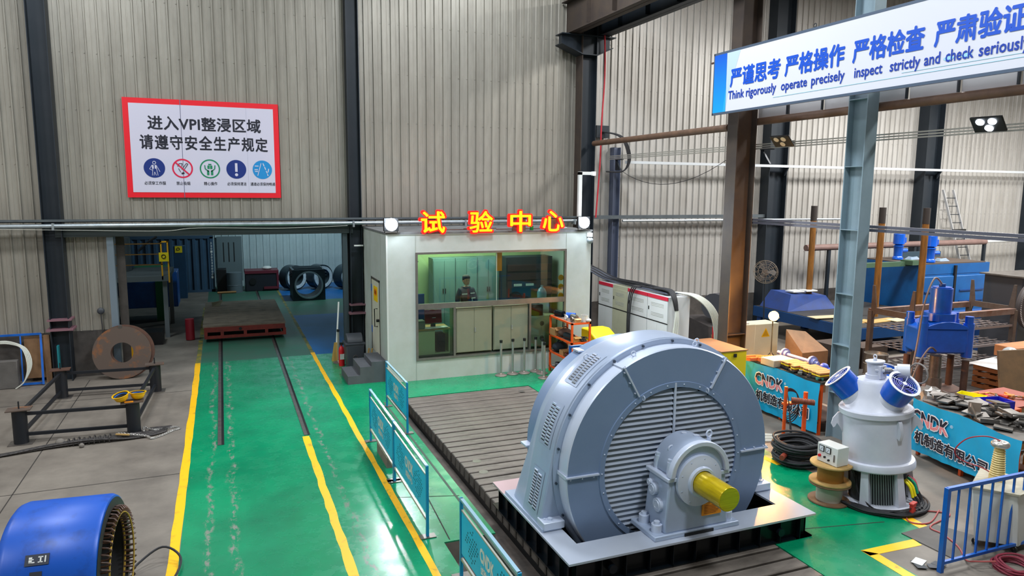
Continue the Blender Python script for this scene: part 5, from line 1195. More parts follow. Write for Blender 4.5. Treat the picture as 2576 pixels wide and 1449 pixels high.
def pole(x, y, rz, label):
    global base_
    if base_ is None:
        t = thing('pole_coil', label, 'coil', (x, y, BT), rz, 'pole pieces in a row on the lamplit workbench')
        B().box(-.23, -.06, 0, .23, .06, .05).obj('foot', BLACK, t, world=False, bevel=.008)
        B().box(-.20, -.05, .05, .20, .05, .13).obj('core', mat('core', '#6c4b34', .5, .3), t, world=False)
        B().box(-.215, -.06, .08, .215, .06, .11).obj('yellow_band', PY_, t, world=False, bevel=.005)
        B().box(-.22, -.058, .13, .22, .058, .165).obj('pole_cap', COP, t, world=False, bevel=.008)
        base_ = t; return t
    return copy_tree(base_, location=(x, y, BT), rotation_euler=(0, 0, rz), label=label)
for k in range(9):
    y = 12.28 - .138 * k
    pole(11.78 + rr.uniform(-.05, .05) - (.04 * (k % 2)), y - .005, rr.uniform(-.04, .04), ['pole piece at the far end of the row, next to the pale block', 'second pole piece from the pale block', 'third pole piece from the pale block', 'fourth pole piece from the pale block', 'middle pole piece of the lamplit row', 'fourth pole piece from the pale grey column', 'third pole piece from the pale grey column', 'second pole piece from the pale grey column', 'pole piece nearest the pale grey column'][k])
for k in range(4):
    y = 11.95 - .26 * k
    t = thing('metal_clamp', ['black clamp at the front edge of the lamplit workbench', 'bare steel clamp at the front edge of the lamplit workbench', 'dark brown clamp at the front edge of the lamplit workbench', 'teal clamp at the front edge of the lamplit workbench'][k], 'clamp', (11.56, y, BT), rr.uniform(-.5, .5), 'dark clamps at the bench edge')
    B().box(-.07, -.05, 0, .07, .05, .06).box(-.03, -.04, .06, .03, .04, .10).obj('body', [BLACK, STEEL, mat('junk', '#352f2e'), mat('teal', '#2f6f66', .5)][k], t, world=False, bevel=.008)
t = thing('spindle', 'blue grey spindle with two flanges lying on the lamplit workbench', 'spindle', (12.25, 12.3, BT))
SPN = mat('spindle_blue', '#8a93c4', .35, .3)
for y in (12.9, 12.05): B().cyl((12.2, y, BT + .14), (12.2, y - .05, BT + .14), .14, 24).cyl((12.2, y - .05, BT + .14), (12.2, y - .12, BT + .14), .09, 20).obj('flange', SPN, t)
B().cyl((12.2, 13.1, BT + .14), (12.2, 11.85, BT + .14), .045, 14).obj('shaft', SPN, t)
B().box(12.1, 11.5, BT, 12.3, 11.8, BT + .10).ball((12.2, 11.68, BT + .10), .10, 12, 8).obj('end_block', mat('spindle_dark', '#3f55b8', .4), t)
# boxes and work lamp behind bench 1
t = thing('switch_cabinet', 'pale low cabinet with yellow warning triangle under the work lamp', 'cabinet', (12.6, 14.7, 0))
B().box(12.15, 14.4, 0, 12.62, 14.9, 1.72).obj('body', CREAM, t, bevel=.01); B().box(12.64, 14.45, 0, 13.42, 14.95, 1.70).obj('body', CREAM, t, bevel=.01)
B().add([(12.86, 14.445, 1.36), (13.14, 14.445, 1.36), (13.0, 14.445, 1.60)], [(0, 1, 2)]).obj('warning_triangle', mat('tri', '#e8b400', .5), t, smooth=False)
B().add([(12.90, 14.443, 1.382), (13.10, 14.443, 1.382), (13.0, 14.443, 1.555)], [(0, 1, 2)]).add([(12.915, 14.442, 1.39), (13.085, 14.442, 1.39), (13.0, 14.442, 1.54)], [(0, 1, 2)]).obj('triangle_inner', mat('tri2', '#b88a10', .5), t, smooth=False)
B().box(12.2, 14.45, 1.72, 12.45, 14.7, 1.76).obj('paper_on_top', WHITE, t, smooth=False)
t = thing('carton', 'dusty brown carton with a sloping flap beside the work lamp', 'carton', (13.9, 13.7, 0))
B().hull8([(13.35, 13.5, 0), (14.2, 13.5, 0), (14.2, 14.1, 0), (13.35, 14.1, 0)], [(13.35, 13.5, 1.1), (14.2, 13.5, 1.1), (14.0, 14.1, 1.5), (13.35, 14.1, 1.6)]).obj('carton_body', mat('carton_dusty', '#7d6247', .8, 0, '#5d4936', .6, 3), t, smooth=False)
t = thing('work_lamp', 'glowing orange work lamp on a thin stand on the workbench', 'lamp', (12.05, 13.2, 1.15))
B().cyl((12.12, 13.25, 1.15), (12.12, 13.25, 2.15), .014, 8).obj('pole', STEELD, t)
for a in range(3): B().cyl((12.12, 13.25, 1.28), (12.12 + .12 * math.cos(a * 2.1), 13.25 + .09 * math.sin(a * 2.1), 1.155), .010, 6).obj('leg', STEELD, t)
B().lathe([(.03, .16), (.09, .12), (.12, .02), (.13, 0)], (12.08, 13.17, 2.14), 'Z', 18).obj('reflector', STEELD, t)
B().ball((12.0, 13.1, 2.19), .115, 20, 14).obj('bulb', WARM, t)
t = thing('pedestal_fan', 'dusty wire-cage pedestal fan behind the work lamp', 'fan', (13.9, 15.6, 0))
B().cyl((14.0, 15.6, 0), (13.85, 15.55, 2.7), .02, 8).obj('pole', STEELD, t); B().cyl((14.0, 15.6, 0), (14.0, 15.6, .03), .25, 18).obj('base', STEELD, t)
fdir = Vector((-.5, -.75, .35)).normalized(); fc = Vector((13.78, 15.45, 2.92)); qm = fdir.to_track_quat('Z', 'Y').to_matrix().to_4x4(); qm.translation = fc
b = B(qm)
for r_, h_ in ((.33, 0), (.30, .06), (.2, .09), (.1, .10), (.30, -.06), (.2, -.09)): b.torus((0, 0, h_), r_, .005, 'Z', 24, 4)
for k in range(12):
    a = k * PI / 6; b.tube([(.02 * math.cos(a), .02 * math.sin(a), .10), (.2 * math.cos(a), .2 * math.sin(a), .09), (.33 * math.cos(a), .33 * math.sin(a), 0), (.2 * math.cos(a), .2 * math.sin(a), -.09)], .004, 4)
b.obj('cage', mat('cage', '#6e6152', .6), t)
B(qm).cyl((0, 0, -.25), (0, 0, -.06), .09, 14).obj('motor', mat('fan_motor', '#54443a', .6), t)
b = B(qm)
for k in range(3): a = k * 2.094; b.add([(0, 0, .0), (.27 * math.cos(a - .4), .27 * math.sin(a - .4), .02), (.28 * math.cos(a), .28 * math.sin(a), 0), (.24 * math.cos(a + .35), .24 * math.sin(a + .35), -.03)], [(0, 1, 2, 3)])
b.obj('blades', mat('blade', '#4a4440', .5), t)
tag(B().box(11.66, 14.25, 2.55, 12.1, 14.35, 2.62).obj('tube_light', WHITE, smooth=False), 'dusty white tube light fixed low on the brown column', 'lamp')

# ------------------------------------------------------------------ orange stand, coiled cables
t = thing('orange_stand', 'orange cable stand with three dark rollers before the cyan skirt', 'stand', (10.5, 10.85, 0))
B().cyl((10.30, 10.78, 0), (10.30, 10.78, 1.25), .035, 12).obj('post', ORNG, t); B().cyl((10.92, 10.88, 0), (10.92, 10.88, 1.05), .045, 12).obj('post', ORNG, t)
B().box(10.22, 10.55, 0, 10.38, 10.9, .025).obj('foot', ORNG, t, smooth=False); B().box(10.82, 10.7, 0, 11.02, 11.0, .025).obj('foot', ORNG, t, smooth=False)
B().box(10.3, 10.76, .86, 10.92, 10.88, .90).obj('crossbar', ORNG, t, smooth=False)
for k in range(3):
    x = 10.40 + .15 * k; r_ = B().cyl((x, 10.72, .98 - .03 * k), (x + .17, 10.58, .97 - .03 * k), .055, 16)
    for j in range(6): r_.cyl((x + .028 * j, 10.72 - .024 * j, .98 - .03 * k), (x + .028 * j + .008, 10.72 - .024 * j - .006, .98 - .03 * k), .063, 16)
    r_.obj('roller', mat('roller', '#7a3b24', .6), t)
t = thing('hung_cable', 'black cable looped over the orange stand', 'cable', (10.5, 10.9, 1.0))
for k in range(4): B().tube(smoothpath([(10.25, 10.5 - .02 * k, .02), (10.34, 10.72, .9), (10.5, 10.95, 1.08 + .02 * k), (10.75, 10.95, 1.02), (10.82, 10.96, .75 - .06 * k), (10.6, 10.98, .55 - .05 * k), (10.4, 10.94, .65)]), .011, 6).obj('strand', RUB, t)
def coilpile(name, label, c, R0, n, r, M, hgt, seed=1, cat='cable', sq=1.0):
    rr_ = random.Random(seed); t = thing(name, label, cat, (c[0], c[1], 0)); g = B()
    for k in range(n):
        R = R0 * rr_.uniform(.68, 1.02); z_ = r + hgt * k / n; ph = rr_.uniform(0, 6); cx_, cy_ = c[0] + rr_.uniform(-.04, .04), c[1] + rr_.uniform(-.04, .04); tl = rr_.uniform(-.03, .03)
        o = B().tube([(cx_ + R * math.cos(a), cy_ + sq * R * math.sin(a), z_ + tl * math.sin(a + ph) + .01 * math.sin(3 * a)) for a in [i * 2 * PI / 28 for i in range(28)]], r, 6, closed=True)
        o.obj('cable_turn', M, t)
    return t
coilpile('cable_coil', 'big heap of black coiled cable beside the wooden spools', (9.98, 10.05), .45, 26, .022, RUB, .44, 3)
tag(B().cyl((9.42, 9.86, .22), (9.62, 9.98, .23), .05, 12).obj('red_plug', mat('plug_red', '#8a3a2a', .5)), 'dark red cable plug resting on the left of the cable heap', 'plug')
t = thing('floor_cables', 'spread of pale cables on the floor before the first cyan skirt', 'cable', (10.8, 11.3, 0))
for k in range(9):
    o_ = .055 * k; B().tube(smoothpath([(9.3, 12.3 - o_, .02), (10.0, 11.75 - o_ * 1.2, .02), (10.6, 11.4 - o_, .02 + .006 * (k % 3)), (11.1, 11.0 - o_ * .6, .02), (11.3, 10.55 - o_ * .3, .02)]), .016, 5).obj('cable', CABW, t)

# ------------------------------------------------------------------ wooden spools with control box
spb = [None]
def spool(x, y, z_, label, M, Mc):
    t = thing('cable_spool', label, 'spool', (x, y, z_), 0, 'stacked wooden cable spools')
    for zz in (0, .30): B().lathe([(0, zz), (.325, zz), (.33, zz + .012), (.325, zz + .03), (0, zz + .03)], (0, 0, 0), 'Z', 36).obj('flange', M, t, world=False)
    B().cyl((0, 0, .03), (0, 0, .30), .205, 28).obj('core', Mc, t, world=False); return t
spool(9.20, 8.52, 0, 'lower wooden cable spool with white core', mat('spool_wood', '#7b5c42', .75, 0, '#54402f', .6, 6), mat('spool_white', '#b9b2a4', .7))
spool(9.20, 8.52, .335, 'upper wooden cable spool with yellowish core', WOODY, mat('spool_core', '#9c6a22', .6))
t = thing('control_box', 'white control box with two meters and a red button on the wooden spools', 'control box', (9.2, 8.5, .67), rz=.0, rot=(0, 0, -PI / 2 + .06))
BX = (-.20, -.13, 0, .20, .13, .31)
B().box(*BX).obj('case', mat('ctrl_white', '#d3d6d2', .4), t, world=False, bevel=.008)
for x in (-.11, .02):
    m_ = B().box(x - .05, -.142, .18, x + .05, -.13, .28).obj('meter', BLACK, t, world=False, smooth=False); B().box(x - .038, -.145, .19, x + .038, -.142, .27).obj('meter_face', mat('meter_face', '#cfd6de', .3), m_, world=False, smooth=False)
    B().bar((x - .02, -.147, .20), (x + .02, -.147, .25), .003, .003).obj('needle', BLACK, m_, world=False, smooth=False)
B().cyl((-.14, -.13, .10), (-.14, -.16, .10), .024, 14).obj('red_button', REDP, t, world=False); B().cyl((-.04, -.13, .10), (-.04, -.155, .10), .017, 12).cyl((.04, -.13, .07), (.04, -.155, .07), .017, 12).obj('black_button', BLACK, t, world=False)
B().box(.13, -.14, .07, .15, -.13, .19).obj('door_lock', STEEL, t, world=False)

# ------------------------------------------------------------------ white upright motor with blue fans
VX, VY = 10.02, 8.28
V = thing('upright_motor', 'white upright motor with three blue fans and exposed cable box', 'motor', (VX, VY, 0))
cV = (VX, VY, 0)
B().lathe([(.515, .74), (.515, 1.50)], cV, 'Z', 48).obj('body', VM, V)
B().lathe([(.30, .62), (.57, .62), (.585, .64), (.585, .70), (.57, .74), (.515, .75)], cV, 'Z', 48).obj('lower_flange', VM, V)
B().lathe([(.515, 1.49), (.56, 1.50), (.565, 1.58), (.55, 1.60), (.48, 1.605)], cV, 'Z', 48).obj('upper_flange', VM, V)
B().lathe([(.49, 1.60), (.44, 1.66), (.35, 1.84), (.32, 2.02), (.29, 2.06), (.0, 2.08)], cV, 'Z', 40).obj('top_cover', VM, V)
# base skirt with window openings: eight piers
rt, rb = .50, .56
ang0 = math.radians(-128)
for k in range(6):
    a = ang0 + math.radians(60 * k + 30)
    M_ = Matrix.Translation((VX, VY, 0)) @ Matrix.Rotation(a, 4, 'Z')
    B(M_).hull8([(rb - .10, -.075, .04), (rb + .01, -.075, .04), (rb + .01, .075, .04), (rb - .10, .075, .04)], [(rt - .06, -.055, .62), (rt + .02, -.055, .62), (rt + .02, .055, .62), (rt - .06, .055, .62)]).obj('pier', VM, V, smooth=False)
B().lathe([(.40, 0), (.60, 0), (.60, .05), (.57, .06), (.42, .06)], cV, 'Z', 48).obj('base_ring', VM, V)
B().lathe([(.44, .05), (.43, .62)], cV, 'Z', 36).obj('inner_core', mat('vm_dark', '#2c3033', .6, 0, '#15171a', .6, 3), V)
gr = B()
for k in range(12):
    a = math.radians(-152 + 4.2 * k); gr.cyl((VX + .50 * math.cos(a), VY + .50 * math.sin(a), .08), (VX + .47 * math.cos(a), VY + .47 * math.sin(a), .6), .005, 5)
gr.obj('grille_wires', mat('grille_wire', '#8f9a98', .4, .5), V)['kind'] = 'stuff'
q = B(); a = math.radians(-150)
# hooks
for a in (math.radians(-218), math.radians(-43)):
    M_ = Matrix.Translation((VX, VY, 0)) @ Matrix.Rotation(a, 4, 'Z')
    hk = [(.50, 1.50), (.58, 1.48), (.66, 1.38), (.69, 1.28), (.66, 1.22), (.63, 1.24), (.60, 1.30), (.55, 1.22), (.50, 1.10)]
    B(M_).prism(hk, 'Y', -.025, .025).obj('lifting_hook', VM, V)
a = math.radians(-100); M_ = Matrix.Translation((VX, VY, 0)) @ Matrix.Rotation(a, 4, 'Z')
B(M_).prism([(.50, 1.48), (.56, 1.46), (.60, 1.28), (.56, 1.16), (.50, 1.2)], 'Y', -.03, .03).obj('side_lug', VM, V)
# fans
Rr, Ra = Vector((.635, -.775, 0)), Vector((.775, .635, 0))
def fan(phi, label, el=50):
    ph = math.radians(phi); h = Rr * math.cos(ph) + Ra * math.sin(ph); e = math.radians(el); ax = h * math.cos(e) + Vector((0, 0, math.sin(e)))
    p0 = Vector((VX, VY, 1.73)) + h * .27; q_ = ax.to_track_quat('Z', 'Y').to_matrix().to_4x4(); q_.translation = p0
    o = B(q_).cyl((0, 0, -.05), (0, 0, .17), .235, 28, .215).obj('fan_duct', VM, V)
    f_ = B(q_).lathe([(.225, .14), (.225, .46), (.215, .46), (.215, .2)], (0, 0, 0), 'Z', 32).obj('fan_housing', BLUEM, V, label)
    B(q_).cyl((0, 0, .36), (0, 0, .37), .2, 28).obj('fan_blade_disc', mat('fan_dark', '#1a1f70', .5), f_)
    b_ = B(q_)
    for k in range(6):
        a_ = k * PI / 3; b_.add([(.04 * math.cos(a_), .04 * math.sin(a_), .40), (.19 * math.cos(a_ - .2), .19 * math.sin(a_ - .2), .41), (.19 * math.cos(a_ + .35), .19 * math.sin(a_ + .35), .38), (.04 * math.cos(a_ + .8), .04 * math.sin(a_ + .8), .39)], [(0, 1, 2, 3)])
    b_.obj('fan_blades', mat('fan_violet', '#3438a8', .4), f_)
    g_ = B(q_)
    for r_ in (.06, .095, .13, .165, .195): g_.torus((0, 0, .468), r_, .0022, 'Z', 28, 4)
    for k in range(4): a_ = k * PI / 2 + .6; g_.bar((.03 * math.cos(a_), .03 * math.sin(a_), .47), (.21 * math.cos(a_), .21 * math.sin(a_), .47), .012, .006, up=tuple(ax))
    g_.cyl((0, 0, .462), (0, 0, .478), .032, 14); g_.lathe([(.21, .462), (.25, .462), (.25, .474), (.21, .474)], (0, 0, 0), 'Z', 32, closed=True)
    g_.obj('fan_guard', mat('guard_white', '#c3c9e0', .4), f_)
    return f_
f1 = fan(188, 'blue fan tilted to the left'); fan(-42, 'blue fan tilted to the right'); fan(78, 'blue fan at the back')
for z_, h_ in ((.30, .05), (.36, .03)):
    pass
# labels on left fan
# gearbox on top
gb = B().cyl((VX, VY, 2.07), (VX, VY, 2.14), .15, 20).cyl((VX, VY, 2.14), (VX, VY, 2.34), .125, 20).cyl((VX, VY, 2.34), (VX, VY, 2.36), .15, 20).obj('gearbox', VM, V)
B().cyl((VX, VY, 2.36), (VX, VY, 2.40), .03, 8).torus((VX, VY, 2.43), .03, .01, 'X', 12, 6).obj('eye_bolt', VM, gb)
pa, pb = Vector((VX, VY, 2.22)) - Ra * .1, Vector((VX, VY, 2.22)) - Ra * .1 + Rr * .30
B().cyl(tuple(pa), tuple(pb), .035, 12).obj('side_shaft', VM, gb)
q = B()
for k in range(7): c_ = pa.lerp(pb, .38 + .06 * k); q.torus(tuple(c_), .048, .009, 'X', 14, 5)
q.obj('coil_spring', STEEL, gb)
pc = pa + Rr * .38; B().cyl(tuple(pa + Rr * .28), tuple(pa + Rr * .32), .09, 16).cyl(tuple(pa + Rr * .32), tuple(pa + Rr * .50), .12, 20).obj('hand_gear', VM, gb)
B().torus(tuple(pc + Rr * .24 + Vector((0, 0, -.02))), .16, .014, 'X', 28, 6).obj('hand_wheel', mat('wheel_grey', '#7d7774', .5), gb)
B().box(VX - .07, VY - .16, 2.08, VX + .07, VY - .06, 2.30).obj('gearbox_bracket', VM, gb, bevel=.01)
# cable lugs in the box opening
for k, (cn, M) in enumerate((('yellow', mat('sleeve_yellow', '#e8d90a', .5)), ('yellow', mat('sleeve_yellow', '#e8d90a')), ('green', mat('sleeve_green', '#0e9a78', .5)), ('red', mat('sleeve_red', '#c4505a', .5)), ('red', mat('sleeve_red', '#c4505a')))):
    a = math.radians(-79 + 7.5 * k + (6 if k > 1 else 0)); ux, uy = math.cos(a), math.sin(a)
    p = [(VX + .46 * ux, VY + .46 * uy, .45), (VX + .56 * ux, VY + .56 * uy, .36), (VX + .60 * ux, VY + .60 * uy, .20), (VX + .66 * ux, VY + .66 * uy, .06)]
    B().tube(smoothpath(p[:3], 3), .022, 7).obj('cable_sleeve', M, V, cn + ' cable sleeve'); B().tube(smoothpath([p[2], p[3], (VX + .70 * math.cos(a - .5), VY + .70 * math.sin(a - .5), .03)], 4), .022, 7).obj('cable_tail', RUB, V)
V.rotation_mode = 'QUATERNION'; from mathutils import Quaternion; V.rotation_quaternion = Quaternion(Ra, math.radians(-4.5))
coilp = thing('ground_cables', 'black cables lying round the foot of the white upright motor', 'cable', (VX, VY, 0))
rr = random.Random(9)
for k in range(12):
    R = .64 + .022 * (k % 6) + rr.uniform(-.01, .01); z_ = .025 + .035 * (k // 6); a0, a1 = math.radians(-178 + rr.uniform(-8, 8)), math.radians(-30 + rr.uniform(-12, 12))
    B().tube([(VX + R * math.cos(a0 + (a1 - a0) * i / 24), VY + R * math.sin(a0 + (a1 - a0) * i / 24), z_ + .008 * math.sin(i)) for i in range(25)], .019, 6).obj('cable', RUB, coilp)
tag(B().cbox((9.98, 7.58, .13), (.12, .06, .16), (0, 0, .3)).cbox((9.98, 7.58, .22), (.16, .07, .03), (0, 0, .3)).obj('red_clip', mat('clip_red', '#c03a34', .5), bevel=.008), 'red cable clip lying on the black cables at the motor foot', 'clip')
t = thing('thin_wire', 'thin black wires trailing from the control box to the upright motor', 'wire', (9.5, 8.3, 0))
for k in range(3): B().tube(smoothpath([(9.45, 8.5, .85), (9.56, 8.35, .6 - .1 * k), (9.50, 8.2, .2), (9.55, 7.95 - .05 * k, .05), (9.75, 7.62, .12), (9.9 + .1 * k, 7.55, .16)]), .008, 5).obj('wire', RUB, t)

# ------------------------------------------------------------------ high voltage transformer
t = thing('test_transformer', 'white wheeled test transformer with ribbed cream insulator and silver ring', 'transformer', (10.35, 6.6, 0))
TW = mat('hv_white', '#cfd2d0', .45, 0, '#b7bab6', .5, 2)
B().hull8([(9.95, 6.55, .10), (10.35, 6.18, .10), (10.90, 6.30, .10), (10.55, 6.90, .10)], [(9.86, 6.60, .90), (10.20, 6.17, .90), (10.98, 6.26, .90), (10.62, 6.98, .90)]).obj('tank', TW, t, bevel=.012)
B().hull8([(9.82, 6.60, .90), (10.19, 6.13, .90), (11.02, 6.23, .90), (10.64, 7.02, .90)], [(9.82, 6.60, .925), (10.19, 6.13, .925), (11.02, 6.23, .925), (10.64, 7.02, .925)]).obj('tank_lid', mat('lid_dusty', '#a8a391', .7, 0, '#85806f', .6, 4), t, smooth=False)
ix, iy = 10.42, 6.62
pr = [(.105, .925), (.105, 1.0)]; z_ = 1.0
for k in range(13): r_ = .098 - .0025 * k; pr += [(r_ - .012, z_), (r_ + .006, z_ + .014), (r_ - .010, z_ + .03)]; z_ += .033
pr += [(.05, z_), (0, z_)]
B().lathe(pr, (ix, iy, 0), 'Z', 28).obj('insulator', INSUL, t)
B().torus((ix, iy, z_ + .04), .075, .048, 'Z', 28, 12).cyl((ix, iy, z_), (ix, iy, z_ + .05), .07, 20).obj('corona_ring', mat('ring_alu', '#c2bdb6', .3, .7), t)
for x, y in ((10.02, 6.58), (10.32, 6.22), (10.85, 6.36), (10.56, 6.82)):
    B().torus((x, y, .055), .035, .018, 'X', 14, 6).obj('caster', BLACK, t); 
rr = random.Random(2); q = B()
for k in range(10): q.cbox((10.78 + rr.uniform(-.06, .06), 6.38 + rr.uniform(-.06, .06), .95 + rr.uniform(0, .04)), (.05, .02, .02), (rr.random(), rr.random(), rr.random()))
q.obj('terminal_clips', RUB, t)
B().box(10.90, 6.235, .72, 10.96, 6.28, .78).obj('socket', BLACK, t)
tag(B().tube(smoothpath([(ix, iy, 1.52), (10.3, 6.75, 1.56), (10.1, 6.9, 1.50), (10.0, 7.0, 1.3), (10.1, 6.95, 1.15), (10.35, 6.8, 1.05), (10.5, 6.76, .96)]), .009, 6).obj('red_lead', mat('lead_red', '#9c1a2a', .4)), 'red lead arching from the silver ring of the insulator', 'cable')
tag(B().tube(smoothpath([(10.55, 7.55, .02), (10.0, 7.30, .015), (9.75, 7.45, .015), (10.1, 7.7, .015), (10.6, 7.4, .015), (9.9, 7.2, .02), (9.85, 6.95, .02), (9.7, 6.6, .02), (9.45, 6.3, .02), (9.35, 6.1, .12), (9.6, 6.0, .12)]), .012, 6).obj('pink_hose', PINKC), 'faded red cable winding over the concrete to the blue railing', 'cable')
# dark floor plate, papers
tag(B().prism([(9.31, 7.22), (10.05, 7.25), (10.45, 6.42), (9.33, 6.38)], 'Z', .001, .012).obj('floor_plate', mat('floor_plate', '#55524f', .6, .3, '#3e3c3b', .6, 4), smooth=False), 'dark steel floor plate in front of the white transformer', 'plate')
for k, (x, y, M, lb, ct) in enumerate(((8.80, 6.52, WHITE, 'white crumpled paper on the bare concrete by the yellow line', 'paper'), (8.72, 6.45, STEELD, 'grey sheet scrap under the white paper on the concrete', 'scrap'), (8.98, 6.36, PLAS, 'dark scrap nearest the blue railing foot', 'scrap'), (8.86, 6.34, PLAS, 'dark scrap in front of the white paper', 'scrap'))):
    tag(B().cbox((x, y, .015 + .004 * k), (.22 if k < 2 else .15, .14, .004), (.03 * k, .05, .4 + .7 * k)).obj('scrap_sheet', M, smooth=False), lb, ct)
# blue railing in the corner with kerb
t = thing('blue_railing', 'bright blue steel railing cut by the right frame edge', 'railing', (8.9, 6.3, 0))
p, q_ = Vector((8.84, 6.23, 0)), Vector((12.2, 6.2, 0))
B().box(p.x - .03, p.y - .03, 0, p.x + .03, p.y + .03, 1.2).obj('post', BLUE, t, smooth=False)
B().bar((p.x, p.y, 1.18), (q_.x, q_.y, 1.18), .05, .05).obj('top_rail', BLUE, t, smooth=False); B().bar((p.x, p.y, .13), (q_.x, q_.y, .13), .04, .04).obj('bottom_rail', BLUE, t, smooth=False)
for k in range(1, 14):
    x = p.x + .225 * k; B().box(x - .012, p.y - .012, .13, x + .012, p.y + .012, 1.16).obj('baluster', BLUE, t, smooth=False)
st(B().box(8.7, 6.28, .0, 12.5, 6.42, .06), 'trim_kerb', CONC, 'low concrete kerb behind the blue railing', smooth=False) if False else None
coilpile('red_cable_coil', 'heap of dark red cable at the foot of the blue railing', (9.85, 5.9), .28, 9, .014, mat('cable_wine', '#7a2436', .5), .10, 8)
# ------------------------------------------------------------------ hydraulic press
t = thing('hydraulic_press', 'bright blue four-post hydraulic press behind the steel plate pile', 'press', (15.6, 11.6, 0), rot=(0, 0, -.42))
pz = 1.38
B().hull8([(-.62, -.38, pz + .02), (.62, -.38, pz + .02), (.62, .38, pz + .02), (-.62, .38, pz + .02)], [(-.62, -.38, pz + .62), (.62, -.38, pz + .62), (.62, .38, pz + .62), (-.62, .38, pz + .62)]).obj('head_block', BLUEM, t, world=False, bevel=.05)
n = 12; B().prism([(-.55, pz + .60)] + [(-.55 + 1.1 * i / n, pz + .62 + .16 * math.sin(PI * i / n)) for i in range(n + 1)] + [(.55, pz + .60)], 'Y', -.40, .40).obj('crown_arch', BLUEM, t, world=False, bevel=.03)
B().cyl((0, 0, pz + .76), (0, 0, pz + .94), .34, 28).obj('cylinder_collar', BLUEM, t, world=False)
c_ = B().cyl((0, 0, pz + .94), (0, 0, pz + 1.52), .235, 28).cyl((0, 0, pz + 1.52), (0, 0, pz + 1.55), .20, 20).obj('cylinder', BLUEM, t, world=False)
B().cyl((0, 0, pz + 1.55), (0, 0, pz + 1.62), .07, 12).obj('fitting', BLUED, c_, world=False)
for x in (-.52, .52):
    for y in (-.30, .30):
        B().cyl((x, y, 0), (x, y, pz - .14), .075, 16).obj('post', RUSTD, t, world=False)
        B().cyl((x, y, pz - .06), (x, y, pz + .74), .115, 18).cyl((x, y, pz + .74), (x, y, pz + .90), .09, 18).obj('post_sleeve', BLUEM, t, world=False)
B().cyl((.625, .0, pz + .22), (.63, 0, pz + .22), .09, 20).obj('port', BLACK, t, world=False)
B().cyl((0, 0, .74), (0, 0, pz - .1), .13, 20).cyl((0, 0, .5), (0, 0, .76), .17, 20).obj('ram', STEEL, t, world=False)
B().box(-.66, -.42, .38, .66, .42, .50).obj('table', RUSTD, t, world=False, bevel=.02)
for k in range(2): B().tube(smoothpath([(.0 - .05 * k, 0, pz + 1.6), (-.25, -.1, pz + 1.75), (-.62, -.45, pz + 1.2), (-.85 - .1 * k, -.7, pz + .2), (-1.1 - .1 * k, -.9, .5)] if k == 0 else [(-.25, -.42, pz + .1), (-.5, -.6, pz + .2), (-.85, -.8, pz - .2), (-1.15, -.95, .45)]), .022, 6).obj('hose', mat('hose', '#6d5c58', .5), t, world=False)

# ------------------------------------------------------------------ blue oven, pumps, ladder, pipes
t = thing('curing_oven', 'big blue industrial oven against the side bay wall', 'oven', (24.7, 19.2, 0))
B().box(22.95, 18.0, 0, 26.6, 20.6, 2.56).obj('body', BLUEO, t, smooth=False)
B().box(22.94, 17.99, 2.20, 26.62, 18.0, 2.56).obj('fascia', BLUEO, t, smooth=False)
for a_, b_ in ((23.0, 24.68), (24.82, 26.5)):
    dd = B().box(a_, 17.93, .3, b_, 18.0, 2.12).obj('oven_door', BLUEO, t, bevel=.02); B().box(a_ + .2, 17.90, 1.15, b_ - .2, 17.93, 1.2).box(a_ + .2, 17.90, 1.55, b_ - .2, 17.93, 1.6).obj('door_rib', BLUED, dd, smooth=False)
B().box(24.70, 17.92, .3, 24.80, 17.99, 2.5).obj('door_gap', BLACK, t, smooth=False)
B().box(23.0, 18.0, 2.56, 26.4, 20.4, 2.60).obj('roof_plate', mat('roof_rust', '#4c4038', .7), t, smooth=False)
B().box(22.6, 18.0, 2.56, 22.95, 18.5, 2.72).box(20.6, 18.3, 2.5, 23.3, 18.5, 2.66).obj('duct', mat('duct_green', '#405a44', .5), t, smooth=False)
B().box(24.2, 19.9, 2.6, 26.5, 20.1, 2.82).obj('channel', mat('channel', '#2a3f4c', .5), t, smooth=False)
def pump(x, y, label, first=[None]):
    if first[0] is None:
        t = thing('pump_motor', label, 'motor', (x, y, 2.62), 0, 'blue motors on the oven roof')
        B().lathe([(0, 0), (.19, 0), (.19, .06), (.15, .12), (.16, .45), (.19, .5), (.12, .55)], (0, 0, 0), 'Z', 20).obj('pump_body', BLUEM, t, world=False)
        B().lathe([(.12, .55), (.20, .58), (.20, .95), (.16, 1.0), (.17, 1.04), (0, 1.05)], (0, 0, 0), 'Z', 20).obj('motor_can', BLUEM, t, world=False)
        B().box(.16, -.08, .62, .30, .08, .82).obj('terminal_box', BLUEM, t, world=False, bevel=.01); B().cyl((.1, 0, .32), (.42, 0, .32), .08, 14).obj('outlet', BLUEM, t, world=False)
        first[0] = t; return t
    return copy_tree(first[0], location=(x, y, 2.62), label=label)
pump(23.6, 19.45, 'blue upright pump motor on the oven roof, nearer the pale grey column'); pump(23.75, 18.25, 'blue upright pump motor on the oven roof, between rusty post and ladder')
for k, (x, y) in enumerate(((24.2, 19.3), (24.7, 18.5))): tag(B().hull8([(x - .25, y - .15, 2.61), (x + .25, y - .15, 2.61), (x + .25, y + .15, 2.61), (x - .25, y + .15, 2.61)], [(x - .15, y - .05, 2.70), (x + .1, y - .1, 2.73), (x + .15, y + .05, 2.68), (x - .1, y + .1, 2.72)]).obj('plastic_wrap', mat('wrap', '#7d8ea0', .3)), ['crumpled plastic sheet beside the first pump motor on the oven', 'crumpled plastic sheet beside the second pump motor on the oven'][k], 'plastic sheet')
t = thing('ladder', 'aluminium ladder leaning on the wall behind the blue oven', 'ladder', (27.5, 20.8, 0))
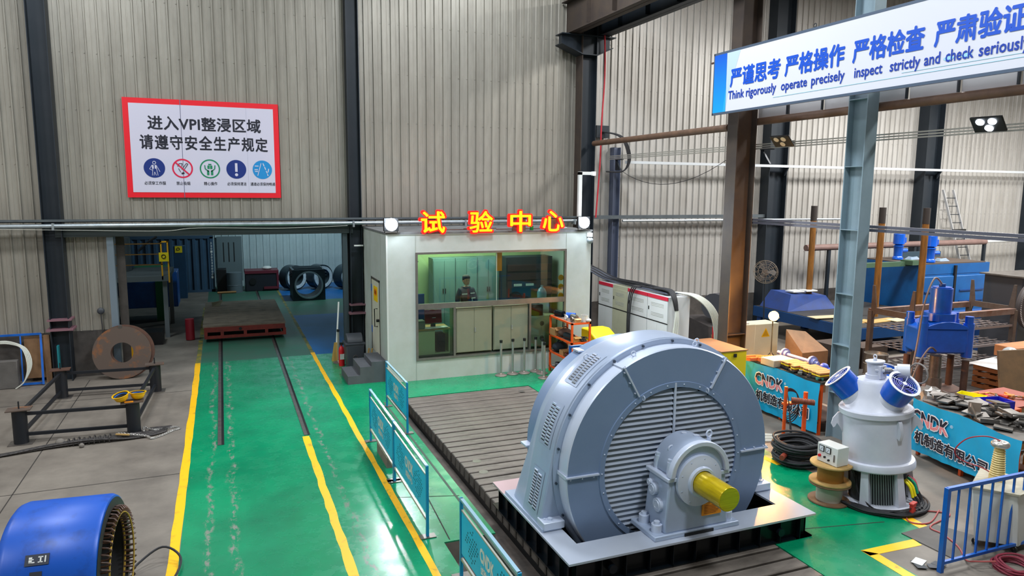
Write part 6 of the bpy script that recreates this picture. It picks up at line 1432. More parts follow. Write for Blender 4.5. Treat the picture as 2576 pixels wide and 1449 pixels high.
LA, LB = Vector((30.15, 20.95, .0)), Vector((28.55, 21.6, 5.25)); dv = LB - LA
for s in (0, .62): B().bar(tuple(LA + Vector((s, 0, 0))), tuple(LB + Vector((s, 0, 0))), .035, .10, up=(0, 1, 0)).obj('side_rail', mat('ladder_alu', '#c9ccd0', .35, .5), t, smooth=False)
for k in range(1, 15):
    p = LA + dv * (k / 15.0); B().bar(tuple(p), tuple(p + Vector((.62, 0, 0))), .03, .03).obj('rung', STEELD, t, smooth=False)
p = LA + dv * .67; B().bar(tuple(p + Vector((-.05, -.05, 0))), tuple(p + Vector((.7, -.05, 0))), .1, .12).obj('hook_clamp', BLACK, t, smooth=False)
t = thing('brown_duct_pipe', 'thick brown pipe running behind the pump motors', 'pipe', (24, 21.0, 3.0))
B().cyl((20.5, 20.9, 3.0), (30.5, 20.9, 3.05), .12, 14).obj('pipe', mat('pipe_mauve', '#7b625c', .6, 0, '#5f4c48', .6, 3), t); B().cyl((30.5, 20.9, 3.05), (35.5, 20.9, 3.1), .06, 12).obj('white_pipe', WHITE, t)
for x in (21.6, 26.2, 30.4): B().box(x, 20.85, 0, x + .12, 20.95, 2.95).obj('support', STEELD, t, smooth=False)
# rusty posts
for k, (x, y, z0) in enumerate(((19.45, 19.55, .985), (20.2, 17.35, .985), (21.35, 16.65, .985))):
    t = thing('rusty_post', ['rusty upright post farthest from the press, on the blue table', 'rusty upright post beside the pale grey column', 'rusty upright post nearest the pump motors'][k], 'post', (x, y, z0))
    B().cyl((x, y, z0), (x, y, 4.1), .105, 12).obj('pipe', RUSTP, t); B().cyl((x, y, 4.1), (x, y, 4.62), .11, 12).obj('sleeve', mat('sleeve_black', '#2b2523', .6), t)
# blue table / machine bed
t = thing('machine_table', 'long dark blue machine table strewn with boards under the rusty posts', 'table', (19.5, 18.5, 0))
B().box(17.9, 15.9, .62, 22.6, 20.6, .97).obj('table_frame', mat('table_blue', '#0d4076', .45, 0, '#0b355f', .6, 1.5), t, smooth=False)
B().box(17.95, 15.95, .97, 22.55, 20.55, .985).obj('table_top', mat('table_top', '#2e2d2c', .6), t, smooth=False)
for x in (18.0, 20.1, 22.3):
    for y in (16.0, 20.3): B().box(x, y, 0, x + .2, y + .2, .62).obj('leg', BLUED, t, smooth=False)
for k, (a_, rz, M) in enumerate((((18.6, 16.7), .1, WOODY), ((19.6, 16.6), .12, WOODY), ((20.6, 16.5), .1, mat('board_pale', '#b5a98a', .7)), ((18.5, 17.6), -.1, mat('board_pale', '#b5a98a')))):
    tag(B().cbox((a_[0], a_[1], .995 + .012 * k), (1.5, .42, .02), (0, 0, rz)).obj('loose_board', M, smooth=False), ['yellowish board at the near corner of the blue table', 'yellowish board in the middle of the blue table', 'pale board at the press end of the blue table', 'pale board left of the grey column on the blue table'][k], 'board')
t = thing('blue_machine', 'low blue machine with pale strips at the far end of the table', 'machine', (18.6, 20.2, .985))
B().hull8([(18.0, 19.0, .99), (20.2, 19.0, .99), (20.2, 20.4, .99), (18.0, 20.4, .99)], [(18.3, 19.2, 1.55), (19.9, 19.2, 1.45), (19.9, 20.2, 1.5), (18.3, 20.2, 1.6)]).obj('body', mat('mach_blue', '#1d3f86', .5, 0, '#26304f', .6, 2), t, smooth=False)
for x in (18.5, 19.1): B().box(x, 19.3, 1.60, x + .5, 19.7, 1.64).obj('strip', WHITE, t, smooth=False)
# dark objects under the table
t = thing('storage_crate', 'dusty dark crates stacked under the lamplit end of the blue table', 'crate', (17, 15, 0))
for a_ in ((15.9, 14.9, 0, 16.9, 15.7, .8), (17.1, 15.0, 0, 18.1, 15.7, .62), (15.2, 15.1, 0, 15.8, 15.8, .5)): B().box(*a_).obj('crate', mat('crate_dusty', '#4b3d35', .8, 0, '#2e2724', .7, 3), t, smooth=False)
# steel drums
t = thing('steel_drum', 'bare ribbed steel drum behind the white upright motor', 'drum', (16.2, 13.7, 0))
B().lathe([(0, .02), (.29, .02), (.29, .30), (.305, .31), (.29, .32), (.29, .60), (.305, .61), (.29, .62), (.29, .86), (.30, .88), (.28, .88), (.28, .84), (0, .84)], (15.95, 13.55, 0), 'Z', 32).obj('body', mat('drum_steel', '#b3aca2', .25, .9), t)
t = thing('blue_drum', 'blue open drum behind the gearbox of the upright motor', 'drum', (14.6, 12.0, 0))
B().lathe([(0, .02), (.33, .02), (.33, .88), (.345, .90), (.32, .90), (.32, .3), (0, .3)], (14.25, 11.75, 0), 'Z', 32).obj('body', BLUEM, t)
# rusty cradle rack behind press
t = thing('rusty_cradle', 'rusty steel cradle rack with mesh shelves behind the blue press', 'rack', (18.4, 13.4, 0))
RS = mat('rust_steel', '#57483f', .6, .3, '#6e625a', .7, 4)
xa, xb, ya, yb = 16.4, 20.3, 12.9, 14.2
for x in (xa, xb):
    for y in (ya, yb):
        B().box(x - .06, y - .06, 0, x + .06, y + .06, 1.9).obj('upright', RS, t, smooth=False)
    B().prism([(ya, 1.5), (ya, 2.6), (ya + .07, 2.6), (ya + .16, 2.0), (yb - .16, 2.0), (yb - .07, 2.6), (yb, 2.6), (yb, 1.5), (yb - .12, 1.84), (ya + .12, 1.84)], 'X', x - .02, x + .02).obj('cradle_end', RS, t, smooth=False)
B().box(xa, ya - .05, 1.8, xb, ya + .1, 1.95).box(xa, yb - .05, 1.8, xb, yb + .1, 1.95).obj('long_beam', mat('beam_rust', '#6a4636', .6, .2, '#8d807a', .7, 3), t, smooth=False)
for z_ in (1.45, .95, .45):
    q = B(); q.box(xa, ya - .03, z_, xb, ya + .03, z_ + .06).box(xa, yb - .03, z_, xb, yb + .03, z_ + .06)
    for k in range(14): x = xa + .15 + k * (xb - xa - .3) / 13; q.box(x - .012, ya, z_ + .02, x + .012, yb, z_ + .045)
    for k in range(5): y = ya + .15 + k * .25; q.box(xa, y - .012, z_ + .045, xb, y + .012, z_ + .06)
    q.obj('mesh_shelf', mat('mesh_grey', '#8a8180', .5, .4), t, smooth=False)['kind'] = 'stuff'
# pallets and boards to the right
t = thing('wood_pallet', 'stack of wooden pallets under white sheeting by the frame edge', 'pallet', (19.5, 12.0, 0))
for z_ in (0, .16, .32, .48):
    for k in range(4): B().box(18.4, 11.5 + .32 * k, z_ + .1, 20.6, 11.64 + .32 * k, z_ + .13).obj('slat', mat('pallet_wood', '#8a5a36', .75, 0, '#5e3f2a', .6, 4), t, smooth=False)
    for x in (18.4, 19.4, 20.45): B().box(x, 11.5, z_, x + .12, 12.6, z_ + .10).obj('bearer', mat('pallet_wood', '#8a5a36'), t, smooth=False)
tag(B().hull8([(18.3, 11.4, .62), (20.7, 11.4, .62), (20.7, 12.7, .62), (18.3, 12.7, .62)], [(18.5, 11.6, .78), (20.5, 11.5, .70), (20.6, 12.6, .82), (18.4, 12.5, .72)]).obj('white_sheeting', SHEETW), 'crumpled white sheeting over the pallets', 'sheet')
t = thing('wood_crate', 'orange brown wooden crate on the white sheeting', 'crate', (19.6, 12.1, .8)); B().box(19.0, 11.9, .82, 20.9, 12.5, 1.12).obj('crate_body', mat('crate_orange', '#a3683c', .7, 0, '#7c4d2c', .6, 4), t, bevel=.02)
B().ball((18.9, 12.0, .95), .22, 12, 8, (.8, 1, .9)).obj('plastic_wrap', mat('clear_wrap', '#9aa3a8', .2), t)
tag(B().hull8([(16.1, 10.25, .02), (18.2, 9.7, .02), (18.2, 9.75, .02), (16.1, 10.3, .02)], [(16.75, 10.9, 1.45), (18.8, 10.35, 1.5), (18.8, 10.4, 1.5), (16.75, 10.95, 1.45)]).obj('leaning_board', mat('osb', '#6a5032', .75, 0, '#4a3a26', .6, 5), smooth=False), 'big brown board leaning on the pallets at the frame edge', 'board')
t = thing('dark_cabinet', 'tall dark grey machine cabinet at the right frame edge', 'cabinet', (21.4, 13.6, 0))
B().box(21.15, 13.3, 0, 22.9, 14.4, 2.72).obj('body', mat('cab_dark', '#3a3c42', .5), t, smooth=False); B().box(21.05, 13.2, 2.72, 23.0, 14.5, 2.76).obj('top_plate', STEEL, t, smooth=False)
t = thing('bristle_wheel', 'big bristled coil ring cut by the right frame edge', 'coil', (21.2, 12.9, 1.8))
B().torus((21.4, 13.05, 1.95), .62, .12, 'Y', 40, 8).obj('ring', mat('ring_dark', '#4a4444', .6), t)
q = B()
for k in range(90): a = k * 2 * PI / 90; q.bar((21.4 + .66 * math.cos(a), 12.98, 1.95 + .66 * math.sin(a)), (21.4 + .80 * math.cos(a), 12.93, 1.95 + .80 * math.sin(a)), .012, .012)
q.obj('bristles', mat('bristle', '#a59c98', .5), t, smooth=False)['kind'] = 'stuff'
tag(B().box(26.8, 17.0, 0, 30.5, 19.4, 1.35).obj('white_bench', mat('bench_white', '#b7bfc4', .5), bevel=.02), 'pale covered bench right of the blue oven', 'bench')
t = thing('blue_bin', 'long dark blue steel tank in front of the oven', 'tank', (22.5, 15.2, 0)); B().box(22.75, 14.7, 0, 27.5, 16.6, 1.15).obj('body', BLUED, t, smooth=False)
tag(B().hull8([(29.0, 21.2, 2.0), (31.2, 21.2, 2.0), (31.2, 21.3, 2.0), (29.0, 21.3, 2.0)], [(29.2, 21.45, 2.6), (30.4, 21.45, 2.5), (30.4, 21.5, 2.5), (29.2, 21.5, 2.6)]).obj('pale_board', CARD), 'pale board leaning on the wall behind the ladder', 'board') if False else None

# ------------------------------------------------------------------ steel plates, trays and tool tables on the right
PL = mat('plate_steel', '#77736f', .4, .6, '#4a4744', .7, 4)
rr = random.Random(11); spots = []
for k in range(34):
    u, v = rr.random(), rr.random(); y = 7.6 + 2.0 * u; x0 = 12.05 + (y - 7.3) * .225
    x = x0 + .12 + .85 * v; lay = sum(1 for (a, b_) in spots if abs(a - x) < .22 and abs(b_ - y) < .24); spots.append((x, y))
    t = thing('steel_plate', 'steel plate in the loose pile on the workbench behind the insulator', 'plate', (x, y, 1.09 + .045 * lay), group='steel plates piled on the second workbench')
    t.rotation_euler = (rr.uniform(-.12, .12), rr.uniform(-.12, .12), rr.uniform(0, 3)); w1, w2 = rr.uniform(.12, .2), rr.uniform(.10, .15)
    B().hull8([(-w1, -w2, 0), (w1, -w2, 0), (w1, w2, 0), (-w1, w2, 0)], [(-w1, -w2, .035), (w1, -w2, .035), (w1, w2, .035), (-w1, w2, .035)]).obj('plate_body', PL, t, world=False, bevel=.004)
    if k % 3 == 0: B().box(-w1, w2 - .02, .035, w1, w2, .075).obj('lip', PL, t, world=False, smooth=False)
tag(B().cbox((12.42, 8.42, 1.22), (.28, .02, .22), (-.5, 0, .6)).cbox((12.56, 8.5, 1.22), (.02, .2, .22), (0, .2, .6)).obj('upright_plate', mat('plate_brown', '#8a7c70', .4, .5), smooth=False), 'bent plate standing up at the edge of the steel plate pile', 'plate')
# metal shavings heap behind
for k, (x, y) in enumerate(((13.2, 10.35), (13.95, 10.4), (13.6, 11.1))):
    t = thing('scrap_bag', ['crumpled silver bag of scrap behind the steel plate pile', 'crumpled clear bag of scrap beside the silver one', 'grey scrap bundle near the press leg'][k], 'bag', (x, y, 0))
    b = B().ball((x, y, .5), .34, 14, 10, (1, .9, 1.5)); b.v = [(a + rr.uniform(-.05, .05), c_ + rr.uniform(-.05, .05), max(0, d_ + rr.uniform(-.05, .05))) for a, c_, d_ in b.v]; b.obj('bag', [mat('foil', '#9a9894', .25, .6), mat('foil2', '#7f7d7a', .3, .4), mat('foil3', '#6a6664', .5)][k], t, smooth=False)
def table(x0, y0, x1, y1, h, M, label, Mt=None):
    t = thing('tool_table', label, 'table', ((x0 + x1) / 2, (y0 + y1) / 2, 0))
    B().box(x0, y0, h - .04, x1, y1, h).obj('table_top', Mt or M, t, smooth=False)
    for x in (x0, x1 - .05):
        for y in (y0, y1 - .05): B().box(x, y, 0, x + .05, y + .05, h - .04).obj('leg', M, t, smooth=False)
    B().box(x0, y0, .2, x1, y0 + .03, .24).box(x0, y1 - .03, .2, x1, y1, .24).obj('stretcher', M, t, smooth=False)
    return t
table(13.55, 8.75, 14.3, 9.8, .95, ORNG, 'orange legged table with yellow and blue trays'); table(14.4, 9.0, 15.8, 10.1, .88, ORNG, 'orange table covered with hand tools near the frame edge', mat('tabletop_red', '#8a3a28', .6)); table(13.45, 7.7, 14.7, 8.5, .88, STEELD, 'dark low table before the orange ones', mat('tabletop_dark', '#34302f', .5))
def tray(x, y, z_, w_, d_, h_, M, label, rz=0.0):
    t = thing('plastic_tray', label, 'tray', (x, y, z_), rz)
    B().box(-w_, -d_, 0, w_, d_, .01).obj('bottom', M, t, world=False, smooth=False)
    for a_ in ((-w_, -d_, w_, -d_ + .012), (-w_, d_ - .012, w_, d_), (-w_, -d_, -w_ + .012, d_), (w_ - .012, -d_, w_, d_)): B().box(a_[0], a_[1], .01, a_[2], a_[3], h_).obj('tray_side', M, t, world=False, smooth=False)
    return t
tray(13.75, 9.45, .955, .33, .24, .12, mat('tray_yellow', '#e6dd16', .4), 'bright yellow plastic tray on the orange table', .3)
tray(13.80, 8.98, .955, .30, .19, .17, mat('tray_blue', '#2528b0', .4), 'violet blue plastic tray on the orange table', -.2)
tray(13.6, 8.1, .885, .35, .18, .05, mat('tray_olive', '#a8a832', .5), 'flat olive tray on the dark low table', .1)
cols = [ORPL, REDP, mat('tool_wood', '#b8622a', .6), STEEL, mat('tool_red', '#b02020', .4), ORPL, CARD, mat('tool_brown', '#9a5a2a', .6), REDP, mat('tool_orange', '#e07818', .5), STEEL, CARD]
nm = ['orange handled tool', 'red power tool', 'brown handled chisel', 'steel bar', 'dark red tool', 'orange wooden mallet', 'carton scrap', 'brown wooden handle', 'red grip pliers', 'orange file handle', 'steel rasp', 'brown paper pack']
pos = ['at the far corner of the tool table', 'in the middle of the tool table', 'at the near edge of the tool table', 'beside the blue tray', 'behind the orange handles', 'at the right end of the tool table', 'at the near corner of the tool table', 'between the red tools', 'by the far edge of the tool table', 'over the table corner', 'under the orange handles', 'at the tool table end']
for k in range(12):
    x, y = 14.5 + .1 * k + rr.uniform(-.03, .03), 9.85 - .062 * k + rr.uniform(-.25, .2) * (1 if k % 2 else -.5); a = rr.uniform(0, 3)
    t = thing('hand_tool', nm[k] + ' ' + pos[k], 'tool', (x, min(10.0, max(9.05, y)), .89), a)
    B().cyl((-.16, 0, .04), (.03, 0, .04), .035, 10, .028).obj('handle', cols[k], t, world=False); B().cbox((.10, 0, .04), (.16, .05, .03)).obj('tool_head', cols[(k + 3) % 12], t, world=False, bevel=.005)
for k, (x, y, M, lb) in enumerate(((14.0, 8.2, mat('block_orange', '#e08a1a', .5), 'orange block under the dark low table'), (14.9, 9.3, mat('block_orange', '#e08a1a'), 'orange bundle under the tool table'), (14.35, 8.9, CARD, 'brown carton between the tool tables'), (14.55, 8.15, SHEETW, 'white sack under the dark low table'))):
    t = thing('floor_bundle', lb, 'bundle', (x, y, 0)); B().box(x - .2, y - .15, 0, x + .2, y + .15, .25 + .05 * k).obj('bundle', M, t, bevel=.04)
# a dark floor mat by the press, green floor patch
st(B().box(16.5, 7.5, .0005, 24.5, 9.4, .004), 'floor_patch', GREEND, 'green floor patch behind the tool tables', smooth=False)
st(B().box(13.4, 10.4, .0005, 22, 15.4, .003), 'floor_dark', mat('dirty_floor', '#3a3634', .7, 0, '#282523', .6, 2), 'dark oily floor around the press', smooth=False)
# ------------------------------------------------------------------ left side
t = thing('steel_stand', 'low black steel stand of four posts joined by bars on the bare concrete', 'stand', (-2.8, 18, 0))
SB_ = mat('stand_black', '#161a21', .5, .1)
PTS = {'a': (-3.90, 16.38), 'b': (-1.88, 16.22), 'c': (-3.78, 19.70), 'd': (-1.72, 19.55)}
for k, (x, y) in PTS.items():
    B().cyl((x, y, .01), (x, y, .68), .13, 20).obj('post', SB_, t)
    B().cbox((x, y, .70), (.42, .30, .02), (0, 0, .05)).obj('top_plate', RUST if k != 'c' else RUSTD, t, smooth=False); B().cbox((x, y, .006), (.42, .34, .012)).obj('base_plate', STEEL, t, smooth=False)
    if k != 'b': B().cyl((x, y, .70), (x, y, .86), .014, 8).obj('stud', SB_, t)
for a_, b_ in (('a', 'b'), ('c', 'd'), ('a', 'c'), ('b', 'd')):
    for z_ in (.60, .18):
        p, q_ = PTS[a_], PTS[b_]; B().bar((p[0], p[1], z_), (q_[0], q_[1], z_), .06, .06).obj('cross_bar', SB_, t, smooth=False)
def helmet(x, y, z_, label, tilt, M=mat('helmet_yellow', '#e9b406', .35)):
    t = thing('safety_helmet', label, 'helmet', (x, y, z_), rot=tilt)
    n = 8; B().lathe([(.145, .15), (.14, .11), (.115, .045), (.07, .01), (0, 0)], (0, 0, 0), 'Z', 24).obj('shell', M, t, world=False)
    B().lathe([(.13, .15), (.10, .05), (0, .03)], (0, 0, 0), 'Z', 20).obj('lining', mat('lining', '#33302c', .8), t, world=False)
    B().lathe([(.145, .145), (.165, .15), (.165, .156), (.145, .156)], (0, 0, 0), 'Z', 24).obj('rim', M, t, world=False); B().torus((0, 0, .12), .12, .01, 'Z', 20, 6).obj('headband', BLUE, t, world=False)
    return t
helmet(-2.05, 16.18, .725, 'upturned yellow safety helmet hanging over the plate edge', (.1, -.25, .3)); helmet(-1.78, 16.27, .715, 'upturned yellow safety helmet with blue headband on the stand', (0, .05, 1.2))
tag(B().cbox((-1.93, 16.10, .72), (.16, .05, .02)).obj('orange_strap', ORPL), 'orange strap lying before the two helmets', 'strap')
# wire rope with chain
t = thing('wire_rope', 'bundle of dark steel wire rope lying before the black stand', 'rope', (-2.8, 15.9, 0))
rr = random.Random(4)
RP = mat('wire_rope', '#2c2a2b', .5, .4, '#5a5654', .8, 30)
for k in range(7):
    o_ = rr.uniform(-.09, .09); B().tube(smoothpath([(-5.2, 15.45 + o_ * .8, .03), (-4.2, 15.62 + o_ * .6, .03), (-3.3, 15.83 + o_ * .7, .035 + .02 * (k % 3)), (-2.6, 15.88 + o_, .06 + .02 * (k % 3)), (-1.95, 15.93 + o_ * 1.4, .04 + .02 * (k % 2)), (-1.5, 16.05 + o_ * 1.6, .03), (-1.25 + rr.uniform(-.1, .1), 16.25 + o_ * 1.5, .03), (-1.6, 16.3 + o_, .03)]), .022, 6).obj('strand', RP, t)
for k in range(9): B().torus((-3.0 + .09 * k, 15.88, .06), .075 + .01 * (k % 3), .013, 'X', 12, 5).obj('wrap_turn', RP, t)
B().ball((-3.15, 15.9, .07), .09, 10, 8).ball((-2.75, 15.68, .04), .05, 8, 6).obj('rag', mat('rag', '#6f6a64', .9), t); B().cbox((-2.05, 15.86, .12), (.26, .05, .02), (0, .1, -.2)).obj('wood_tag', WOODY, t, smooth=False)
t = thing('chain', 'steel chain strewn at the end of the wire rope', 'chain', (-1.5, 16, 0))
pth = smoothpath([(-2.15, 15.95, .12), (-1.9, 15.85, .11), (-1.62, 15.82, .05), (-1.5, 15.72, .02), (-1.3, 15.9, .02), (-1.15, 16.1, .02), (-1.02, 16.2, .02), (-1.1, 16.32, .02), (-1.3, 16.28, .02), (-1.5, 16.15, .06), (-1.7, 16.28, .09), (-1.68, 16.02, .1)], 9)
lk = B().torus((0, 0, 0), .02, .005, 'Z', 10, 5); lk.v = [(x * 1.5, y, z_) for x, y, z_ in lk.v]; lkm = lk.mesh('link', CHROME)
for i in range(0, len(pth) - 1, 1):
    d_ = Vector(pth[i + 1]) - Vector(pth[i]); o = bpy.data.objects.new('link', lkm); COL.objects.link(o); o.parent = t
    o.location = Vector(pth[i]) - Vector((-1.5, 16, 0)); o.rotation_euler = ((i % 2) * PI / 2, 0, math.atan2(d_.y, d_.x))
tag(B().cyl((-4.66, 15.72, .04), (-4.46, 15.78, .04), .035, 12).obj('steel_pin', BLACK), 'short dark steel pin beside the wire rope at the left', 'pin')
# big rusty disc
t = thing('rusty_disc', 'big rusty steel disc with a round hole leaning on the dado', 'disc', (-2.6, 21.2, 0))
qm = Matrix.Translation((-2.62, 21.22, .70)) @ Matrix.Rotation(math.radians(-8), 4, 'X')
B(qm).lathe([(.27, -.04), (.70, -.04), (.70, .0), (.27, .0)], (0, 0, 0), 'Y', 56, closed=True).obj('disc', RUST, t)
B(qm).lathe([(.30, .02), (.72, .02), (.72, .07), (.30, .07)], (.06, 0, .02), 'Y', 56, closed=True).obj('rear_disc', RUSTD, t); B(qm).cyl((-.02, -.05, .68), (-.02, .03, .70), .05, 12).obj('lug', STEEL, t)
# things along the left wall
t = thing('tube_stand', 'thin blue steel frame leaning on the left wall', 'frame', (-5, 21.2, 0))
B().bar((-5.6, 21.55, 1.28), (-4.5, 21.55, 1.28), .05, .05).bar((-4.5, 21.5, 1.28), (-4.45, 21.15, .02), .05, .05).bar((-5.6, 21.2, .05), (-4.45, 21.2, .05), .05, .05).bar((-4.95, 21.5, 1.25), (-4.9, 21.2, .06), .03, .03).obj('tube', BLUE, t, smooth=False)
tag(B().box(-4.1, 21.15, 0, -4.06, 21.3, 1.0).obj('teal_pipe', mat('teal_pipe', '#0f6f78', .5)), 'thin teal pipe standing against the dado by the column', 'pipe')
tag(B().box(-5.7, 21.0, .0, -4.95, 21.2, .72).obj('concrete_slab', mat('slab_grey', '#5e5b58', .8, 0, '#444240', .6, 3), bevel=.02), 'grey slab standing at the foot of the left wall', 'slab')
tag(B().box(-4.43, 21.42, .0, -4.30, 21.5, 1.25).box(-4.9, 21.6, .1, -4.46, 21.66, 1.2).obj('leaning_plywood', WOOD, smooth=False), 'brown plywood sheet behind the blue frame', 'board')
t = thing('hose_coil', 'white hose draped over the slab at the left frame edge', 'hose', (-5, 21, 1))
for k in range(4): B().tube(smoothpath([(-5.9, 21.3, 1.05 + .03 * k), (-5.4, 21.25, 1.13 + .02 * k), (-5.1, 21.25, 1.10 + .02 * k), (-4.85 + .03 * k, 21.15, .98), (-4.72 + .03 * k, 20.95, .6), (-4.8, 20.9, .2), (-5.0, 20.9, .02)]), .014, 6).obj('hose', CABW, t)
t = thing('wall_socket', 'grey round socket with hanging lead on the pale wall strip', 'socket', (-3.1, 21.7, 1.75)); B().ball((-3.12, 21.68, 1.78), .09, 14, 8, (1, .5, 1)).obj('cover', PLAS, t); B().tube(smoothpath([(-3.12, 21.66, 1.72), (-3.1, 21.62, 1.4), (-3.08, 21.6, 1.15), (-2.9, 21.55, .95)]), .014, 6).obj('lead', RUB, t)
tag(B().box(3.60, 21.30, 3.40, 3.86, 21.38, 3.44).obj('tube_light', WHITE, smooth=False), 'short white tube light on the dark column beside the booth', 'lamp')

# blue stator in the bottom left corner
t = thing('blue_stator', 'big bright blue motor stator with exposed windings in the bottom left corner', 'motor', (-1.86, 8.9, 0), rot=(0, 0, -.10))
R = .79; zc_ = .80; x0, x1 = -.40, .54
B().lathe([(R - .16, x0 + .0), (R - .06, x0), (R - .02, x0 + .03), (R, x0 + .09), (R, x1 - .04), (R - .02, x1), (R - .06, x1 + .012), (R - .08, x1 - .01)], (0, 0, zc_), 'X', 64).obj('shell', BLUEST, t, world=False)
B().lathe([(R - .04, x1 + .012), (R - .14, x1 + .02), (R - .14, x1 - .6), (R - .16, x0 + .02)], (0, 0, zc_), 'X', 48).obj('core_bore', mat('core_black', '#15161a', .6), t, world=False)
cu = B().torus((x1 - .02, 0, zc_), R - .17, .012, 'X', 48, 6).torus((x1 + .09, 0, zc_), R - .22, .010, 'X', 48, 6); cu.obj('lacing', mat('lacing', '#a8862a', .7), t, world=False)
lb_ = B().tube([(0, -.022, -.05), (.05, -.022, -.05), (.10, -.012, -.02), (.115, 0, .02), (.09, .014, .05), (.04, .022, .055), (0, .022, .055)], .0105, 6); lm = lb_.mesh('winding_loop', mat('winding', '#2d2320', .45, 0, '#6b4430', .8, 9))
for k in range(54):
    a = 2 * PI * k / 54; o = bpy.data.objects.new('winding_loop', lm); COL.objects.link(o); o.parent = t
    o.matrix_local = Matrix.Translation((x1 - .01, (R - .20) * math.cos(a), zc_ + (R - .20) * math.sin(a))) @ Matrix.Rotation(a - PI / 2, 4, 'X')
def onshell(x, a_, w_, h_, k=.004):
    aa = math.radians(a_); c_ = Vector((x, -(R + k) * math.cos(aa), zc_ + (R + k) * math.sin(aa))); return Matrix.Translation(c_) @ Matrix.Rotation(-aa + 0, 4, 'X')
pm = onshell(.0, 36, 0, 0); p_ = B(pm).box(-.11, -.003, -.055, .11, .003, .055).obj('name_plate', mat('plate_dark', '#3f434e', .4, .4), t, world=False, smooth=False)
B(pm).box(-.075, -.005, -.03, -.045, -.003, .03).box(-.075, -.005, -.03, -.02, -.003, -.018).box(-.075, -.005, .0, -.03, -.003, .01).box(.01, -.005, .02, .055, -.003, .032).box(.026, -.005, -.03, .04, -.003, .03).box(.01, -.005, -.03, .055, -.003, -.02).box(.07, -.005, -.03, .082, -.003, .035).obj('plate_marks', WHITE, p_, world=False, smooth=False)['kind'] = 'stuff'
pm = onshell(.0, 25, 0, 0); B(pm).box(-.055, -.003, -.035, .055, .003, .035).obj('name_plate', mat('plate_dark', '#3f434e'), t, world=False, smooth=False)
B().box(-.36, -R - .04, zc_ - .25, .46, -R + .12, zc_ - .18).box(-.36, -R - .05, .05, .46, -R + .1, zc_ - .2).obj('side_duct', BLUED, t, world=False, smooth=False)
for x in (-.34, .36): B().box(x, -R - .06, zc_ - .22, x + .045, -R + .10, zc_ + .02).obj('duct_bracket', mat('bracket_navy', '#0a1530', .5), t, world=False, bevel=.01)
B().box(-.36, -.55, 0, .5, .55, .06).obj('foot_plate', BLUED, t, world=False, smooth=False)
tag(B().box(-3.1, 8.5, 0, -2.62, 9.3, .95).obj('dark_drum_end', mat('navy_dark', '#171b2c', .5), bevel=.15), 'dark rounded machine end left of the blue stator', 'machine')
tag(B().tube(smoothpath([(-1.45, 9.75, .02), (-1.25, 10.15, .10), (-.95, 10.35, .2), (-.72, 10.15, .1), (-.8, 9.7, .03), (-1.1, 9.3, .02)]), .016, 7).obj('black_hose', RUB), 'black hose looping over the yellow line beside the blue stator', 'hose')

# ------------------------------------------------------------------ beyond the doorway
t = thing('rail_cart', 'flat rail cart with plank deck and red sides on the track beyond the doorway', 'cart', (.6, 28.5, 0))
B().box(-.72, 25.25, .48, 1.86, 30.75, .52).obj('deck', WOODD, t, smooth=False)
y = 25.25
while y < 30.4: B().box(-.74, y, .52, 1.88, y + .44, .545 + rr.uniform(0, .01)).obj('plank', WOODD, t, smooth=False); y += .455
B().box(-.70, 25.22, .34, 1.84, 25.30, .50).box(-.70, 25.22, .12, 1.84, 25.27, .22).obj('front_beam', REDC, t, smooth=False)
for x in (-.70, -.2, .52, 1.2, 1.78): B().box(x, 25.20, .12, x + .10, 25.26, .36).obj('stiffener', REDC, t, smooth=False)
B().box(-.70, 25.3, .12, -.64, 30.7, .50).box(1.80, 25.3, .12, 1.86, 30.7, .50).obj('side_beam', REDC, t, smooth=False); B().cyl((.42, 25.2, .42), (.42, 25.18, .42), .05, 12).obj('socket', BLACK, t)
for x in (-.235, 1.43):
    for y in (26.3, 29.7): B().cyl((x - .05, y, .17), (x + .05, y, .17), .16, 18).obj('wheel', STEELD, t)
tag(B().hull8([(-.48, 29.4, .555), (-.22, 29.4, .555), (-.22, 29.6, .555), (-.48, 29.6, .555)], [(-.5, 29.35, .72), (-.1, 29.4, .78), (-.1, 29.55, .78), (-.45, 29.6, .70)]).obj('scrap_block', mat('pale_scrap', '#8d8a75', .7)), 'small pale scrap block on the cart deck', 'block')
t = thing('shipping_container', 'blue corrugated container beyond the doorway', 'container', (-3, 38.2, 0))
q = B(); pr = []; x = -8.0
while x < -.55: pr += [(x, 37.9), (x + .12, 37.9), (x + .17, 37.82), (x + .29, 37.82)]; x += .34
nn = len(pr); q.add([(a_, b_, .12) for a_, b_ in pr] + [(a_, b_, 2.62) for a_, b_ in pr], [(i, i + 1, nn + i + 1, nn + i) for i in range(nn - 1)])
CN = mat('container_blue', '#35526b', .5, 0, '#273f55', .6, 1); q.obj('corrugated_side', CN, t, smooth=False)
B().box(-8.1, 37.8, 0, -.45, 39.4, .12).box(-8.1, 37.8, 2.62, -.45, 39.4, 2.76).box(-.6, 37.8, 0, -.45, 39.4, 2.7).box(-8.0, 37.95, .1, -.6, 39.3, 2.65).obj('frame', CN, t, smooth=False)
for k, ch in enumerate('A201302400001'):
    text('container_number', ch, WHITE, t, (-.57, 37.79, 2.35 - .14 * k), (1, 0, 0), (0, 0, 1), .07, .10, .02)
t = thing('platform', 'raised steel platform with yellow guard rail beyond the doorway', 'platform', (-3, 28, 0))
B().box(-6.0, 26.5, 1.95, -1.75, 29.5, 2.13).obj('deck', mat('deck_grey', '#5a6265', .6), t, smooth=False)
for x in (-5.9, -3.9, -1.95):
    for y in (26.6, 29.3): B().box(x, y, 0, x + .14, y + .14, 1.95).obj('leg', mat('leg_grey', '#6a7276', .5), t, smooth=False)
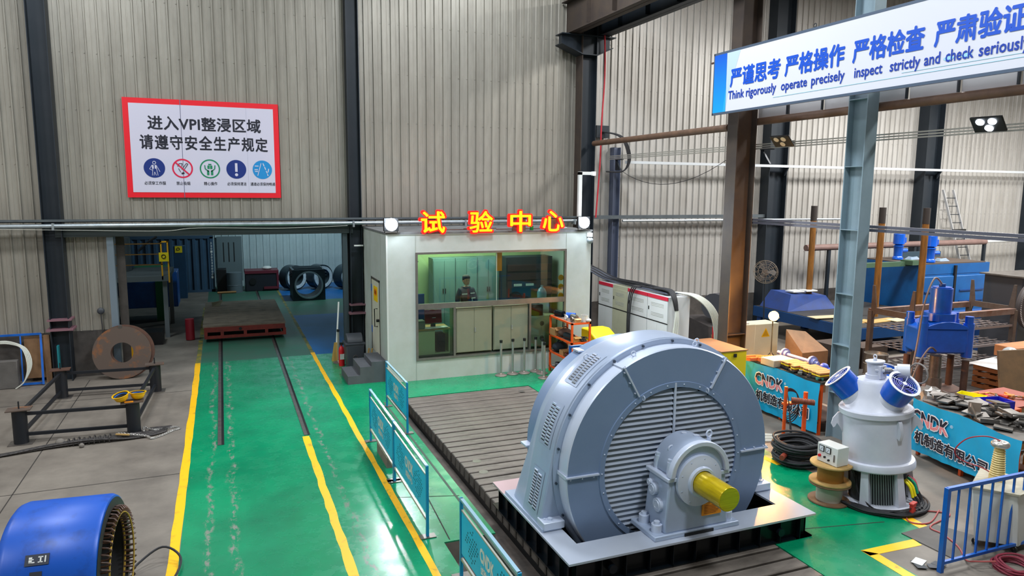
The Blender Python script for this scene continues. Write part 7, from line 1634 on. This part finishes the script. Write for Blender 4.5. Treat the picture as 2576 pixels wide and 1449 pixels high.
for z_ in (2.5, 2.85, 3.2): B().box(-6.0, 26.5, z_, -1.9, 26.54, z_ + .035).obj('guard_bar', mat('guard_dark', '#6a4a1c', .5), t, smooth=False)
for x in (-1.95, -1.75): B().box(x, 26.5, 2.0 if x < -1.9 else 1.9, x + .045, 26.55, 3.3).obj('guard_post', mat('guard_yellow', '#dd9f10', .5), t, smooth=False)
B().box(-1.95, 26.5, 3.25, -1.7, 26.55, 3.3).obj('guard_bar', mat('guard_yellow', '#dd9f10'), t, smooth=False)
B().cyl((-5.2, 28, 0), (-5.2, 28, 1.9), .5, 20).obj('tank', mat('tank_dark', '#33383b', .5), t); B().cyl((-3.6, 28.6, 2.14), (-3.6, 28.6, 3.3), .55, 20).obj('vessel', mat('vessel', '#565c60', .5), t)
B().tube(smoothpath([(-2.7, 27.6, 2.9), (-2.4, 27.4, 3.2), (-2.1, 27.2, 3.4)]), .04, 6).obj('hose', RUB, t)
for k, x in enumerate((-1.86, -1.9)):
    t = thing('warning_sign', ['yellow warning sign on the platform guard rail', 'yellow warning sign on the dark blue cabinet beyond the platform'][k], 'sign', (x, 26.45 + 9.4 * k, 2.4)); B().box(x - .14, 26.46 + 9.42 * k, 2.62 - .5 * k, x + .16, 26.49 + 9.42 * k, 2.92 - .5 * k).obj('board', mat('sign_yellow', '#e8cf10', .5), t, smooth=False)
    B().torus((x, 26.45 + 9.42 * k, 2.79 - .5 * k), .06, .012, 'Y', 14, 5).obj('symbol', BLACK, t)
tag(B().box(-2.12, 35.9, 0, -1.62, 36.5, 2.42).obj('blue_cabinet', mat('cab_blue', '#123f60', .5, 0, '#0e3048', .6, 2), smooth=False), 'tall dark blue cabinet between platform and container', 'cabinet')
tag(B().box(-3.6, 30.2, .5, -1.7, 31.6, 1.85).obj('blue_machine', BLUE, bevel=.03), 'blue machine under and behind the platform', 'machine'); tag(B().box(-3.2, 30.0, 1.86, -2.0, 31.2, 2.05).box(-2.45, 30.0, .02, -2.2, 30.15, 1.86).obj('green_beam', mat('beam_green', '#0c7a4a', .5), smooth=False), 'green beam lying over the blue machine under the platform', 'beam')
tag(B().cyl((-1.15, 25.9, .02), (-1.15, 25.9, .72), .14, 16).obj('red_cylinder', mat('red_dim', '#8a1b2a', .5)), 'red cylinder standing beside the platform leg', 'cylinder')
tag(B().box(-2.68, 23.0, .0, -2.5, 23.3, 1.0).obj('yellow_stand', mat('guard_yellow', '#dd9f10')), 'small yellow stand just behind the doorway post', 'stand'); tag(B().box(-2.5, 25.4, 0.01, -1.95, 26.2, .42).obj('dark_opening_box', BLACK), 'black box standing for the dark opening under the platform', 'box')  # black box stands for the dark opening below the platform
# stator frame and rings
t = thing('square_stator_frame', 'dark square motor frame with a big round bore beyond the doorway', 'motor frame', (3.55, 33.6, 0)); SF = mat('frame_slate', '#1c2b35', .45, .2, '#33444e', .7, 4)
x0, x1, y0, y1, zt = 2.84, 4.28, 33.4, 34.9, 1.42
n = 32; sq = []; ci = []
for i in range(n):
    a = 2 * PI * i / n + PI / 4; c_, s_ = math.cos(a), math.sin(a); m_ = max(abs(c_), abs(s_)); sq.append((3.56 + .72 * c_ / m_, .71 + .71 * s_ / m_)); ci.append((3.56 + .62 * c_, .71 + .62 * s_))
b = B(); b.add([(u, y0, v) for u, v in sq] + [(u, y0, v) for u, v in ci] + [(u, y1, v) for u, v in sq] + [(u, y1, v) for u, v in ci],
    [(i, (i + 1) % n, n + (i + 1) % n, n + i) for i in range(n)] + [(2 * n + i, 3 * n + i, 3 * n + (i + 1) % n, 2 * n + (i + 1) % n) for i in range(n)] + [(i, 2 * n + i, 2 * n + (i + 1) % n, (i + 1) % n) for i in range(n)] + [(n + i, n + (i + 1) % n, 3 * n + (i + 1) % n, 3 * n + i) for i in range(n)])
b.obj('frame', SF, t); B().lathe([(.565, y0 - .02), (.635, y0 - .02), (.635, y0 + .02), (.565, y0 + .02)], (3.56, 0, .71), 'Y', 40, closed=True).obj('bore_ring', mat('bore_pale', '#a9c0cc', .35, .5), t)
for k in range(4): B().box(x0 + .1, y0 + .2 + .33 * k, zt, x1 - .1, y0 + .27 + .33 * k, zt + .05).obj('top_bar', SF, t, smooth=False)
for x in (x0 - .04, x1 + .04):
    for z_ in (1.2,): B().torus((x, y0 + .05, z_), .07, .025, 'Y', 14, 6).obj('lug', SF, t)
for k, (x, y) in enumerate(((3.2, 37.3), (4.5, 37.3), (5.8, 36.9))):
    t = thing('stator_core', ['ring-shaped stator core standing behind the left side of the square frame', 'ring-shaped stator core standing behind the right side of the square frame', 'ring-shaped stator core cut by the door post'][k], 'stator', (x, y, 0), rot=(0, 0, .5)); 
    B().lathe([(.42, -.3), (.62, -.3), (.62, .3), (.42, .3)], (0, 0, .63), 'Y', 36, closed=True).obj('core', SF, t, world=False); B().lathe([(.40, -.34), (.54, -.36), (.54, -.30), (.40, -.30)], (0, 0, .63), 'Y', 36, closed=True).obj('winding_ring', mat('ring_white', '#c5d2da', .5, 0, '#7f95a3', .7, 12), t, world=False)
t = thing('red_machine', 'dark red and black welding machine near the far wall', 'machine', (1.7, 38, 0)); B().box(.95, 37.3, .0, 2.5, 38.4, .95).obj('body', mat('mach_black', '#191c26', .5), t, bevel=.03); B().box(.93, 37.25, .88, 2.52, 38.42, 1.02).box(2.42, 37.25, .1, 2.52, 37.35, .9).box(1.8, 37.2, .1, 2.5, 37.28, .22).obj('red_frame', mat('mach_red', '#5f1c2c', .5), t, smooth=False); B().ball((2.0, 37.8, 1.1), .2, 10, 6, (1.2, 1, .5)).obj('cloth', WHITE, t); B().cyl((1.3, 37.28, .5), (1.3, 37.24, .5), .16, 16).obj('fan_opening', BLACK, t)
t = thing('oil_drum', 'dim grey oil drum beside the container', 'drum', (.4, 37.6, 0)); B().lathe([(0, 0), (.36, 0), (.36, .35), (.375, .36), (.36, .38), (.36, .98), (0, 1.0)], (.45, 37.3, 0), 'Z', 24).obj('body', mat('drum_grey', '#5a666c', .5), t)
tag(B().box(-.35, 37.6, 0, .1, 38.4, 1.1).obj('dark_crate', BLACK, bevel=.02), 'dark crate between container and oil drum', 'crate')
tag(B().cyl((-.35, 36.9, .06), (.5, 36.95, .06), .05, 10).obj('wooden_pole', CARD), 'brown pole lying on the floor before the container', 'pole')
t = thing('wall_panelling', 'dark panel with slots on the far wall beside the container', 'panel', (0, 39.5, 1)); B().box(-.3, 39.45, .3, .9, 39.52, 2.6).obj('panel', mat('panel_far', '#5e6e72', .6), t, smooth=False); B().box(.0, 39.43, 1.3, .04, 39.45, 2.3).box(.25, 39.43, 1.3, .29, 39.45, 2.3).box(.5, 39.43, 1.3, .54, 39.45, 2.3).obj('slot', BLACK, t, smooth=False)
